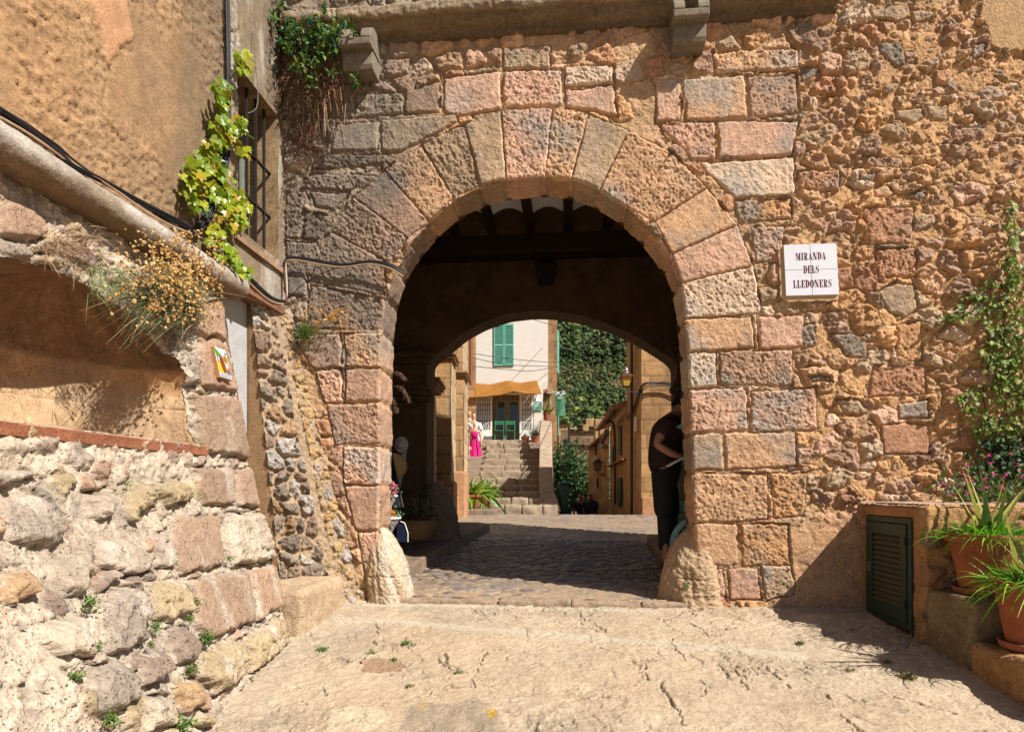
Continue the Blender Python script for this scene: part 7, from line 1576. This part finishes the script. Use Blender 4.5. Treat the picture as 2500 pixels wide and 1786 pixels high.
for p0, ya, yb in ((1452,1086,1110),(1456,1166,1190)):
    d = 21.6-.5*(p0-1436)/35; d2 = 21.6-.5*(p0+4-1436)/35
    MB(cam=True).hexa([(cpx(p0,d),d-.06,czy(yb,d)),(cpx(p0+4,d2),d2-.06,czy(yb,d2)),(cpx(p0+4,d2),d2+.05,czy(yb,d2)),(cpx(p0,d),d+.05,czy(yb,d)),(cpx(p0,d),d-.06,czy(ya,d)),(cpx(p0+4,d2),d2-.06,czy(ya,d2)),(cpx(p0+4,d2),d2+.05,czy(ya,d2)),(cpx(p0,d),d+.05,czy(ya,d))]).build('window', gs, h3)
for px, d, ya, yb, w in ((1462,24,1022,1080,.11),(1478,23,1030,1062,.16)): MB(cam=True).box(cpx(px,d)-w*1.3,cpx(px,d)+w*1.3,d,d+.5,czy(yb,d),czy(ya,d)).build('chimney', M['housewall'], h3, bevel=.02)
MB(cam=True).tube(curve([(cpx(1488,19)-.1,19,czy(1052,19)),(cpx(1471,20.6),20.6,czy(1073,20.6)),(cpx(1468,20.7),20.7,czy(1088,20.7)),(cpx(1484,19.4)-.12,19.4,czy(1089,19.4))], 20), .07, 8).build('drain_pipe', mat_plain('zinc_pipe', (150,146,130), .5, .15, 10, .4), h3, smooth=True)
def lantern(lab, px, py, d, s, glass, arm_to):
    x, z = cpx(px, d), czy(py, d); rt = thing('street_lamp', lab, 'street lamp', cp(x, d, z), 'wall lanterns of the lane')
    def q(a, b, c): return (x+a*s, d+b*s, z+c*s)
    MB(cam=True).hexa([q(-.10,-.10,0),q(.10,-.10,0),q(.10,.10,0),q(-.10,.10,0),q(-.17,-.17,.30),q(.17,-.17,.30),q(.17,.17,.30),q(-.17,.17,.30)]).build('lamp_glass', glass, rt)
    f = MB(cam=True)
    for a, b in ((-1,-1),(1,-1),(1,1),(-1,1)): f.tube([q(a*.102,b*.102,-.01),q(a*.173,b*.173,.31)], .012*s, 5)
    f.box(x-.115*s,x+.115*s,d-.115*s,d+.115*s,z-.03*s,z-.003*s); f.build('lamp_frame', M['iron'], rt)
    MB(cam=True).hexa([q(-.22,-.22,.30),q(.22,-.22,.30),q(.22,.22,.30),q(-.22,.22,.30),q(-.08,-.08,.44),q(.08,-.08,.44),q(.08,.08,.44),q(-.08,.08,.44)]).build('lamp_roof', mat_plain('brown_lamp_tin', (96,56,40), .5) if 'brown_lamp_tin' not in bpy.data.materials else bpy.data.materials['brown_lamp_tin'], rt)
    MB(cam=True).lathe([(.08*s,.44*s),(.07*s,.50*s),(.10*s,.51*s),(.05*s,.55*s),(.03*s,.6*s),(.005,.63*s)], (x,d,z), 12).build('lamp_cap', mat_plain('zinc_cap', (190,190,190), .4, .1, 20, .6) if 'zinc_cap' not in bpy.data.materials else bpy.data.materials['zinc_cap'], rt)
    ax, ad, az = arm_to; br = MB(cam=True); br.tube([(x,d,z-.03*s),(x,d,z-.16*s),(ax,ad,z-.16*s)], .016*s, 6); br.tube([(ax,ad,z-.02*s),(ax,ad,z-.45*s)], .02*s, 6)
    sp = [(ax+(x-ax)*t, ad+(d-ad)*t, z-.16*s-.16*s*(1-t)**1.5*(1+.25*math.sin(t*22))) for t in np.linspace(.05, .8, 24)]; br.tube(sp, .010*s, 5)
    for t in (.25,.5): br.tube([(ax+(x-ax)*(t+.09*math.cos(u)), ad+(d-ad)*t, z-.22*s+.05*s*math.sin(u)) for u in np.linspace(0, 6.0, 14)], .008*s, 5)
    br.build('bracket', M['iron'], rt, smooth=True)
lantern('large yellow-glazed lantern on a scrolled bracket at the ochre corner house', 1529, 942, 13.7, .66, mat_plain('amber_glass', (226,176,74), .25, .08, 6), (cpx(1568,13.96),13.96,0))
lantern('smaller dark lantern on the sandy house further down the lane', 1459, 1147, 20.4, .8, mat_plain('clear_lamp_glass', (150,146,120), .2, .1, 6), (cpx(1482,19.9)-.02,19.9,0))

# ---- distant roofs
def far_house(lab, px0, px1, d, ya, yb, roof_y, wallm, chim=(), slope=0.0):
    rt = thing('village_house', lab, 'house', cp(cpx((px0+px1)/2,d),d,czy(yb,d)), 'village houses below the hill')
    x0, x1, za, zb, zr = cpx(px0,d), cpx(px1,d), czy(yb,d)-4, czy(ya,d), czy(roof_y,d)
    MB(cam=True).box(x0,x1,d,d+7,za,zb).build('wall', wallm, rt)
    n, m = int((x1-x0)/.12)+2, 3; mb = MB(cam=True); vs = []; fs = []; n = max(n, 8)*2
    for i in range(n+1):
        x = x0-.2+(x1-x0+.4)*i/n; w = .06*(i % 2)
        vs += [(x,d-.25,zb+w+slope*(x-x0)),(x,d+5,zr+w+slope*(x-x0)),(x,d+7.2,zb+w)]
    for i in range(n): fs += [(3*i,3*i+3,3*i+4,3*i+1),(3*i+1,3*i+4,3*i+5,3*i+2)]
    mb.add(vs, fs).build('roof', M['tilesroof'], rt)
    for px, py, w in chim: MB(cam=True).box(cpx(px,d+2)-w,cpx(px,d+2)+w,d+2,d+2.6,zb-.5,czy(py,d+2)).build('chimney', M['housewall'], rt, bevel=.05)
    return rt
far_house('stone house with a bright red-tiled hip roof, below the lane', 1402, 1445, 40, 1086, 1112, 1054, M['rubblewall'])
far_house('brown stone house with a low tiled roof and thin chimney', 1380, 1450, 52, 1053, 1080, 1042, M['rubblewall'], ((1430,1036,.25),))
far_house('small pale house with a flat tiled roof at the left of the village', 1365, 1386, 48, 1034, 1070, 1028, M['housewall'])
far_house('far house with a tall pale chimney under the hill', 1430, 1475, 62, 1042, 1070, 1034, M['rubblewall'], ((1441,1021,.45),))
far_house('house wall glimpsed under the garden tree, with orange plaster', 1385, 1445, 34, 1225, 1260, 1222, mat_stone('orange_plaster', (214,150,84), var=.2, scale=3))
bl = thing('balcony', 'iron-railed balcony on the side of the white house, over the trees', 'balcony', cp(cpx(1380,29),29,czy(1100,29)))
MB(cam=True).box(cpx(1368,29),cpx(1394,29),28.6,30,czy(1101,29),czy(1095,29)).build('slab', M['rubblewall'], bl, bevel=.03)
for k in range(9): px = 1370+k*2.4; MB(cam=True).tube([(cpx(px,28.7),28.7,czy(1095,29)),(cpx(px,28.7),28.7,czy(1052,29))], .014, 5).build('baluster', M['iron'], bl)
for k in range(4): d = 28.7+k*.3; MB(cam=True).tube([(cpx(1391,28.7),d,czy(1095,29)),(cpx(1391,28.7),d,czy(1052,29))], .014, 5).build('baluster', M['iron'], bl)
MB(cam=True).tube([(cpx(1368,28.7),28.7,czy(1052,29)),(cpx(1391,28.7),28.7,czy(1052,29)),(cpx(1391,28.7),29.8,czy(1052,29))], .022, 6).build('handrail', M['iron'], bl)

# ---- bin, passers-by, garden tree
bi = thing('wheelie_bin', 'dark green wheelie bin beside the parapet', 'bin', cp(cpx(1376,16.6),16.6,-.8))
x, d, zb, zt = cpx(1376,16.6), 16.6, -.80, czy(1182,16.6); bgm = mat_plain('bin_green', (24,74,52), .45)
MB(cam=True).hexa([(x-.09,d-.2,zb),(x+.11,d-.2,zb),(x+.11,d+.25,zb),(x-.09,d+.25,zb),(x-.12,d-.28,zt),(x+.13,d-.28,zt),(x+.13,d+.3,zt),(x-.12,d+.3,zt)]).build('bin_body', bgm, bi, bevel=.02)
MB(cam=True).hexa([(x-.15,d-.32,zt),(x+.16,d-.32,zt),(x+.16,d+.33,zt),(x-.15,d+.33,zt),(x-.12,d-.29,zt+.06),(x+.13,d-.29,zt+.06),(x+.13,d+.3,zt+.08),(x-.12,d+.3,zt+.08)]).build('lid', bgm, bi, bevel=.015)
for sx in (-.1,.12): MB(cam=True).tube([(x+sx-.02,d+.28,zb+.08),(x+sx+.02,d+.28,zb+.08)], .09, 14).build('wheel', M['black'], bi)
def walker(lab, px, d, top, s, ctop, cbot, hairc, pack=None, lean=0):
    x = cpx(px, d); z = czy(top, d)-1.74*s; rt = thing('person', lab, 'person', cp(x, d, z), None)
    def j(a, b, c, r): q = cp(x+a*s, d-b*s, z+c*s); return (*q, r*s if not hasattr(r, '__len__') else (r[0]*s, r[1]*s))
    J = [j(0,0,.95,(.12,.16)), j(0,lean*.3,1.15,(.11,.15)), j(0,lean*.6,1.35,(.12,.17)), j(0,lean,1.45,.06), j(0,lean,1.55,.07), j(0,lean,1.68,.085), j(-.2,lean*.8,1.40,.055), j(-.25,.05,1.14,.045), j(-.22,.16,.95,.035), j(.2,lean*.8,1.40,.055), j(.25,.05,1.14,.045), j(.22,.16,.95,.035),
         j(-.09,0,.88,.09), j(-.10,.04,.48,.06), j(-.10,-.02,.08,.045), j(-.1,.12,.04,.04), j(.09,0,.88,.09), j(.10,.0,.48,.06), j(.10,-.1,.08,.045), j(.1,.05,.04,.04)]
    E = [(0,1),(1,2),(2,3),(3,4),(4,5),(2,6),(6,7),(7,8),(2,9),(9,10),(10,11),(0,12),(12,13),(13,14),(14,15),(0,16),(16,17),(17,18),(18,19)]
    skin('body', J, E, M['skin'], rt, 1)
    skin('shirt', [j(0,0,.92,(.15,.19)), j(0,lean*.3,1.15,(.14,.18)), j(0,lean*.6,1.37,(.13,.18)), j(-.21,lean*.8,1.40,.08), j(-.25,.03,1.2,.075), j(.21,lean*.8,1.40,.08), j(.25,.03,1.2,.075)], [(0,1),(1,2),(2,3),(3,4),(2,5),(5,6)], ctop, rt, 1)
    skin('trousers', [j(0,0,.94,(.14,.17)), j(-.09,0,.85,.11), j(-.10,.03,.3,.08), j(.09,0,.85,.11), j(.10,-.04,.3,.08)], [(0,1),(1,2),(0,3),(3,4)], cbot, rt, 1)
    skin('hair', [j(0,lean-.02,1.70,.095), j(0,lean-.03,1.62,.085)], [(0,1)], hairc, rt, 1)
    if pack: p = Vector(j(0,.26,1.25,1)[:3]); MB().sphere(tuple(p), .24*s, 14, 10, 1.15, .85, .6).build('backpack', pack, rt, smooth=True)
nv = mat_plain('navy_cloth', (34,42,70), .85, .2, 20); tl = mat_plain('teal_cloth', (30,96,116), .85, .2, 20); bh = bpy.data.materials['brown_hair']
walker('person in navy with a dark backpack, biggest of the group below the crest', 1441, 20.5, 1203, .95, nv, M['black'], M['black'], nv, .05)
walker('person in dark maroon partly hidden behind the backpacker', 1426, 21.5, 1208, .95, M['maroon'], M['black'], bh)
walker('person with pale hair in dark clothes at the left of the group', 1417, 20.8, 1204, .95, nv, M['black'], mat_plain('grey_hair', (170,166,166), .8))
walker('person in a teal top alone near the house wall below the crest', 1522, 19.0, 1203, .95, tl, nv, M['black'], tl)
def tree(name, lab, base, H, R, n, colr, leaf, group=None, nb=9, seed=0, crown_z=.62):
    b = np.array(base); rt = thing(name, lab, 'tree', tuple(b), group)
    mb = MB(); top = b+np.array([0,0,H*crown_z]); mb.tube(curve([b, b+np.array([.05*H,.02*H,H*.25]), top], 10), [H*.035*(1-.5*i/12) for i in range(13)][:len(curve([b, b, top], 10))] if False else H*.03, 7)
    cl = []
    for k in range(nb):
        a = RG.uniform(0, 6.28); r = R*RG.uniform(.3, .95); c = b+np.array([math.cos(a)*r, math.sin(a)*r, H*RG.uniform(.42, .97)]); cl.append(c); mb.tube(curve([b+np.array([0,0,H*.3]), (b+c)/2+np.array([0,0,H*.05]), c], 8), H*.012, 5)
    mb.build('trunk', M['twig'], rt, smooth=True)
    P = np.concatenate([c+rnd(n//nb, 1)*np.array([R*.30,R*.30,H*.10]) for c in cl]); m = len(P)
    leafmesh('crown', P, rnd(m, 1)+np.array([0,0,-.3]), np.array([.5,-.3,.8])+rnd(m, .5), RG.uniform(.7, 1.3, m)*leaf, LANCE, cols(m, *colr), M['leaf'], rt)
tree('garden_tree', 'dark leafy garden tree in front of the village roofs', cp(cpx(1405,27),27,-3.4), 5.1, 1.25, 5200, ((44,74,38),(58,92,44),(72,108,50),(36,62,36)), .19, nb=20)
tree('garden_tree', 'lighter green garden tree against the sandy house', cp(cpx(1432,29),29,-3.6), 5.0, 1.0, 2600, ((78,112,44),(96,130,50),(64,98,42)), .18, nb=14)
o = MB(cam=True).box(cpx(1395,25),cpx(1425,25),25,25.1,-2.6,czy(1248,25)).build('garden_wall', M['rubblewall'], None); tag(o, 'low garden wall under the dark tree', 'wall')

# ---- wires across the street
for lab, pts in (('overhead wire slanting from the church to the white house corner', ((1262,765,22),(1310,782,24),(1362,797,26.5))),('highest of the wires sagging before the white house', ((1150,862,22),(1240,875,24),(1345,884,26.5),(1372,880,26.8))),('middle wire sagging before the white house', ((1150,872,21.5),(1240,890,23.5),(1345,894,26.5))),('lowest wires sagging before the white house', ((1150,893,21),(1240,902,23.5),(1300,905,25),(1372,892,26.8))),
    ('wire crossing the hillside to the upper corner house', ((1398,800,30),(1470,838,24),(1532,846,16.2))),('wire rising across the hillside to the ochre corner', ((1366,898,27),(1460,880,20),(1530,858,16.3),(1562,848,14))),('lowest wire in front of the hillside', ((1366,903,27),(1450,896,20),(1530,888,16.3)))):
    rt_ = MB(cam=True).tube(curve([(cpx(a,d),d,czy(b,d)) for a,b,d in pts], 24), .012, 5).build('overhead_wire', M['cable'], None, smooth=True); tag(rt_, lab, 'wire', 'overhead wires')

# ---- the wooded hill
ux = np.linspace(-620, 640, 90); dd = np.linspace(110, 1700, 130); U, D = np.meshgrid(ux, dd, indexing='ij')
def hz(u, d): return czy(1046, 110)+(np.asarray(d)-110)*.36*np.clip((np.asarray(d)-60)/200, .25, 1)*(1+.00008*(np.asarray(d)-110))+18*sst(150, 400, np.asarray(d, float))*fbm(np.asarray(u), np.asarray(d), .007, 4, 801)
HZ = hz(U, D)-2; Ph = np.stack([U*cs-D*sn, U*sn+D*cs, HZ], -1).reshape(-1, 3)
rk = sst(.15, .3, fbm(U, D, .008, 4, 802))[..., None]; ch_ = lin((120,112,74))*(1-rk)+lin((196,160,128))*rk
tag(link('hills', npmesh('hills', Ph, gridfaces(90, 130), True, ch_.reshape(-1, 3)), mat_stone('hill_ground', None, var=.3, scale=.3, b1=.5, b2=.1, fine=2)), kind='structure', label='steep hillside behind the village')
PP = []; CC = []; nt_ = 0
pal = np.array([lin(c) for c in ((74,96,52),(90,110,56),(62,84,50),(104,120,62),(78,102,68),(116,128,68))])
# one ragged clump: a small ball with an uneven skin
na_, nb_ = 7, 5
th_ = np.linspace(0, 2*math.pi, na_, endpoint=False); el_ = np.linspace(-1.2, 1.57, nb_)
BT = np.array([(math.cos(e)*math.cos(t), math.cos(e)*math.sin(t), math.sin(e)) for e in el_ for t in th_])
BF = np.array([(i*na_+k, i*na_+(k+1) % na_, (i+1)*na_+(k+1) % na_, (i+1)*na_+k) for i in range(nb_-1) for k in range(na_)])
FF = []; off = 0; LP_ = []; LN_ = []; LC_ = []; LS_ = []
while nt_ < 9000:
    near = nt_ < 900; d = RG.uniform(130, 240) if near else 230+1350*RG.uniform()**1.15; u = cpx(RG.uniform(1350, 1545), d)
    if fbm(np.array([u]), np.array([d]), .008, 4, 802)[0] > .24-.10*(d > 900) and RG.uniform() < .85 and not near: continue
    big = RG.uniform() < .14; hgt = RG.uniform(4, 9.5)*(1 if d < 700 else 1.3)*(1.5 if big else 1)*(.55 if near else 1); r = hgt*RG.uniform(.17, .28); z = float(hz(u, d))-2; nt_ += 1
    c = pal[RG.integers(0, 6)]*RG.uniform(.45, 1.15)*(1+.45*float(fbm(np.array([u]), np.array([d]), .02, 3, 811)[0]))*(np.array([1.0,1.0,.8]) if near else .85)*(np.array([1.6,.9,.8]) if RG.uniform() < .012 else 1)
    cx_, cy_ = u*cs-d*sn, u*sn+d*cs
    for b in range(RG.integers(3, 6)):
        t = RG.uniform(.3, 1.0); a = RG.uniform(0, 6.28); rr = r*RG.uniform(.35, .62)*(1.25-.5*t); o = r*(1.15-t)*RG.uniform(.3, 1)
        ctr = np.array([cx_+o*math.cos(a), cy_+o*math.sin(a), z+hgt*t*.95]); V = BT*(1+RG.uniform(-.32, .32, (len(BT), 1)))*np.array([rr, rr, rr*.72])
        PP.append(ctr+V); FF.append(BF+off); off += len(BT); cb = c*RG.uniform(.8, 1.2); CC.append(np.tile(cb, (len(BT), 1))*(1+RG.uniform(-.2, .2, (len(BT), 1))))
        k = 10 if d < 600 else 3; q = unit(RG.normal(size=(k, 3))); LP_.append(ctr+q*np.array([rr, rr, rr*.72])*.95); LN_.append(q+rnd(k, .3)); LC_.append(np.tile(cb, (k, 1))*RG.uniform(.75, 1.3, (k, 1))); LS_.append(np.full(k, rr*.5))
LP_ = np.vstack(LP_); LN_ = unit(np.vstack(LN_)); LC_ = np.vstack(LC_); LS_ = np.concatenate(LS_); m = len(LP_)
D_ = unit(np.cross(LN_, rnd(m, 1))); S_ = np.cross(D_, LN_); T_ = np.array([(0,0),(.35,.5),(0,1),(-.35,.5)])
LV = LP_[:, None]+LS_[:, None, None]*(S_[:, None]*T_[None, :, :1]+D_[:, None]*T_[None, :, 1:])
FF.append(np.arange(m*4).reshape(m, 4)+off); PP.append(LV.reshape(-1, 3)); CC.append(np.repeat(LC_, 4, 0))
tag(link('pine_forest', npmesh('pine_forest', np.vstack(PP), np.vstack(FF), False, np.vstack(CC)), M['pine']), kind='stuff', label='dense pine wood covering the hillside')
